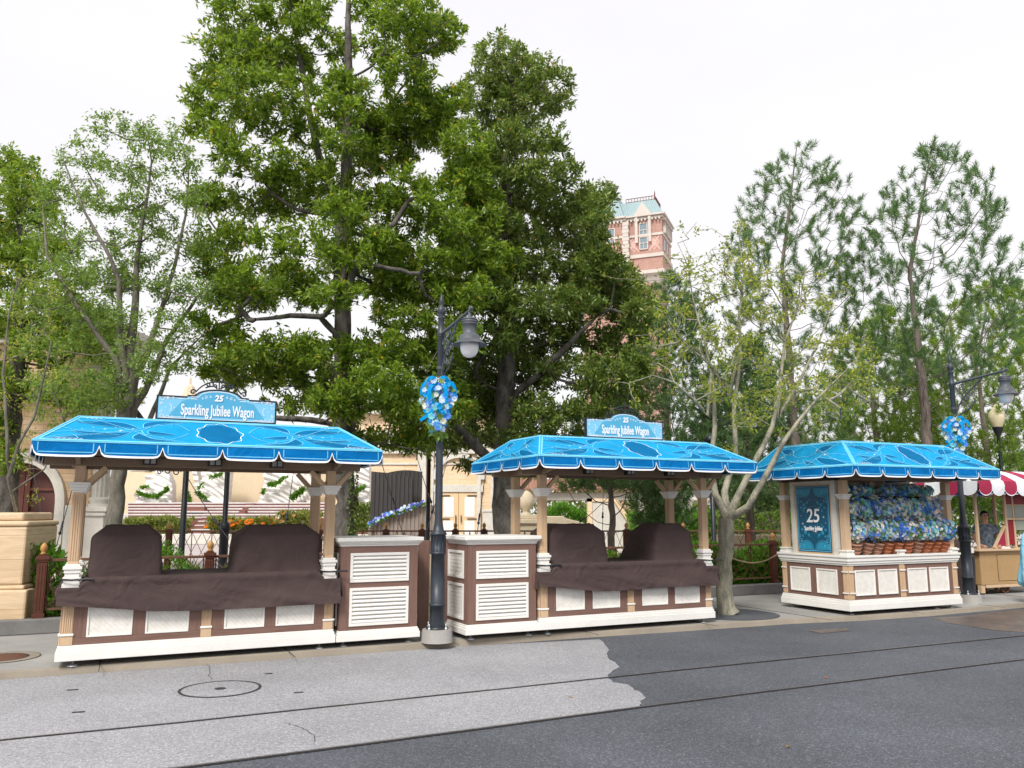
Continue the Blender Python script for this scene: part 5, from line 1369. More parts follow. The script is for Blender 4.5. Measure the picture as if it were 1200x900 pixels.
cable('black stay cable right of the near street lamp, across the stone arch', (524, 540), (500, 622), 20, 17)
cable('black stay cable in front of the pale double door', (572, 530), (557, 640), 19, 17)
cable('black stay cable left of the white gable wall', (725, 570), (664, 625), 22, 19)
cable('black stay cable in front of the white gable wall', (707, 560), (706, 622), 22, 19)
cable('black stay cable left of the flower kiosk', (890, 588), (918, 630), 30, 24)

# ---------- left building: stone facade with arched maroon door ----------
YB = 20.0
def px_x(px, Y=YB): return P(px, 599, Y).x
def px_z(py, Y=YB): return P(600, py, Y).z
fb = thing('stone_building', 'tan stone building with a big maroon arched door, behind the trees at the left', 'building', (px_x(18), YB, 0))
x0b, x1b = px_x(-160)-px_x(18), px_x(103)-px_x(18)
zs, rad = px_z(588), .96; zt = px_z(385)
def arch_pts(r, zs_, n=20): return [(r*math.cos(math.pi*i/n), zs_+r*math.sin(math.pi*i/n)) for i in range(n+1)]
mb = MB(); ff = lambda a, z, t: Vector((a, -t, z))
Ro = rad+.26
outl = [(x0b, 0), (-Ro, 0)]+arch_pts(Ro, zs)[::-1]+[(Ro, 0), (x1b, 0), (x1b, zt), (x0b, zt)]
mb.prism(outl, ff, -.5, 0, 0); mb.build('wall', M['wall_l'], fb)
mb = MB(); a_in = arch_pts(rad, zs); a_out = arch_pts(Ro, zs)
ring = [(rad, 0)]+a_in+[(-rad, 0), (-Ro, 0)]+a_out[::-1]+[(Ro, 0)]
n_ = 20
def arch_quads(mb, ri, ro, t0, t1, mi=0):
    A, B = [(ri, 0)]+arch_pts(ri, zs)+[(-ri, 0)], [(ro, 0)]+arch_pts(ro, zs)+[(-ro, 0)]
    for i in range(len(A)-1):
        mb.prism([A[i], B[i], B[i+1], A[i+1]], ff, t0, t1, mi)
arch_quads(mb, rad, rad+.14, -.45, .04); arch_quads(mb, rad+.1405, Ro-.003, -.3, .10); mb.build('arch_surround', M['white2'], fb)
mb = MB(); mb.prism([(rad-.003, 0)]+arch_pts(rad-.003, zs)+[(-rad+.003, 0)], ff, -.42, -.36, 0)
dl = mb.build('door', M['maroond'], fb)
mb = MB()
arch_quads(mb, rad-.13, rad-.004, -.355, -.30)
for a, b in ((-.13, -.008), (.008, .13)): mb.prism([(a, 0), (b, 0), (b, zs+rad-.06), (a, zs+rad-.06)], ff, -.3595, -.29)
for z in (.35, 1.05, 1.62, 2.2): 
    for a, b in ((-rad+.1, -.131), (.131, rad-.1)): mb.prism([(a, z), (b, z), (b, z+.07), (a, z+.07)], ff, -.3592, -.31)
mb.build('door_rails', M['maroon'], dl)
mb = MB(); mb.prism([(Ro+.005, 0), (x1b, 0), (x1b, px_z(592)), (Ro+.005, px_z(592))], ff, .002, .08); mb.prism([(x0b, 0), (-Ro-.005, 0), (-Ro-.005, px_z(592)), (x0b, px_z(592))], ff, .002, .08)
mb.build('plinth_course', M['white2'], fb, .01)
mb = MB()
for z in (px_z(470), px_z(403)): mb.box(x0b, x1b, -.16, .0-.002, z, z+.14); mb.box(x0b, x1b, -.24, -.002, z+.1405, z+.20)
mb.build('cornice', M['white2'], fb, .01)
mb = MB(); mb.box(x0b-.3, x1b+.3, -.35, 3, zt, zt+.22); mb.build('roof', M['white2'], fb)
# fluted column on pedestal
colx = px_x(122); cl = thing('fluted_column', 'white fluted half column on a pedestal beside the first tree trunk', 'column', (colx, YB-.25, 0))
mb = MB(); N_ = 48; V = []
for z in (px_z(583), 4.8):
    for k in range(N_):
        a = 2*math.pi*k/N_; r = .185*(1-.09*(k % 4 in (1, 2))); V.append((r*math.cos(a), r*math.sin(a), z))
mb.add(V, [(k, (k+1) % N_, N_+(k+1) % N_, N_+k) for k in range(N_)]); mb.build('shaft', M['white2'], cl)
zb = px_z(583); mb = MB(); mb.lathe([(.25, zb-.22), (.25, zb-.16), (.20, zb-.14), (.24, zb-.08), (.24, zb-.03), (.20, zb)], (0, 0, 0), 24); mb.build('base', M['white2'], cl)
mb = MB(); zp = zb-.22; mb.box(-.24, .24, -.24, .24, 0, zp-.22); mb.box(-.30, .30, -.30, .30, zp-.22, zp-.12); mb.box(-.34, .34, -.34, .34, zp-.12, zp); mb.build('pedestal', M['white2'], cl, .01)
mb = MB(); mb.lathe([(.19, 4.8), (.24, 4.86), (.30, 5.1)], (0, 0, 0), 20); mb.box(-.33, .33, -.33, .33, 5.101, 5.2); mb.build('capital', M['white2'], cl)

# ---------- draped rockwork terrace (seen under the first canopy) ----------
def bx3(mb, pxa, pxb, pya, pyb, Y, d, mi=0):
    a, b = P(pxa, pyb, Y), P(pxb, pya, Y); mb.box(P(pxa, 599, Y).x, P(pxb, 599, Y).x, Y, Y+d, a.z, b.z, mi)
tw = thing('terrace_wall', 'cream plaster wall behind the white draped shapes, with a white balustrade on top', 'wall', (0, 55, 0))
mb = MB(); mb.box(P(140, 599, 55).x, P(440, 599, 55).x, 0, 2, 1.5, P(300, 552, 55).z); mb.build('wall', M['yellowwall'], tw)
mb = MB(); zA, zB = P(300, 551.8, 55).z, P(300, 541, 55).z
mb.box(P(150, 599, 55).x, P(440, 599, 55).x, -.05, .3, zB-.12, zB); mb.box(P(150, 599, 55).x, P(440, 599, 55).x, -.05, .3, zA, zA+.1)
x = P(150, 599, 55).x
while x < P(440, 599, 55).x: mb.box(x, x+.13, 0, .15, zA+.1, zB-.12); x += .28
mb.build('balustrade', M['white2'], tw)
mb = MB()
for q in (166, 236, 306, 376): mb.box(P(q, 599, 55).x, P(q+8, 599, 55).x, -.1, .4, zA, zB+.15)
mb.build('balustrade_pier', M['white2'], tw)
def drape(label, outline, Y, seed):
    """heavy swagged relief inside an outline given on the picture, real distance and depth"""
    xs = [p[0] for p in outline]; ys = [p[1] for p in outline]
    o3 = P((min(xs)+max(xs))/2, 592, Y); root = thing('draped_relief', label, 'relief', o3, 0, 'white draped plaster reliefs')
    nx, ny = 70, 50; V = []; idx = {}; mb = MB()
    def inside(x, y):
        c = False; j = len(outline)-1
        for i in range(len(outline)):
            (xi, yi), (xj, yj) = outline[i], outline[j]
            if (yi > y) != (yj > y) and x < (xj-xi)*(y-yi)/(yj-yi)+xi: c = not c
            j = i
        return c
    fs = []; 
    for i in range(nx+1):
        for j in range(ny+1):
            x = min(xs)+(max(xs)-min(xs))*i/nx; y = min(ys)+(max(ys)-min(ys))*j/ny
            t = y/9.0-((x-(xs[0]+min(xs))/2)/26.0)**2*.9+seed
            fold = .17*abs(math.sin(t*3.1+nz((x*.06, y*.06, seed), 1, 2.0)))+.05*math.sin(t*9)
            p = P(x, y, Y); V.append((p.x-o3.x, -.3-fold-.25*nz((x*.05, y*.05, seed+4), 1), p.z-o3.z)); 
    for i in range(nx):
        for j in range(ny):
            x = min(xs)+(max(xs)-min(xs))*(i+.5)/nx; y = min(ys)+(max(ys)-min(ys))*(j+.5)/ny
            if inside(x, y): fs.append((i*(ny+1)+j, i*(ny+1)+j+1, (i+1)*(ny+1)+j+1, (i+1)*(ny+1)+j))
    m = len(V); mb.add(V+[(a, .3, c) for a, b, c in V], fs+[tuple(m+q for q in f[::-1]) for f in fs], 0, True)
    from collections import Counter
    ec = Counter(); 
    for f in fs:
        for k in range(4): ec[(f[k], f[(k+1) % 4])] += 1
    sides = [(b_, a_, a_+m, b_+m) for (a_, b_) in ec if (b_, a_) not in ec]
    mb.f += [list(s) for s in sides]; mb.m += [0]*len(sides); mb.s += [False]*len(sides)
    mb.build('relief', M['drape'], root); return root, o3
D1, o1 = drape('white draped relief with two green planted folds, left of the black garden poles', [(186, 549), (194, 546), (200, 556), (204, 566), (205, 592), (162, 592), (160, 578), (168, 588), (164, 572), (176, 576), (173, 558), (184, 556)], 53, 1)
D2, o2 = drape('white draped relief right of the first black garden pole', [(226, 546), (231, 545), (236, 566), (240, 562), (238, 552), (258, 550), (272, 551), (270, 575), (268, 592), (249, 590), (238, 588), (231, 570)], 53, 2)
D3, o3_ = drape('broad white draped relief left of the wagon\'s right columns', [(311, 551), (366, 551), (366, 592), (304, 592), (309, 580), (312, 565)], 53, 3)
D4, o4 = drape('white draped relief between the right columns and the dark plank wall', [(408, 553), (434, 546), (434, 592), (408, 592)], 47, 4)
def tuft_strip(parent, o3, pts, Y, n, w):
    B = []; 
    for i in range(n):
        k = random.random()*(len(pts)-1); a = int(k); t = k-a; x = pts[a][0]+(pts[a+1][0]-pts[a][0])*t+random.gauss(0, w*.5); y = pts[a][1]+(pts[a+1][1]-pts[a][1])*t+random.gauss(0, w*.5); p = P(x, y, Y); B.append((p.x-o3.x, -.8-random.random()*.15, p.z-o3.z))
    leaf_mesh('planting', np.array(B), RNG.normal(size=(n, 3))+np.array([0, -.6, .6]), .22, .5, M['lfS'], parent)
tuft_strip(D1, o1, [(168, 578), (178, 582), (190, 583), (200, 577), (203, 571)], 53, 500, 1.0); tuft_strip(D1, o1, [(172, 573), (182, 571)], 53, 60, .7)
tuft_strip(D2, o2, [(223, 576), (227, 582), (229, 588)], 53, 300, 1.4); tuft_strip(D2, o2, [(236, 578), (248, 585)], 53, 150, .8); tuft_strip(D2, o2, [(252, 561), (266, 557)], 53, 120, .7); tuft_strip(D2, o2, [(238, 575), (244, 567)], 53, 60, .4)
tuft_strip(D3, o3_, [(319, 569), (328, 568), (340, 560)], 53, 260, 1.0); tuft_strip(D3, o3_, [(346, 585), (352, 580), (360, 574)], 53, 500, 1.8); tuft_strip(D3, o3_, [(312, 580), (315, 574)], 53, 60, .5)
tuft_strip(D4, o4, [(410, 585), (418, 577), (430, 572)], 47, 300, 1.6)
# steps
stp = thing('terrace_steps', 'broad rust red steps with white treads below the draped wall', 'steps', (P(260, 599, 48).x, 48, 0)); ox = stp.location.x
mb = MB()
for k in range(6):
    py0, py1 = 609-k*3.4, 609-(k+1)*3.4; Yk = 48+k*.75
    a, b = P(150, py0, Yk), P(440, py1, Yk); mb.box(a.x-ox, b.x-ox, Yk-48, 8, (a.z if k else 0), b.z-.09, 0); mb.box(a.x-ox, b.x-ox, Yk-48-.04, Yk-48+.72, b.z-.089, b.z, 1)
mb.build('tier', [M['step'], M['tread']], stp)
mb = MB()
for (a, b, c, d, Yk) in ((163, 171, 592, 597, 51.5), (219, 239, 594, 604, 49.5), (223, 243, 589, 594, 52), (280, 287, 598, 606, 49.0), (284, 291, 594, 602, 50.2), (288, 297, 590, 598, 51.3), (294, 304, 592, 600, 51.8), (304, 315, 594, 597, 52), (340, 372, 589, 593, 52), (352, 362, 593, 597, 51.6)):
    mb = MB(); mb.T = Matrix.Translation((-ox, -48, 0)); bx3(mb, a, b, c, d, Yk, .5); mb.build('cheek_block', M['step'], stp)
fl = thing('garden_stair', 'narrow rust red stair with white nosings cutting through the flower hedge', 'steps', (P(229, 599, 44).x, 44, 0))
mb = MB(); w_ = P(240, 599, 44).x-P(229, 599, 44).x
for k in range(6):
    z = .3+k*.22; mb.box(-w_, w_, k*.45, 3.5, max(0, z-.25), z-.06, 0); mb.box(-w_, w_, k*.45-.03, k*.45+.42, z-.059, z, 1)
mb.build('flight', [M['step'], M['tread']], fl)
org = (70, [(M['fl_orange'], 4), (M['fl_gold'], 1)], .16)
def hpx(label, pxa, pxb, pya, pyb, Y, d, n, mat, L, flw=None, grp='clipped hedges below the terrace'):
    a, b = P(pxa, pyb, Y), P(pxb, pya, Y); return hedge('hedge', label, 'hedge', a.x, b.x, Y, Y+d, a.z, b.z, n, M[mat], L, flw, 0, Vector((a.x, Y, a.z)), grp)
hpx('low yellow green hedge left of the garden stair', 142, 218, 607, 628, 45, 1.6, 3200, 'lfH', .22)
hpx('yellow green hedge with orange flowers right of the garden stair', 240, 326, 607, 628, 45, 1.6, 3600, 'lfH', .22, org)
hpx('taller mottled hedge behind the right hump of the first wagon', 322, 372, 598, 628, 44.5, 1.8, 3000, 'lfH', .2, (40, [(M['fl_gold'], 3), (M['fl_pink'], 1)], .12))
hpx('dark green hedge left of the dark plank wall', 408, 434, 592, 624, 43, 1.6, 1800, 'lfB', .2)
wb = thing('planter_wall', 'long low white planter wall below the hedges', 'wall', (P(140, 599, 43).x, 43, 0))
mb = MB(); mb.box(0, P(640, 599, 43).x-P(140, 599, 43).x, 0, .35, 0, P(300, 626, 43).z); mb.build('wall', M['white2'], wb, .02)

# dark plank wall with flower ramp
pw = thing('plank_wall', 'tall wall of dark weathered planks with curved tops', 'plank wall', (P(434, 599, 42).x, 42, 0)); oz = pw.location
mb = MB()
def planks(mb, pxa, pxb, top, bot, Y, dx=.5, mi=0):
    x = pxa; k = 0
    while x < pxb:
        xa_, xb_ = P(x, 599, Y).x, P(min(x+2.3, pxb), 599, Y).x; a, b = P(x, bot(x), Y), P(x, top(x), Y); dd = .05*(k % 2)
        mb.box(xa_-oz.x, xb_-oz.x, Y-oz.y-dd, Y-oz.y+.12, max(0, a.z), b.z, mi); x += 2.45; k += 1
planks(mb, 434, 483, lambda x: 552.5+.09*(x-434)+max(0, x-460)*.16, lambda x: 640, 42)
mb.build('front_planks', M['plank'], pw)
mb = MB(); planks(mb, 450, 494, lambda x: 551+((x-474)/20)**2*2.5, lambda x: 640, 43.2); mb.build('rear_planks', M['plank'], pw)
rp = thing('flower_ramp', 'dark planked planter rising to the right, edged with violet blue flowers', 'planter', (P(432, 599, 40).x, 40, 0)); oz = rp.location
mb = MB(); rtop = lambda x: 616-26*min(1, max(0, (x-434)/64))**.8
planks(mb, 432, 512, lambda x: rtop(x)+2, lambda x: 640, 40); mb.build('planks', M['plank2'], rp)
B = []; 
for i in range(900): 
    x = random.uniform(432, 499); p = P(x, rtop(x)+random.uniform(-.5, 2), 40); B.append((p.x-oz.x, -.06-random.random()*.3, p.z-oz.z))
leaf_mesh('foliage', np.array(B), RNG.normal(size=(900, 3))+np.array([0, -.4, .8]), .14, .5, M['lfS'], rp)
def cf(i):
    x = random.uniform(434, 498); p = P(x, rtop(x)+random.gauss(-1.5, 1.6), 40); return Vector((p.x-oz.x, -.1-random.random()*.3, p.z-oz.z)), Vector((0, -1, .3)), 1.0
flowers_np('blossoms', cf, 170, .07, [(M['fl_purple'], 2), (M['fl_per'], 2), (M['fl_blue'], 1)], rp)
def small_lamps(): pass

# ---------- centre building with pale double door ----------
YC = 50.0
cb_ = thing('pale_building', 'pale tan stone building with white pilasters, arch and light wooden double door', 'building', (P(538, 599, YC).x, YC, 0)); ox = cb_.location.x
X = lambda px, Y=YC: P(px, 599, Y).x-ox
Zc = lambda py: P(600, py, YC).z
mb = MB(); xw0, xw1 = X(380), X(600)
mb.box(xw0, xw1, 0, 6, 0, Zc(478)); mb.build('wall', M['wall_c'], cb_)
mb = MB()
for a, b in ((489, 499), (559, 563.5), (575, 578.5), (505, 508)): mb.box(X(a), X(b), -.22, -.002, 0, Zc(522))
mb.box(X(566), X(580), -.35, -.221, 0, Zc(600)); mb.box(X(565), X(581), -.40, -.22, Zc(600)+.001, Zc(597))
mb.build('pilaster', M['white2'], cb_, .02)
mb = MB()
for z, h, d in ((Zc(532), .35, .25), (Zc(524), .6, .12), (Zc(512), .35, .35), (Zc(545), .12, .08), (Zc(486), .45, .5)): mb.box(xw0, xw1, -d, -.003, z, z+h)
mb.build('cornice', M['white2'], cb_, .02)
mb = MB(); fcn = lambda a, z, t: Vector((a, -t, z))
xa, xb = X(513), X(562); zl = Zc(577)
mb.prism([(xa-.25, zl+.02), (xb+.2, zl+.02), (xb+.2, zl+.45), (xa-.25, zl+.45)], fcn, .002, .18, 0)
mb.prism([(xa-.22, 0), (xa-.01, 0), (xa-.01, zl+.02), (xa-.22, zl+.02)], fcn, .002, .14, 0)
cx_ = (xa+xb)/2; ra = (xb-xa)/2+.35; za = Zc(562)
for i in range(16):
    a0_, a1_ = math.pi*i/16, math.pi*(i+1)/16
    mb.prism([(cx_+(ra-.3)*math.cos(a0_), za+(ra-.3)*math.sin(a0_)), (cx_+ra*math.cos(a0_), za+ra*math.sin(a0_)), (cx_+ra*math.cos(a1_), za+ra*math.sin(a1_)), (cx_+(ra-.3)*math.cos(a1_), za+(ra-.3)*math.sin(a1_))], fcn, .002, .2, 0)
mb.build('arch_surround', M['white2'], cb_)
for sx in (0, 1):
    xs0 = xa+(xb-xa)/2*sx+.01; xs1 = xs0+(xb-xa)/2-.02; d = MB()
    d.box(xs0, xs1, -.10, -.002, .05, zl); dd = d.build('door', M['doorc'], cb_, .01)
    d = MB(); w2 = (xs1-xs0)
    for za_, zb_ in ((.25, zl*.40), (zl*.48, zl*.90)): d.box(xs0+w2*.28, xs1-w2*.22, -.13, -.1005, za_, zb_)
    d.build('door_panel', M['white'], dd, .01)
    d = MB()
    for z in (zl*.44, zl*.93): a = xs0+.08 if sx == 0 else xs1-.08; d.bar((a, -.14, z), (a+(.65 if sx == 0 else -.65), -.14, z), .05)
    hx = xs1-.15 if sx == 0 else xs0+.15; d.build('hinges', M['black'], dd); d = MB(); d.bar((hx, -.2, zl*.36), (hx, -.2, zl*.52), .05); d.build('handle', M['black'], dd)
mb = MB(); mb.box(xw0-.4, xw1+.4, -.6, 6.2, Zc(478)+.002, Zc(478)+.4); mb.build('roof', M['towerstone'], cb_)
mb = MB()
for q in (398, 412): mb.box(X(q), X(q+5), -.05, -.002, Zc(558), Zc(545)-.3)
mb.build('window', M['glassd'], cb_)

# ---------- pergola, urn, beige wall, gable ----------
YP = 44.0
pg = thing('pergola', 'white columned pergola with terracotta tiled roof edge, behind the middle wagon', 'pergola', (P(640, 599, YP).x, YP, 0)); ox = pg.location.x
Z_ = lambda py, Y=YP: P(600, py, Y).z
Xp = lambda px, Y=YP: P(px, 599, Y).x-ox
mb = MB(); mb.box(Xp(600), Xp(850), -.1, .5, Z_(586), Z_(577)); mb.box(Xp(600), Xp(850), 2.6, 3.1, Z_(586), Z_(577)); mb.build('beam', M['white2'], pg, .02)
mb = MB(); x = Xp(600)
while x < Xp(800): mb.bar((x, -.5, Z_(577)+.10), (x, 3.4, Z_(577)+.75), .20, .16); mb.tube([(x+.16, -.6, Z_(577)+.16), (x+.16, 3.4, Z_(577)+.83)], .085, 7); x += .34
mb.build('tile_roof', M['roof_t'], pg)
for q in (617, 660, 752, 806, 826, 768):
    mb = MB(); mb.lathe([(.30, 0), (.30, .25), (.22, .35), (.20, Z_(588)-.2), (.28, Z_(588)-.1), (.30, Z_(586)-.02)], (Xp(q), .2, 0), 16); mb.build('column', M['white2'], pg)
ur = thing('stone_urn', 'beige egg shaped stone finial on a stepped pedestal', 'finial', (P(617, 599, 30).x, 30, 0)); zu = P(617, 603, 30).z
mb = MB(); mb.lathe([(.16, zu), (.16, zu+.04), (.09, zu+.08), (.10, zu+.13), (.26, zu+.30), (.29, zu+.48), (.24, zu+.68), (.12, zu+.82), (0, zu+.87)], (0, 0, 0), 20); mb.build('urn', M['beige'], ur)
mb = MB(); mb.box(-.5, .5, -.5, .5, 0, zu-.32); mb.box(-.6, .6, -.6, .6, zu-.3195, zu-.16); mb.box(-.45, .45, -.45, .45, zu-.1595, zu-.001); mb.build('pedestal', M['beige'], ur, .02)
bw = thing('beige_wall', 'long beige stone planter wall with rounded top behind the middle wagon', 'wall', (P(628, 599, 30.5).x, 30.5, 0)); ox = bw.location.x
mb = MB(); xe = P(692, 599, 30.5).x-ox; zt_ = P(650, 605, 30.5).z
poly = [(0, 0), (xe, 0), (xe, zt_-.42), (xe-.3, zt_-.22), (xe-.9, zt_-.08), (xe*.5, zt_), (0, zt_)]
mb.prism(poly, lambda a, b, t: Vector((a, t, b)), 0, 1.2); mb.box(-.05, xe-.2, -.06, -.002, zt_-.5, zt_-.38); mb.build('wall', M['beige'], bw, .03, 2)
gw = thing('gable_wall', 'white wall with sloping tan coping behind the middle wagon', 'wall', (P(694, 599, 36).x, 36, 0)); ox = gw.location.x
Xg = lambda px: P(px, 599, 36).x-ox
Zg = lambda py: P(600, py, 36).z
mb = MB(); mb.prism([(Xg(694), 0), (Xg(746), 0), (Xg(746), Zg(628)), (Xg(722), Zg(588)), (Xg(694), Zg(588))], lambda a, b, t: Vector((a, t, b)), 0, .5); mb.build('wall', M['white2'], gw)
mb = MB(); mb.bar((Xg(722), .2, Zg(587)), (Xg(748), .2, Zg(629)), .7, .16); mb.box(Xg(689), Xg(694)-.002, -.05, .55, 0, Zg(584)); mb.box(Xg(689), Xg(722), -.05, .55, Zg(588)+.002, Zg(584)); mb.build('coping', M['wall_c'], gw)
# hedges and far masses right
def far_h(label, pxa, pxb, pya, Y, d, n, mat, L): 
    a = P(pxa, 640, Y); b = P(pxb, pya, Y); return hedge('hedge', label, 'hedge', a.x, b.x, Y, Y+d, 0, b.z, n, M[mat], L, None, 0, Vector((a.x, Y, 0)), 'hedges in the garden behind the middle wagon')
far_h('bright green hedge between the urn and the white gable wall', 636, 692, 591, 38, 2, 4500, 'lfS', .2)
far_h('bright green hedge right of the white gable wall', 742, 800, 602, 34, 2, 4200, 'lfS', .2)
far_h('green hedge behind the right columns of the middle wagon', 800, 860, 596, 33, 2, 4200, 'lfS', .2)
far_h('green bank of shrubs between the pale tree and the flower kiosk', 845, 990, 592, 32, 3, 8000, 'lfC', .2)
lw = thing('low_cream_wall', 'low cream wall behind the rear fence, right of the pale tree', 'wall', (P(840, 599, 27).x, 27, 0)); ox = lw.location.x
mb = MB(); mb.box(0, P(1000, 599, 27).x-ox, 0, .5, 0, P(900, 627, 27).z); mb.build('wall', M['beige'], lw, .02)
rw = thing('brown_rock_wall', 'brownish rock wall rising behind the shrubs, left of the flower kiosk', 'wall', (P(860, 599, 46).x, 46, 0)); ox = rw.location.x
mb = MB(); NN = 40; V = []
for i in range(NN+1):
    for j in range(13):
        x = (P(1060, 599, 46).x-ox)*i/NN; z = 7.0*j/12*(.8+.2*math.sin(i*.5)); V.append((x, nz((x*.5, z*.5, 2), 1, .9)+nz((x*1.6, z*1.6, 2), 1, .35), z))
mb.add(V, [(i*13+j, (i+1)*13+j, (i+1)*13+j+1, i*13+j+1) for i in range(NN) for j in range(12)]); M['rock'] = m_concrete('brown_rock', (.20, .14, .11), .8, .4, 6); mb.build('rock', M['rock'], rw)

a = P(590, 640, 66); b = P(1300, 548, 66)
o = hedge('distant_trees', 'dark distant wood closing the view beyond the gardens', 'wood', a.x, b.x, 66, 72, 0, b.z, 15000, M['lfB'], .5, None, 0, Vector((a.x, 66, 0)), None, None, .5)
for ch in list(COL.objects):
    if ch.parent == o: o['kind'] = 'stuff'; 
# ---------- brick tower with mansard roof ----------
YT = 110.0
tc_ = P(775, 300, YT); base_x = P(775, 599, YT).x
corner = Vector((P(775, 250, YT).x, YT, 0))
tr = thing('brick_tower', 'tall red brick tower with grey green mansard roof and iron cresting, beyond the trees', 'tower', corner, R(-22))
zc_ = P(775, 250, YT).z; zr = P(762, 229, YT).z; zb_ = P(775, 318, YT).z; zstr = P(760, 297, YT).z; zmid = P(760, 273, YT).z
W1_, W2_ = 5.0, 6.2
mb = MB(); mb.box(-W1_, 0, 0, W2_, zb_, zc_); mb.box(-11.5, -W1_-.002, -.5, W2_, zb_-12, zc_-.2); mb.box(-W1_+.6, -.6, .6, W2_-.6, 0, zb_-.002); mb.box(-11.5, -W1_-.003, -.3, W2_-.2, 0, zb_-12.002)
mb.build('wall', M['brick'], tr)
mb = MB()
for z, h, d in ((zc_-.55, .30, .25), (zc_-.2, .25, .55), (zstr-.3, .5, .18), (zmid-.2, .35, .14), (zb_-.1, .5, .22)):
    mb.box(-W1_+.003, d, -d, W2_+d, z, z+h); mb.box(-11.6, -W1_, -.5-d, W2_, z-.05, z+h-.05)
k = 0
while k < 10: mb.box(-W1_+.15+k*.5, -W1_+.38+k*.5, -.5, -.002, zc_-.85, zc_-.56); k += 1
for k in range(12): mb.box(-11.4+k*.52, -11.17+k*.52, -.98, -.502, zc_-.95, zc_-.62)
for k in range(12): mb.box(.002, .5, .15+k*.5, .38+k*.5, zc_-.85, zc_-.56)
mb.build('cornice', M['towerstone'], tr)
mb = MB(); z = zb_-8; k = 0
while z < zc_-.8: mb.box(-W1_-.45-(.08 if k % 2 else 0), -W1_+.35+(.08 if k % 2 else 0), -.78, -.501+.45, z, z+.52); z += .56; k += 1
mb.build('quoins', M['towerstone'], tr)
mb = MB(); zz = zb_-2.5   # flared corbel below
mb.add([(-W1_, 0, zb_), (0, 0, zb_), (0, W2_, zb_), (-W1_, W2_, zb_), (-W1_+.8, 1.2, zz), (-1.2, 1.2, zz), (-1.2, W2_-1, zz), (-W1_+.8, W2_-1, zz)], [(0, 1, 5, 4), (1, 2, 6, 5), (2, 3, 7, 6), (3, 0, 4, 7)]); mb.build('corbel', M['towerstone'], tr)
# windows
for (xc, z0, z1, fr_) in ((-W1_/2-.1, zc_-3.1, zc_-1.2, True), (-W1_/2-.1, zstr+1.0, zstr+2.6, False), (-10.4, zc_-3.6, zc_-1.6, False), (-7.2, zc_-3.6, zc_-1.6, False)):
    y_ = -.0 if xc > -W1_ else -.5
    f = MB(); 
    for (a, b, c, d) in ((-.62, -.48, z0-.1, z1+.1), (.48, .62, z0-.1, z1+.1), (-.48, .48, z1, z1+.12), (-.48, .48, z0-.15, z0), (-.48, .48, (z0+z1)/2-.05, (z0+z1)/2+.05), (-.04, .04, z0, (z0+z1)/2-.051)): f.box(xc+a, xc+b, y_-.16, y_-.003, c, d)
    if fr_:
        f.box(xc-1.15, xc-.75, y_-.45, y_-.003, z0-.9, z1+1.0); f.box(xc+.75, xc+1.15, y_-.45, y_-.003, z0-.9, z1+1.0)
        f.prism([(xc-1.4, z1+1.02), (xc+1.4, z1+1.02), (xc, z1+3.1)], lambda a, b, t: Vector((a, y_-t, b)), -.6, .5)
    wn = f.build('window', M['towerstone'], tr); g_ = MB(); g_.box(xc-.47, xc+.47, y_-.08, y_-.004, z0, z1); g_.build('pane', M['glassd'], wn)
for yc in (1.4, 3.2, 5.0):
    f = MB(); 
    for d_ in (-.55, .35): f.box(.003, .4, yc+d_, yc+d_+.2, zmid+.3, zc_-.9)
    f.box(.003, .12, yc-.45, yc+.45, zmid-2.2, zmid-2.05); wn = f.build('window', M['towerstone'], tr)
    g_ = MB(); g_.box(.004, .06, yc-.34, yc+.34, zmid+.6, zc_-1.2); g_.box(.004, .06, yc-.3, yc+.3, zmid-2.0, zmid-.6); g_.build('pane', M['glassd'], wn)
f = MB(); xc = -W1_/2-.1
for dx in (-1.45, 1.45):
    for s_ in (1, .45): 
        pts = [(xc+dx+.75*s_, zstr+1.8), (xc+dx, zstr+1.8+1.05*s_), (xc+dx-.75*s_, zstr+1.8), (xc+dx, zstr+1.8-1.05*s_)]
        f.ribbon(pts+[pts[0]], .16, lambda a, b, t: Vector((a, -t, b)), .012)
    f.flat([(xc+dx+.5, zstr+1.8), (xc+dx, zstr+2.5), (xc+dx-.5, zstr+1.8), (xc+dx, zstr+1.1)], lambda a, b, t: Vector((a, -t, b)), .008)
for sx in (-1, 1):
    f.ribbon([(xc+sx*2.3, zstr+.7), (xc+sx*.75, zstr+2.9)], .16, lambda a, b, t: Vector((a, -t, b)), .010)
    f.ribbon([(xc+sx*2.3, zstr+2.9), (xc+sx*.75, zstr+.7)], .16, lambda a, b, t: Vector((a, -t, b)), .014)
f.build('diamond_pattern', M['bricklight'], tr)
def mansard(mb, x0, x1, y0, y1, z0, z1, ins):
    V = [(x0, y0, z0), (x1, y0, z0), (x1, y1, z0), (x0, y1, z0), (x0+ins, y0+ins, z1), (x1-ins, y0+ins, z1), (x1-ins, y1-ins, z1), (x0+ins, y1-ins, z1)]
    mb.add(V, [(0, 1, 5, 4), (1, 2, 6, 5), (2, 3, 7, 6), (3, 0, 4, 7), (4, 5, 6, 7)])
    n = int((x1-x0)/.35)
    for i in range(1, n): t = i/n; a = Vector(V[0]).lerp(Vector(V[1]), t); b = Vector(V[4]).lerp(Vector(V[5]), t); mb.bar(a, b, .05, .05)
mb = MB(); mansard(mb, -W1_-2.6, .15, -.15, W2_+.1, zc_+.06, zr, 1.25); mansard(mb, -11.9, -W1_-.2, -.9, W2_, zc_+.0, zr+1.6, 1.5); mb.build('mansard_roof', M['copper'], tr)
mb = MB()
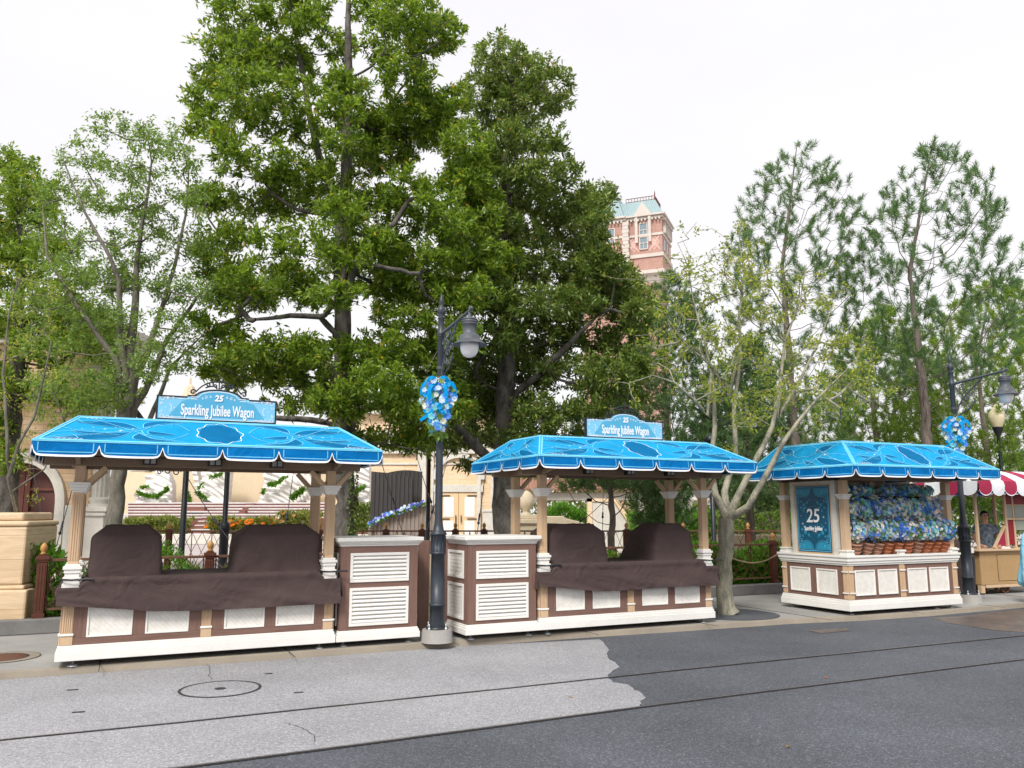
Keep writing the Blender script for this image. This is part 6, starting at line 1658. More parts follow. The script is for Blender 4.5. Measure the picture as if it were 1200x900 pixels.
for (x0_, x1_, y_, z) in ((-W1_-.3, -1.1, 1.1, zr), (-10.4, -W1_-1.7, .6, zr+1.6)):
    mb.bar((x0_, y_, z+.05), (x1_, y_, z+.05), .06); mb.bar((x0_, y_, z+.55), (x1_, y_, z+.55), .08)
    x = x0_
    while x <= x1_: mb.bar((x, y_, z), (x, y_, z+.6), .07); x += .42
    mb.lathe([(.10, 0), (.14, .3), (.05, .5), (.1, .7), (.02, 1.3)], (x1_, y_, z), 8)
y = 1.1
while y < W2_-1: mb.bar((-1.1, y, zr), (-1.1, y, zr+.6), .07); y += .42
mb.bar((-1.1, 1.1, zr+.55), (-1.1, W2_-1.1, zr+.55), .08); mb.build('roof_cresting', M['maroon'], tr)
# small far tower tip over the first sign
ft_ = P(222, 465, 90); fr2 = thing('stone_spire', 'pale stone spire tip far away above the first name board', 'spire', (ft_.x, 90, 0)); mb = MB(); zt2 = P(222, 443, 90).z
mb.lathe([(1.6, 0), (1.5, zt2-3.4), (1.0, zt2-2.6), (.5, zt2-1.0), (.12, zt2-.7), (.1, zt2)], (0, 0, 0), 8, 0, False); mb.build('spire', M['beige'], fr2)
# ---------- trees ----------
class Skel:
    def __init__(s): s.p = []; s.par = []; s.r = []; s.paths = []
    def trunk(s, pts, rads, parent=-1, step=.25):
        """explicit limb; returns node ids"""
        ids = []; prev = parent; path = [parent] if parent >= 0 else []
        for i in range(len(pts)-1):
            a, b = Vector(pts[i]), Vector(pts[i+1]); n = max(1, int((b-a).length/step))
            for k in range(n if i < len(pts)-2 else n+1):
                t = k/n
                if parent >= 0 and i == 0 and k == 0: continue
                s.p.append(np.array(a.lerp(b, t)[:])+RNG.normal(size=3)*rads[i]*.10); s.par.append(prev); s.r.append(rads[i]+(rads[i+1]-rads[i])*t)
                prev = len(s.p)-1; ids.append(prev); path.append(prev)
        s.paths.append(path); return ids
    def grow(s, att, step=.22, zpen=.8, jit=.05, rise=.25, pen_trunk=0.0, maxnodes=None, lat=0.0):
        base = np.array(s.p)
        d0 = np.array([np.min(np.linalg.norm(base-a, axis=1)) for a in att]); order = np.argsort(d0)
        P_ = np.zeros((len(s.p)+len(att)*60, 3)); n = len(s.p); P_[:n] = base; ends = []
        nt = n
        for ai in order:
            a = att[ai]; q = P_[:n]; v = a-q; d = np.linalg.norm(v, axis=1)
            cost = d+zpen*np.maximum(0, -v[:, 2])+pen_trunk*(np.arange(n) < nt)
            if lat: cost = cost+lat*np.maximum(0, v[:, 2]-.9*np.linalg.norm(v[:, :2], axis=1))
            j = int(np.argmin(cost)); L = d[j]; k = max(1, min(50, int(L/step)))
            path = [j]; prev = j; p0 = q[j].copy(); side = RNG.normal(size=3)*jit*L
            for i in range(1, k+1):
                t = i/k; p = p0+(a-p0)*t+side*math.sin(math.pi*t)+np.array([0, 0, -rise*L*math.sin(math.pi*t)*.35])
                if i < k: p = p+RNG.normal(size=3)*jit*step*.8
                P_[n] = p; s.p.append(p); s.par.append(prev); s.r.append(0); prev = n; path.append(n); n += 1
            s.paths.append(path); ends.append(path)
        return ends
    def radii(s, tip=.006, power=.46, cap=.12):
        n = len(s.p); cnt = np.zeros(n); child = np.zeros(n, bool)
        for i in range(n):
            if s.par[i] >= 0: child[s.par[i]] = True
        cnt[~child] = 1
        for i in range(n-1, -1, -1):
            if s.par[i] >= 0: cnt[s.par[i]] += cnt[i]
        for i in range(n):
            if s.r[i] == 0: s.r[i] = min(cap, tip*cnt[i]**power)
    def mesh(s, name, mats, parent, origin, minr=0, sides=(5, 12), thick=.05, mi=0, flare=0):
        mb = MB(); o = np.array(origin[:])
        for path in s.paths:
            if len(path) < 2: continue
            rr_ = [s.r[i] for i in path]
            if path[0] != 0 and rr_[0] > rr_[1]*1.3: rr_[0] = rr_[1]*1.25
            if max(rr_) < minr: continue
            n = sides[1] if max(rr_) > thick else (7 if max(rr_) > .02 else sides[0])
            mb.tube([Vector(s.p[i]-o) for i in path], rr_, n, mi, False)
        return mb.build(name, mats, parent)

def clump_pts(clumps, Y, dens, flat=.75, depth=1.0, doff=1.0, back=.6, shell=.35):
    """points inside ellipsoids given by picture centre and size; depth spread is real metres"""
    out = []
    for c in clumps:
        cx, cy, rx, ry = c[:4]; dy = c[4] if len(c) > 4 else None
        for rep in range(2 if random.random() < back else 1):
            off = dy if dy is not None else random.uniform(-doff, doff)
            if rep: off = abs(off)+random.uniform(.3, doff); 
            Yc = Y+off; ctr = P(cx+(random.uniform(-15, 15) if rep else 0), cy+(random.uniform(-8, 8) if rep else 0), Yc); sx = rx*Yc/960; sz = ry*Yc/960
            vol = sx*sz*sx*depth; n = max(4, int(dens*sx*sz*(.7 if rep else 1)))
            u = RNG.normal(size=(n, 3)); u = unit(u)*(RNG.uniform(shell**3, 1, n)**(1/3))[:, None]
            u[:, 2] = np.where(u[:, 2] < 0, u[:, 2]*flat, u[:, 2])
            out.append(np.array(ctr[:])+u*np.array([sx, sx*depth, sz]))
    return np.concatenate(out)

def twig_leaves(s, ends, per, spread, L, W, up=.5, out=1.0, segs=3, jitter=.03):
    """rosettes of leaves at twig ends and along the last segments"""
    B = []; D = []
    for path in ends:
        tip = s.p[path[-1]]; prev = s.p[path[-2]] if len(path) > 1 else tip-np.array([0, 0, .1]); td = tip-prev; td = td/max(1e-6, np.linalg.norm(td))
        for k in range(segs):
            i = max(1, len(path)-1-k); p = s.p[path[i]]; q = s.p[path[i-1]]
            n = per if k == 0 else int(per*.6)
            base = p+RNG.normal(size=(n, 3))*jitter if k == 0 else p+(q-p)*RNG.uniform(0, 1, (n, 1))+RNG.normal(size=(n, 3))*jitter
            d = RNG.normal(size=(n, 3))*spread+td*out+np.array([0, 0, up])
            B.append(base); D.append(d)
    return np.concatenate(B), np.concatenate(D)

def make_tree(name, label, base, limbs, clumps, Y, leafmat, bark, dens, per, L, W, *, group, doff=1.0, flat=.75, depth=1.0, back=.6, tip=.005, power=.46, cap=.12, droop=.1, up=.5, out=1.0, spread=.8, segs=3, jitter=.03, minr=0, mats=None, step=.22, big_first=True, zpen=.8, extra_att=None, rise=.25, tintbias=0.0, lat=0.0, bare_frac=0.0):
    root = thing(name, label, 'tree', base, 0, group); s = Skel(); ids = []
    for pts, rads, par in limbs:
        parent = -1 if par is None else ids[par[0]][min(len(ids[par[0]])-1, int(par[1]*len(ids[par[0]])))]
        ids.append(s.trunk(pts, rads, parent, .2))
    if big_first:   # a main limb to each clump
        cen = np.array([P(c[0], c[1]+c[3]*.3, Y+(c[4] if len(c) > 4 else random.uniform(-doff*.8, doff*.8)))[:] for c in clumps]); s.grow(cen, .2, zpen*.6, .05, rise, lat=lat)
    att = clump_pts(clumps, Y, dens, flat, depth, doff, back)
    if extra_att is not None: att = np.concatenate([att, extra_att])
    ends = s.grow(att, step, zpen, .06, rise*.6)
    if bare_frac: ends = [e for e in ends if random.random() > bare_frac]
    s.radii(tip, power, cap)
    s.mesh('trunk', bark, root, base, minr)
    B, D = twig_leaves(s, ends, per, spread, L, W, up, out, segs, jitter)
    t = RNG.beta(2.2, 2.4, len(B)); zs_ = B[:, 2]; t = np.clip(t+tintbias, 0, 1)
    t[RNG.uniform(size=len(B)) < .012] = 1.0
    leaf_mesh('crown', B, D, L, W, leafmat, root, t, droop, base)
    return root

def limb(pix, Y, rad, depths=None):
    return [P(x, y, Y+(depths[i] if depths else 0)) for i, (x, y) in enumerate(pix)], rad

# T2: the big broad-leaved tree left of centre
Y2 = 16.2
b2_ = Vector((P(405, 640, Y2).x, Y2, .1))
t2 = limb([(405, 640), (405, 590), (402, 520), (400, 450), (402, 380), (400, 320), (404, 250), (407, 170), (408, 90), (408, 20), (410, -40)], Y2, [.22, .21, .19, .18, .17, .15, .13, .11, .09, .06, .03])
t2[0][0] = b2_
l2b = limb([(400, 300), (395, 240), (375, 190), (362, 130), (350, 60), (340, 0)], Y2, [.09, .09, .08, .07, .05, .03], [0, .3, .5, .6, .5, .5])
l2c = limb([(402, 330), (424, 306), (436, 280), (462, 262), (478, 236), (503, 222), (528, 203)], Y2, [.075, .07, .062, .055, .045, .035, .02], [0, -.2, -.4, -.5, -.4, -.3, 0])
l2d = limb([(402, 400), (375, 372), (340, 370), (300, 375)], Y2, [.07, .06, .05, .03], [0, -.4, -.7, -1])
l2e = limb([(400, 490), (430, 478), (470, 470), (520, 440)], Y2, [.08, .07, .06, .04], [0, .3, .5, .8])
l2f = limb([(400, 500), (365, 492), (320, 490), (285, 480)], Y2, [.07, .06, .05, .03], [0, -.3, -.7, -1])
C2 = [(285, 15, 55, 24), (345, -10, 60, 30), (480, 15, 50, 30), (515, 40, 28, 24), (450, 55, 35, 20), (270, 55, 48, 20), (330, 70, 52, 22), (250, 90, 30, 22), (300, 105, 60, 22), (390, 100, 40, 18), (470, 95, 50, 24), (430, 140, 45, 20), (270, 140, 45, 20), (345, 150, 52, 22), (255, 165, 28, 16), (500, 150, 55, 24), (550, 170, 36, 26), (445, 185, 50, 22), (300, 190, 60, 22), (375, 205, 48, 20), (545, 210, 36, 26), (490, 215, 42, 18), (290, 235, 55, 20), (350, 240, 50, 18), (440, 240, 55, 20), (570, 255, 25, 22), (270, 275, 38, 16), (345, 282, 60, 18), (425, 285, 50, 18), (500, 265, 36, 14), (545, 300, 45, 22), (260, 315, 34, 20), (300, 330, 48, 22), (345, 325, 40, 18), (280, 355, 40, 16), (450, 330, 40, 20), (500, 340, 45, 22), (550, 345, 40, 20), (470, 375, 40, 18), (350, 350, 35, 14), (275, 415, 38, 14), (330, 410, 52, 18), (385, 420, 60, 22), (450, 410, 50, 22), (300, 440, 55, 16), (370, 450, 60, 22), (440, 450, 52, 24), (500, 425, 46, 28), (410, 478, 40, 16), (470, 480, 45, 20), (520, 475, 40, 24), (340, 478, 40, 10), (450, 515, 30, 12), (415, 515, 20, 9), (490, 520, 32, 16), (402, 130, 34, 16, -.9), (398, 245, 40, 16, -1.0), (405, 300, 34, 14, -1.0), (392, 350, 44, 14, -1.0), (405, 168, 30, 14, -.8), (395, 472, 40, 16, -1.0), (455, 285, 30, 16), (470, 310, 36, 18), (520, 240, 36, 18), (250, 290, 30, 16), (240, 235, 22, 18), (255, 375, 30, 16), (230, 120, 20, 18), (440, 10, 34, 22), (395, 55, 26, 18, .8), (300, 60, 40, 20), (360, 30, 30, 20), (255, 435, 24, 12), (540, 400, 30, 24), (505, 130, 34, 20), (535, 120, 24, 18), (560, 210, 26, 22), (575, 300, 28, 24), (520, 300, 34, 20), (530, 265, 30, 18), (495, 60, 34, 20), (570, 240, 26, 20), (575, 340, 28, 22), (230, 150, 16, 14), (455, 150, 34, 18), (270, 400, 40, 16)]
C2 = [(c[0], c[1], c[2], c[3]*1.18)+tuple(c[4:]) for c in C2]
make_tree('broadleaf_tree', 'tallest broad leaved evergreen tree, its trunk rising behind the right end of the first wagon', b2_, [(*t2, None), (*l2b, (0, .55)), (*l2c, (0, .42)), (*l2d, (0, .3)), (*l2e, (0, .18)), (*l2f, (0, .18))], C2, Y2, M['lfA'], M['bark2'], 150, 17, .135, .32,
          group='broad leaved evergreen trees behind the wagons', doff=1.0, flat=.75, depth=.9, back=.5, droop=.12, up=.35, spread=.95, segs=3, jitter=.05, minr=.008, tip=.005)
# ivy strip on its trunk
iv = [(0, 0)]
n_ = 1500; zz = RNG.uniform(.2, 3.6, n_); aa = RNG.uniform(-1.3, .6, n_); rr_ = .21-.01*zz
Bv = np.stack([b2_.x+rr_*np.cos(aa), Y2+rr_*np.sin(aa)-.02, zz], 1)
ivr = thing('ivy', 'dark green ivy climbing the right side of the tall tree trunk', 'climber', (b2_.x+.15, Y2-.1, .1)); leaf_mesh('leaves', Bv, RNG.normal(size=(n_, 3))+np.array([.5, -.6, -.2]), .05, .7, M['lfB'], ivr, None, 0, (b2_.x+.15, Y2-.1, .1))

# T3: second big tree
Y3 = 18.0
b3_ = Vector((P(592, 640, Y3).x, Y3, .1))
t3 = limb([(592, 640), (592, 580), (592, 500), (593, 420), (595, 340), (594, 260), (592, 190), (598, 120), (602, 60)], Y3, [.27, .25, .23, .20, .17, .13, .10, .07, .03]); t3[0][0] = b3_
l3b = limb([(592, 560), (560, 525), (535, 500), (505, 470)], Y3, [.12, .11, .09, .05], [0, -.5, -.7, -.9])
l3c = limb([(593, 470), (630, 440), (670, 400), (700, 370)], Y3, [.09, .08, .06, .03], [0, -.3, -.4, -.3])
C3 = [(590, 70, 38, 20), (635, 95, 40, 24), (575, 110, 34, 26), (610, 125, 40, 22), (655, 120, 22, 18), (560, 150, 30, 20), (600, 165, 44, 22), (645, 165, 30, 22), (570, 195, 40, 24), (625, 205, 40, 22), (665, 205, 25, 18), (585, 235, 36, 22), (640, 240, 42, 24), (685, 240, 22, 18), (560, 265, 36, 22), (610, 275, 44, 22), (665, 275, 40, 24), (700, 280, 18, 16), (580, 310, 44, 24), (635, 315, 46, 24), (690, 315, 36, 24), (720, 325, 22, 16), (560, 350, 46, 26), (615, 355, 46, 26), (670, 355, 44, 26), (715, 355, 34, 24), (740, 365, 16, 14), (575, 395, 46, 26), (630, 395, 48, 26), (685, 400, 44, 26), (725, 400, 30, 26), (560, 435, 44, 26), (610, 438, 46, 26), (665, 440, 46, 26), (710, 440, 36, 28), (738, 435, 20, 18), (545, 470, 40, 22), (590, 478, 44, 22), (645, 482, 46, 22), (700, 480, 40, 22), (560, 508, 36, 16), (610, 510, 38, 16), (660, 512, 40, 14), (535, 515, 28, 14), (505, 500, 26, 16), (545, 545, 18, 8), (750, 395, 14, 20), (690, 235, 24, 20), (700, 258, 20, 16), (712, 300, 24, 18), (728, 325, 24, 18), (742, 345, 22, 18), (748, 370, 20, 18), (545, 230, 24, 22), (540, 290, 26, 24), (530, 340, 26, 24), (525, 390, 28, 26), (520, 440, 28, 24), (550, 190, 22, 20), (748, 420, 20, 22), (740, 460, 22, 18), (690, 345, 30, 22)]
make_tree('broadleaf_tree', 'conical dark broad leaved tree right of the near street lamp', b3_, [(*t3, None), (*l3b, (0, .12)), (*l3c, (0, .25))], C3, Y3, M['lfB'], M['bark2'], 150, 17, .13, .34,
          group='broad leaved evergreen trees behind the wagons', doff=1.3, flat=.85, depth=1.0, back=.7, droop=.1, up=.35, spread=.95, segs=3, jitter=.05, minr=.01, tip=.005)

# T1: thin-crowned tree at the left
Y1 = 14.9
b1_ = Vector((P(134, 640, Y1).x, Y1, .1))
t1 = limb([(134, 640), (137, 570), (146, 500), (152, 450), (152, 410), (158, 370), (160, 310), (165, 270), (172, 235), (178, 190), (172, 150)], Y1, [.15, .135, .13, .12, .09, .07, .05, .038, .026, .016, .008]); t1[0][0] = b1_
l1b = limb([(152, 450), (140, 400), (140, 330), (128, 300), (100, 250), (75, 190)], Y1, [.07, .06, .045, .034, .022, .01], [0, -.2, -.4, -.6, -.8, -.9])
l1c = limb([(152, 455), (170, 420), (190, 360), (205, 310), (218, 250), (222, 190)], Y1, [.07, .058, .045, .034, .022, .01], [0, .2, .4, .4, .3, .2])
l1d = limb([(148, 490), (170, 460), (195, 400), (230, 350), (255, 320)], Y1, [.07, .06, .045, .03, .012], [0, .5, .8, 1, 1.1])
l1e = limb([(150, 440), (120, 400), (85, 350), (55, 300), (50, 240)], Y1, [.06, .05, .04, .025, .01], [0, -.3, -.5, -.5, -.4])
l1f = limb([(152, 470), (172, 500), (185, 470), (200, 430), (240, 390)], Y1, [.05, .05, .045, .03, .012], [0, .6, 1.0, 1.2, 1.3])
C1 = [(130, 150, 40, 16), (185, 160, 42, 20), (95, 180, 34, 20), (150, 195, 45, 20), (215, 190, 26, 26), (75, 225, 36, 22), (125, 235, 40, 20), (190, 235, 36, 20), (235, 240, 20, 26), (60, 270, 34, 24), (110, 285, 40, 22), (170, 290, 40, 20), (225, 290, 28, 26), (70, 320, 40, 24), (125, 330, 36, 20), (200, 335, 34, 24), (240, 340, 18, 22), (90, 370, 40, 24), (145, 372, 34, 18), (205, 380, 34, 22), (110, 410, 44, 22), (170, 412, 40, 20), (225, 400, 26, 20), (85, 450, 40, 20), (130, 452, 38, 22), (185, 440, 30, 14), (215, 430, 20, 12), (60, 400, 34, 26), (35, 350, 30, 26), (75, 490, 36, 14), (120, 475, 34, 14), (60, 450, 34, 24), (150, 240, 34, 18), (180, 265, 34, 18), (150, 320, 34, 20), (115, 375, 34, 20)]
make_tree('young_tree', 'thin crowned grey tree with forking branches, its trunk behind the first wagon', b1_, [(*t1, None), (*l1b, (0, .3)), (*l1c, (0, .3)), (*l1d, (0, .22)), (*l1e, (0, .32)), (*l1f, (0, .25))], C1, Y1, M['lfC'], M['bark1'], 150, 13, .078, .42,
          group='deciduous trees near the pavement', doff=.9, flat=.9, depth=1.0, back=.4, droop=.15, up=.1, spread=1.0, segs=3, jitter=.05, minr=.004, tip=.0042)
# T0: dense mass at the far left
Y0 = 19.0
b0_ = Vector((P(8, 640, Y0-1).x, Y0-1.0, .0))
t0 = limb([(8, 640), (10, 560), (16, 480), (22, 400), (24, 320), (22, 250)], Y0-1, [.22, .20, .17, .14, .09, .04]); t0[0][0] = b0_
C0 = [(10, 190, 30, 18), (35, 215, 34, 22), (0, 230, 34, 22), (55, 250, 26, 20), (15, 265, 36, 22), (-10, 290, 34, 26), (40, 300, 38, 22), (10, 325, 38, 24), (55, 345, 34, 20), (15, 365, 40, 22), (-15, 380, 30, 26), (45, 385, 34, 18), (10, 410, 34, 22), (-5, 450, 34, 26), (20, 445, 26, 18), (-10, 500, 26, 26), (5, 540, 20, 24), (90, 330, 30, 20), (70, 290, 20, 20), (120, 430, 26, 22), (95, 470, 30, 18), (60, 420, 36, 22), (50, 460, 34, 24), (90, 400, 34, 20), (120, 390, 30, 18), (75, 360, 32, 20), (140, 465, 24, 14)]
make_tree('broadleaf_tree', 'dense broad leaved tree at the far left edge, taller than the door', b0_, [(*t0, None)], C0, Y0-1, M['lfA'], M['bark2'], 110, 16, .13, .36, group='broad leaved evergreen trees behind the wagons', doff=.9, flat=.7, depth=.8, back=.5, minr=.01, droop=.1, up=.3, jitter=.06)
# foreground bare shrub-tree at the left edge
Yf = 11.9
bf_ = Vector((P(-12, 620, Yf).x, Yf+1.2, .6))
f0 = limb([(-12, 620), (10, 560), (22, 520), (40, 490), (52, 440), (60, 400)], Yf, [.035, .03, .024, .018, .012, .006]); f0[0][0] = bf_
f1 = limb([(10, 560), (8, 500), (4, 440), (10, 370), (20, 330)], Yf, [.028, .024, .02, .012, .006])
f2 = limb([(2, 585), (30, 565), (52, 550), (66, 520)], Yf, [.018, .014, .010, .005], [0, -.1, -.2, -.2])
CF = [(15, 320, 26, 20), (40, 340, 28, 20), (10, 370, 26, 22), (50, 380, 24, 22), (25, 410, 30, 20), (60, 430, 24, 22), (15, 455, 24, 20), (45, 475, 28, 20), (20, 510, 20, 16), (60, 500, 16, 14), (30, 545, 22, 12), (45, 580, 12, 10)]
make_tree('shrubby_tree', 'spindly sparse tree with bare pale stems above the sandstone pillar', bf_, [(*f0, None), (*f1, (0, .25)), (*f2, (0, .12))], CF, Yf, M['lfD'], M['bark1'], 110, 6, .055, .38, group='deciduous trees near the pavement', doff=.5, flat=1, depth=1, back=.3, tip=.003, minr=.003, droop=.2, up=.0, jitter=.04)

# T4: pale multi-stemmed tree between middle wagon and kiosk
Y4 = tree_c.y; b4_ = tree_c
def L4(pix, rad, dep=None): return limb(pix, Y4, rad, dep)
t4 = L4([(853, 720), (852, 712), (851, 690), (850, 660), (851, 630), (852, 606)], [.185, .15, .132, .126, .128, .130]); t4[0][0] = b4_
s1_ = L4([(852, 606), (838, 580), (833, 545), (838, 500), (836, 450), (826, 400), (812, 350), (806, 310)], [0.077, 0.060, 0.050, 0.040, 0.030, 0.022, 0.014, 0.006], [0, .05, .1, .1, .2, .3, .4, .4])
s2_ = L4([(852, 606), (850, 575), (862, 530), (860, 480), (868, 420), (866, 370), (872, 320), (866, 280)], [0.077, 0.058, 0.046, 0.038, 0.029, 0.021, 0.013, 0.006], [0, .2, .4, .5, .5, .6, .6, .6])
s3_ = L4([(853, 606), (868, 575), (888, 535), (905, 500), (914, 450), (920, 400), (938, 350), (945, 310)], [0.077, 0.058, 0.048, 0.040, 0.030, 0.021, 0.013, 0.006], [0, -.1, -.2, -.1, 0, 0, .1, .1])
s4_ = L4([(854, 610), (878, 592), (900, 552), (922, 512), (948, 478), (975, 450), (1000, 425)], [0.077, 0.056, 0.048, 0.036, 0.024, 0.014, 0.006], [0, -.3, -.5, -.6, -.7, -.8, -.8])
s5_ = L4([(838, 500), (815, 470), (790, 448), (765, 440)], [0.045, 0.028, 0.018, 0.006], [.1, -.2, -.4, -.5])
s6_ = L4([(905, 500), (935, 450), (960, 400), (975, 360)], [0.041, 0.028, 0.018, 0.006], [-.1, .3, .5, .6])
s7_ = L4([(860, 480), (835, 430), (800, 400), (780, 370)], [0.036, 0.024, 0.016, 0.006], [.5, .2, 0, 0])
C4 = [(810, 330, 30, 18), (790, 365, 28, 20), (775, 400, 26, 18), (840, 345, 28, 18), (880, 330, 24, 18), (820, 400, 34, 18), (785, 430, 28, 14), (860, 385, 34, 18), (905, 370, 28, 20), (945, 350, 26, 20), (880, 425, 36, 18), (935, 410, 32, 18), (975, 400, 26, 20), (835, 455, 30, 14), (910, 460, 32, 16), (955, 450, 34, 16), (1000, 440, 30, 18), (1030, 465, 20, 14), (880, 490, 26, 14), (985, 485, 30, 12), (860, 535, 18, 10), (1015, 420, 22, 16), (800, 310, 20, 18), (930, 505, 26, 10), (1000, 455, 34, 16), (770, 400, 22, 18), (840, 300, 24, 16), (985, 475, 36, 12)]
bare = np.array([P(random.uniform(790, 900), random.uniform(255, 330), Y4+random.uniform(-.4, .6))[:] for _ in range(60)]+[P(random.gauss(875, 60), random.uniform(310, 480), Y4+random.uniform(-.9, .9))[:] for _ in range(300)])
make_tree('pale_barked_tree', 'pale mottled multi-stemmed tree with sparse yellow green leaves, standing in the pavement', b4_, [(*t4, None), (*s1_, (0, .99)), (*s2_, (0, .99)), (*s3_, (0, .99)), (*s4_, (0, .97)), (*s5_, (1, .5)), (*s6_, (3, .5)), (*s7_, (2, .55))], C4, Y4, M['lfD'], M['bark3'], 130, 9, .078, .42,
          group='deciduous trees near the pavement', doff=.7, flat=1.0, depth=1.0, back=.4, tip=.0046, power=.45, droop=.15, up=.15, spread=1.0, segs=3, jitter=.05, minr=.003, extra_att=bare, bare_frac=.5)

# pines
def pine(label, px, ptop, pbase, Y, env, n, needle, rb, mat, bark, nl=.12, per=60, zpen=.0, group='pine trees on the right', w=.028, shootlen=.22, shell=.45, nlimb=46):
    """whorled pine: env = list of (py, half width px)"""
    base = Vector((P(px, 640, Y).x, Y, .0)); top = P(px-2, ptop, Y)
    root = thing('pine_tree', label, 'tree', base, 0, group); s = Skel()
    H_ = top.z; pts = [base, Vector((base.x+.05, Y, H_*.35)), Vector((base.x-.03, Y+.05, H_*.7)), top]
    s.trunk(pts, [rb, rb*.78, rb*.34, .010], -1, .2)
    ys = [e[0] for e in env]; ws = [e[1] for e in env]
    att = []
    for i in range(nlimb):
        py = ptop+12+(ys[-1]-ptop)*((i+.5)/nlimb)**.9; hw = float(np.interp(py, ys, ws)); a = i*2.4+random.uniform(-.3, .3); r = hw*Y/960*random.uniform(.75, 1.0)
        c = P(px, py, Y); att.append((c.x+r*math.cos(a), Y+r*math.sin(a)*.9, c.z))
    
    for a_ in att:     # ascending limbs, starting lower on the trunk
        a_ = np.array(a_); q = np.array(s.p[:int(H_/.2)+1]); rad_ = math.hypot(a_[0]-base.x, a_[1]-Y); zt_ = a_[2]-rad_*.75
        j = int(np.argmin(np.abs(q[:, 2]-zt_))); p0 = s.p[j]; k = max(3, int(np.linalg.norm(a_-p0)/.25)); prev = j; path = [j]
        for i in range(1, k+1):
            t = i/k; p = p0+(a_-p0)*t+np.array([0, 0, -.18*rad_*math.sin(math.pi*t)])+RNG.normal(size=3)*.02
            s.p.append(p); s.par.append(prev); s.r.append(0); prev = len(s.p)-1; path.append(prev)
        s.paths.append(path)
    A = []
    while len(A) < n:
        py = random.uniform(ys[0], ys[-1]); hw = float(np.interp(py, ys, ws))
        if random.random() > (hw+12)/(max(ws)+12): continue
        rr = hw*Y/960*(random.uniform(shell, 1)**.7); a = random.uniform(0, 6.283); c = P(px, py, Y); A.append((c.x+rr*math.cos(a), Y+rr*math.sin(a), c.z))
    ends = s.grow(np.array(A), .2, .8, .05, .3)
    s.radii(.0045, .42, rb*.5)
    s.mesh('trunk', bark, root, base, .0045)
    B = []; D = []
    for path in ends:
        tip = s.p[path[-1]]; q = s.p[path[-2]]; td = (tip-q)/max(1e-6, np.linalg.norm(tip-q)); td = td*.7+np.array([0, 0, .6]); td /= np.linalg.norm(td)
        t = RNG.uniform(0, 1, (per, 1)); B.append(tip+td*shootlen*(t-.3)); D.append(RNG.normal(size=(per, 3))*.55+td*(.6+.5*t))
    B = np.concatenate(B); D = np.concatenate(D)
    leaf_mesh('crown', B, D, nl, w/nl if w > 1 else w*4, mat, root, None, 0, base)
    return root
pine('tall open pine behind the pale tree, its tip the highest on the right side', 936, 168, 600, 22, [(168, 3), (185, 26), (215, 58), (250, 74), (300, 88), (350, 92), (400, 84), (460, 76), (540, 80), (590, 80)] , 640, .12, .15, M['lfP'], M['bark4'], .165, 110, w=.02, shootlen=.30)
pine('tall open pine with bare grey trunk, rising behind the flower kiosk', 1094, 172, 640, 20.5, [(172, 3), (190, 30), (225, 70), (270, 92), (320, 100), (370, 100), (400, 98), (450, 84)], 410, .12, .155, M['lfP'], M['bark4'], .165, 110, w=.02, shootlen=.30)
pine('bright green pine filling the space behind the far street lamp', 1165, 330, 640, 27, [(330, 4), (360, 60), (420, 110), (480, 130), (540, 130), (600, 120)], 1232, .12, .14, M['lfQ'], M['bark4'], .19, 60, w=.03, shell=.3)
pine('low bright green pine behind the right end of the pale tree crown', 1035, 360, 640, 27, [(360, 4), (400, 45), (450, 80), (510, 92), (560, 95), (600, 90)], 1144, .12, .14, M['lfQ'], M['bark4'], .19, 60, w=.03, shell=.3)
pine('dark pine directly behind the pale tree trunk', 880, 400, 640, 25, [(400, 4), (440, 40), (490, 62), (550, 70), (600, 60)], 792, .12, .14, M['lfP'], M['bark4'], .18, 60, w=.03, shell=.3)
pine('dark pine behind the second name board', 785, 322, 640, 24, [(322, 4), (350, 34), (390, 50), (440, 62), (490, 74), (540, 84), (575, 84)], 1144, .12, .13, M['lfP'], M['bark4'], .17, 60, w=.03, shell=.3)
pine('slender dark trunked pine in front of the white gable wall', 716, 470, 640, 21, [(470, 4), (490, 40), (530, 60), (575, 62)], 440, .12, .10, M['lfP'], M['bark4'], .15, 60, w=.025, shell=.3, nlimb=14)
pine('small pine with drooping needles between the columns of the middle wagon', 775, 545, 640, 23, [(545, 10), (570, 36), (590, 40), (618, 30)], 374, .12, .07, M['lfP'], M['bark4'], .15, 60, w=.025, shell=.1, nlimb=8)
pine('bright green pine cut by the right edge behind the striped cart', 1240, 300, 640, 30, [(300, 4), (340, 60), (420, 90), (500, 100), (600, 100)], 880, .12, .14, M['lfQ'], M['bark4'], .2, 60, w=.03, shell=.3)
# light broad-leaved bushes right behind kiosk and cart
def bush(label, cl, Y, mat, L, n): 
    b = Vector((P(cl[0][0], 640, Y).x, Y, 0)); z1 = P(cl[0][0], cl[0][1], Y)
    lm = ([b, Vector((b.x, Y, z1.z*.6)), z1], [.09, .07, .03])
    return make_tree('bushy_tree', label, b, [(*lm, None)], cl, Y, mat, M['bark1'], n, 8, L, .4, group='bushy trees beyond the wagons', doff=.6, depth=.7, back=.2, minr=.012, jitter=.08)
bush('yellow green bushy tree behind the clerk of the striped cart', [(1150, 560, 50, 30), (1120, 590, 40, 30), (1180, 590, 45, 30), (1150, 615, 50, 26), (1120, 625, 36, 20), (1190, 630, 34, 24), (1215, 560, 40, 34)], 25, M['lfS'], .12, 60)
bush('yellow green bushy tree behind the gap between pale tree and kiosk', [(905, 560, 40, 24), (880, 590, 40, 20), (930, 585, 40, 24), (860, 560, 26, 20)], 36, M['lfC'], .16, 45)
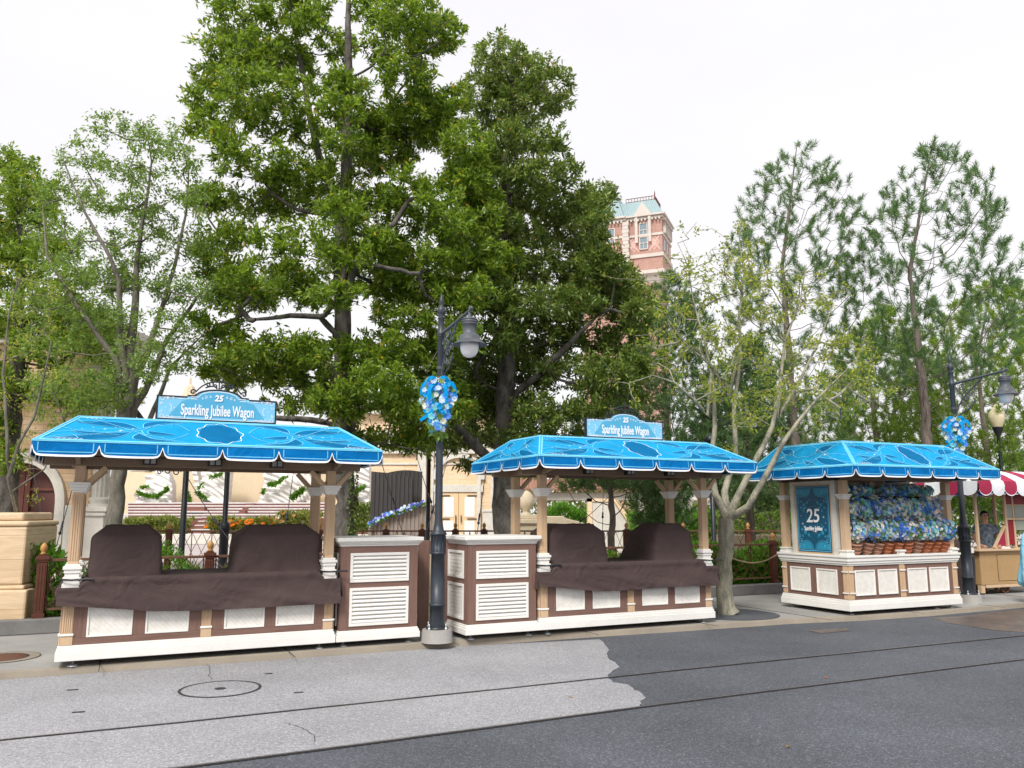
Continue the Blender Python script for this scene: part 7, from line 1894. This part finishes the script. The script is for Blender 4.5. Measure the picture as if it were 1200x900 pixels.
bush('small green bushy tree beyond the urn and pergola', [(640, 545, 44, 20), (690, 540, 44, 22), (615, 560, 26, 12), (665, 562, 40, 10), (740, 550, 40, 20)], 48, M['lfB'], .22, 24)
bush('dark green bushy tree beyond the balustrade of the terrace', [(180, 530, 40, 18), (240, 528, 44, 20), (300, 530, 44, 18), (360, 530, 40, 18), (410, 535, 24, 14)], 60, M['lfB'], .3, 12)
EXPO = 1.35
# ---------- sky, sun, camera ----------
w = bpy.data.worlds.new('World'); scene.world = w; w.use_nodes = True
nt = w.node_tree; nt.nodes.clear()
out = nt.nodes.new('ShaderNodeOutputWorld'); bg = nt.nodes.new('ShaderNodeBackground')
sky = nt.nodes.new('ShaderNodeTexSky'); sky.sky_type = 'NISHITA'; sky.sun_disc = False; sky.sun_elevation = R(46); sky.sun_rotation = R(200)
tcn = nt.nodes.new('ShaderNodeTexCoord'); mp = nt.nodes.new('ShaderNodeMapping'); mp.inputs['Scale'].default_value = (1, 1, 2.5)
nt.links.new(tcn.outputs['Generated'], mp.inputs[0])
nz_ = nt.nodes.new('ShaderNodeTexNoise'); nz_.inputs['Scale'].default_value = 1.6; nz_.inputs['Detail'].default_value = 5; nt.links.new(mp.outputs[0], nz_.inputs['Vector'])
cl = ramp(nt, nz_.outputs['Fac'], [(.3, (3.75, 3.66, 3.80)), (.7, (4.12, 4.06, 4.12))])
mx = nt.nodes.new('ShaderNodeMix'); mx.data_type = 'RGBA'; mx.inputs[0].default_value = .97
nt.links.new(sky.outputs[0], mx.inputs[6]); nt.links.new(cl, mx.inputs[7]); nt.links.new(mx.outputs[2], bg.inputs['Color'])
bg.inputs['Strength'].default_value = .10; nt.links.new(bg.outputs[0], out.inputs[0])
sl = bpy.data.lights.new('sun', 'SUN'); sl.energy = 1.5; sl.angle = R(18); sl.color = (1, .97, .93)
so = bpy.data.objects.new('sun', sl); COL.objects.link(so); so.location = (0, 0, 30)
sd = Vector((math.sin(R(200))*math.cos(R(46)), math.cos(R(200))*math.cos(R(46)), math.sin(R(46))))
so.rotation_euler = sd.to_track_quat('Z', 'Y').to_euler()
cam = bpy.data.cameras.new('camera'); co_ = bpy.data.objects.new('camera', cam); COL.objects.link(co_)
cam.sensor_width = 36; cam.lens = F/1200*36; cam.clip_end = 3000; cam.clip_start = .05
co_.location = (0, 0, EYE); co_.rotation_euler = (R(90)+PITCH, 0, 0)
scene.camera = co_
vs = scene.view_settings; vs.view_transform = 'Standard'; vs.look = 'None'; vs.gamma = 1; vs.exposure = EXPO; vs.use_curve_mapping = False
scene.cycles.max_bounces = 7; scene.cycles.diffuse_bounces = 3; scene.cycles.glossy_bounces = 2; scene.cycles.transmission_bounces = 3; scene.cycles.transparent_max_bounces = 4
scene.cycles.caustics_reflective = False; scene.cycles.caustics_refractive = False
scene.cycles.use_denoising = True; scene.cycles.use_adaptive_sampling = True; scene.cycles.adaptive_threshold = .02
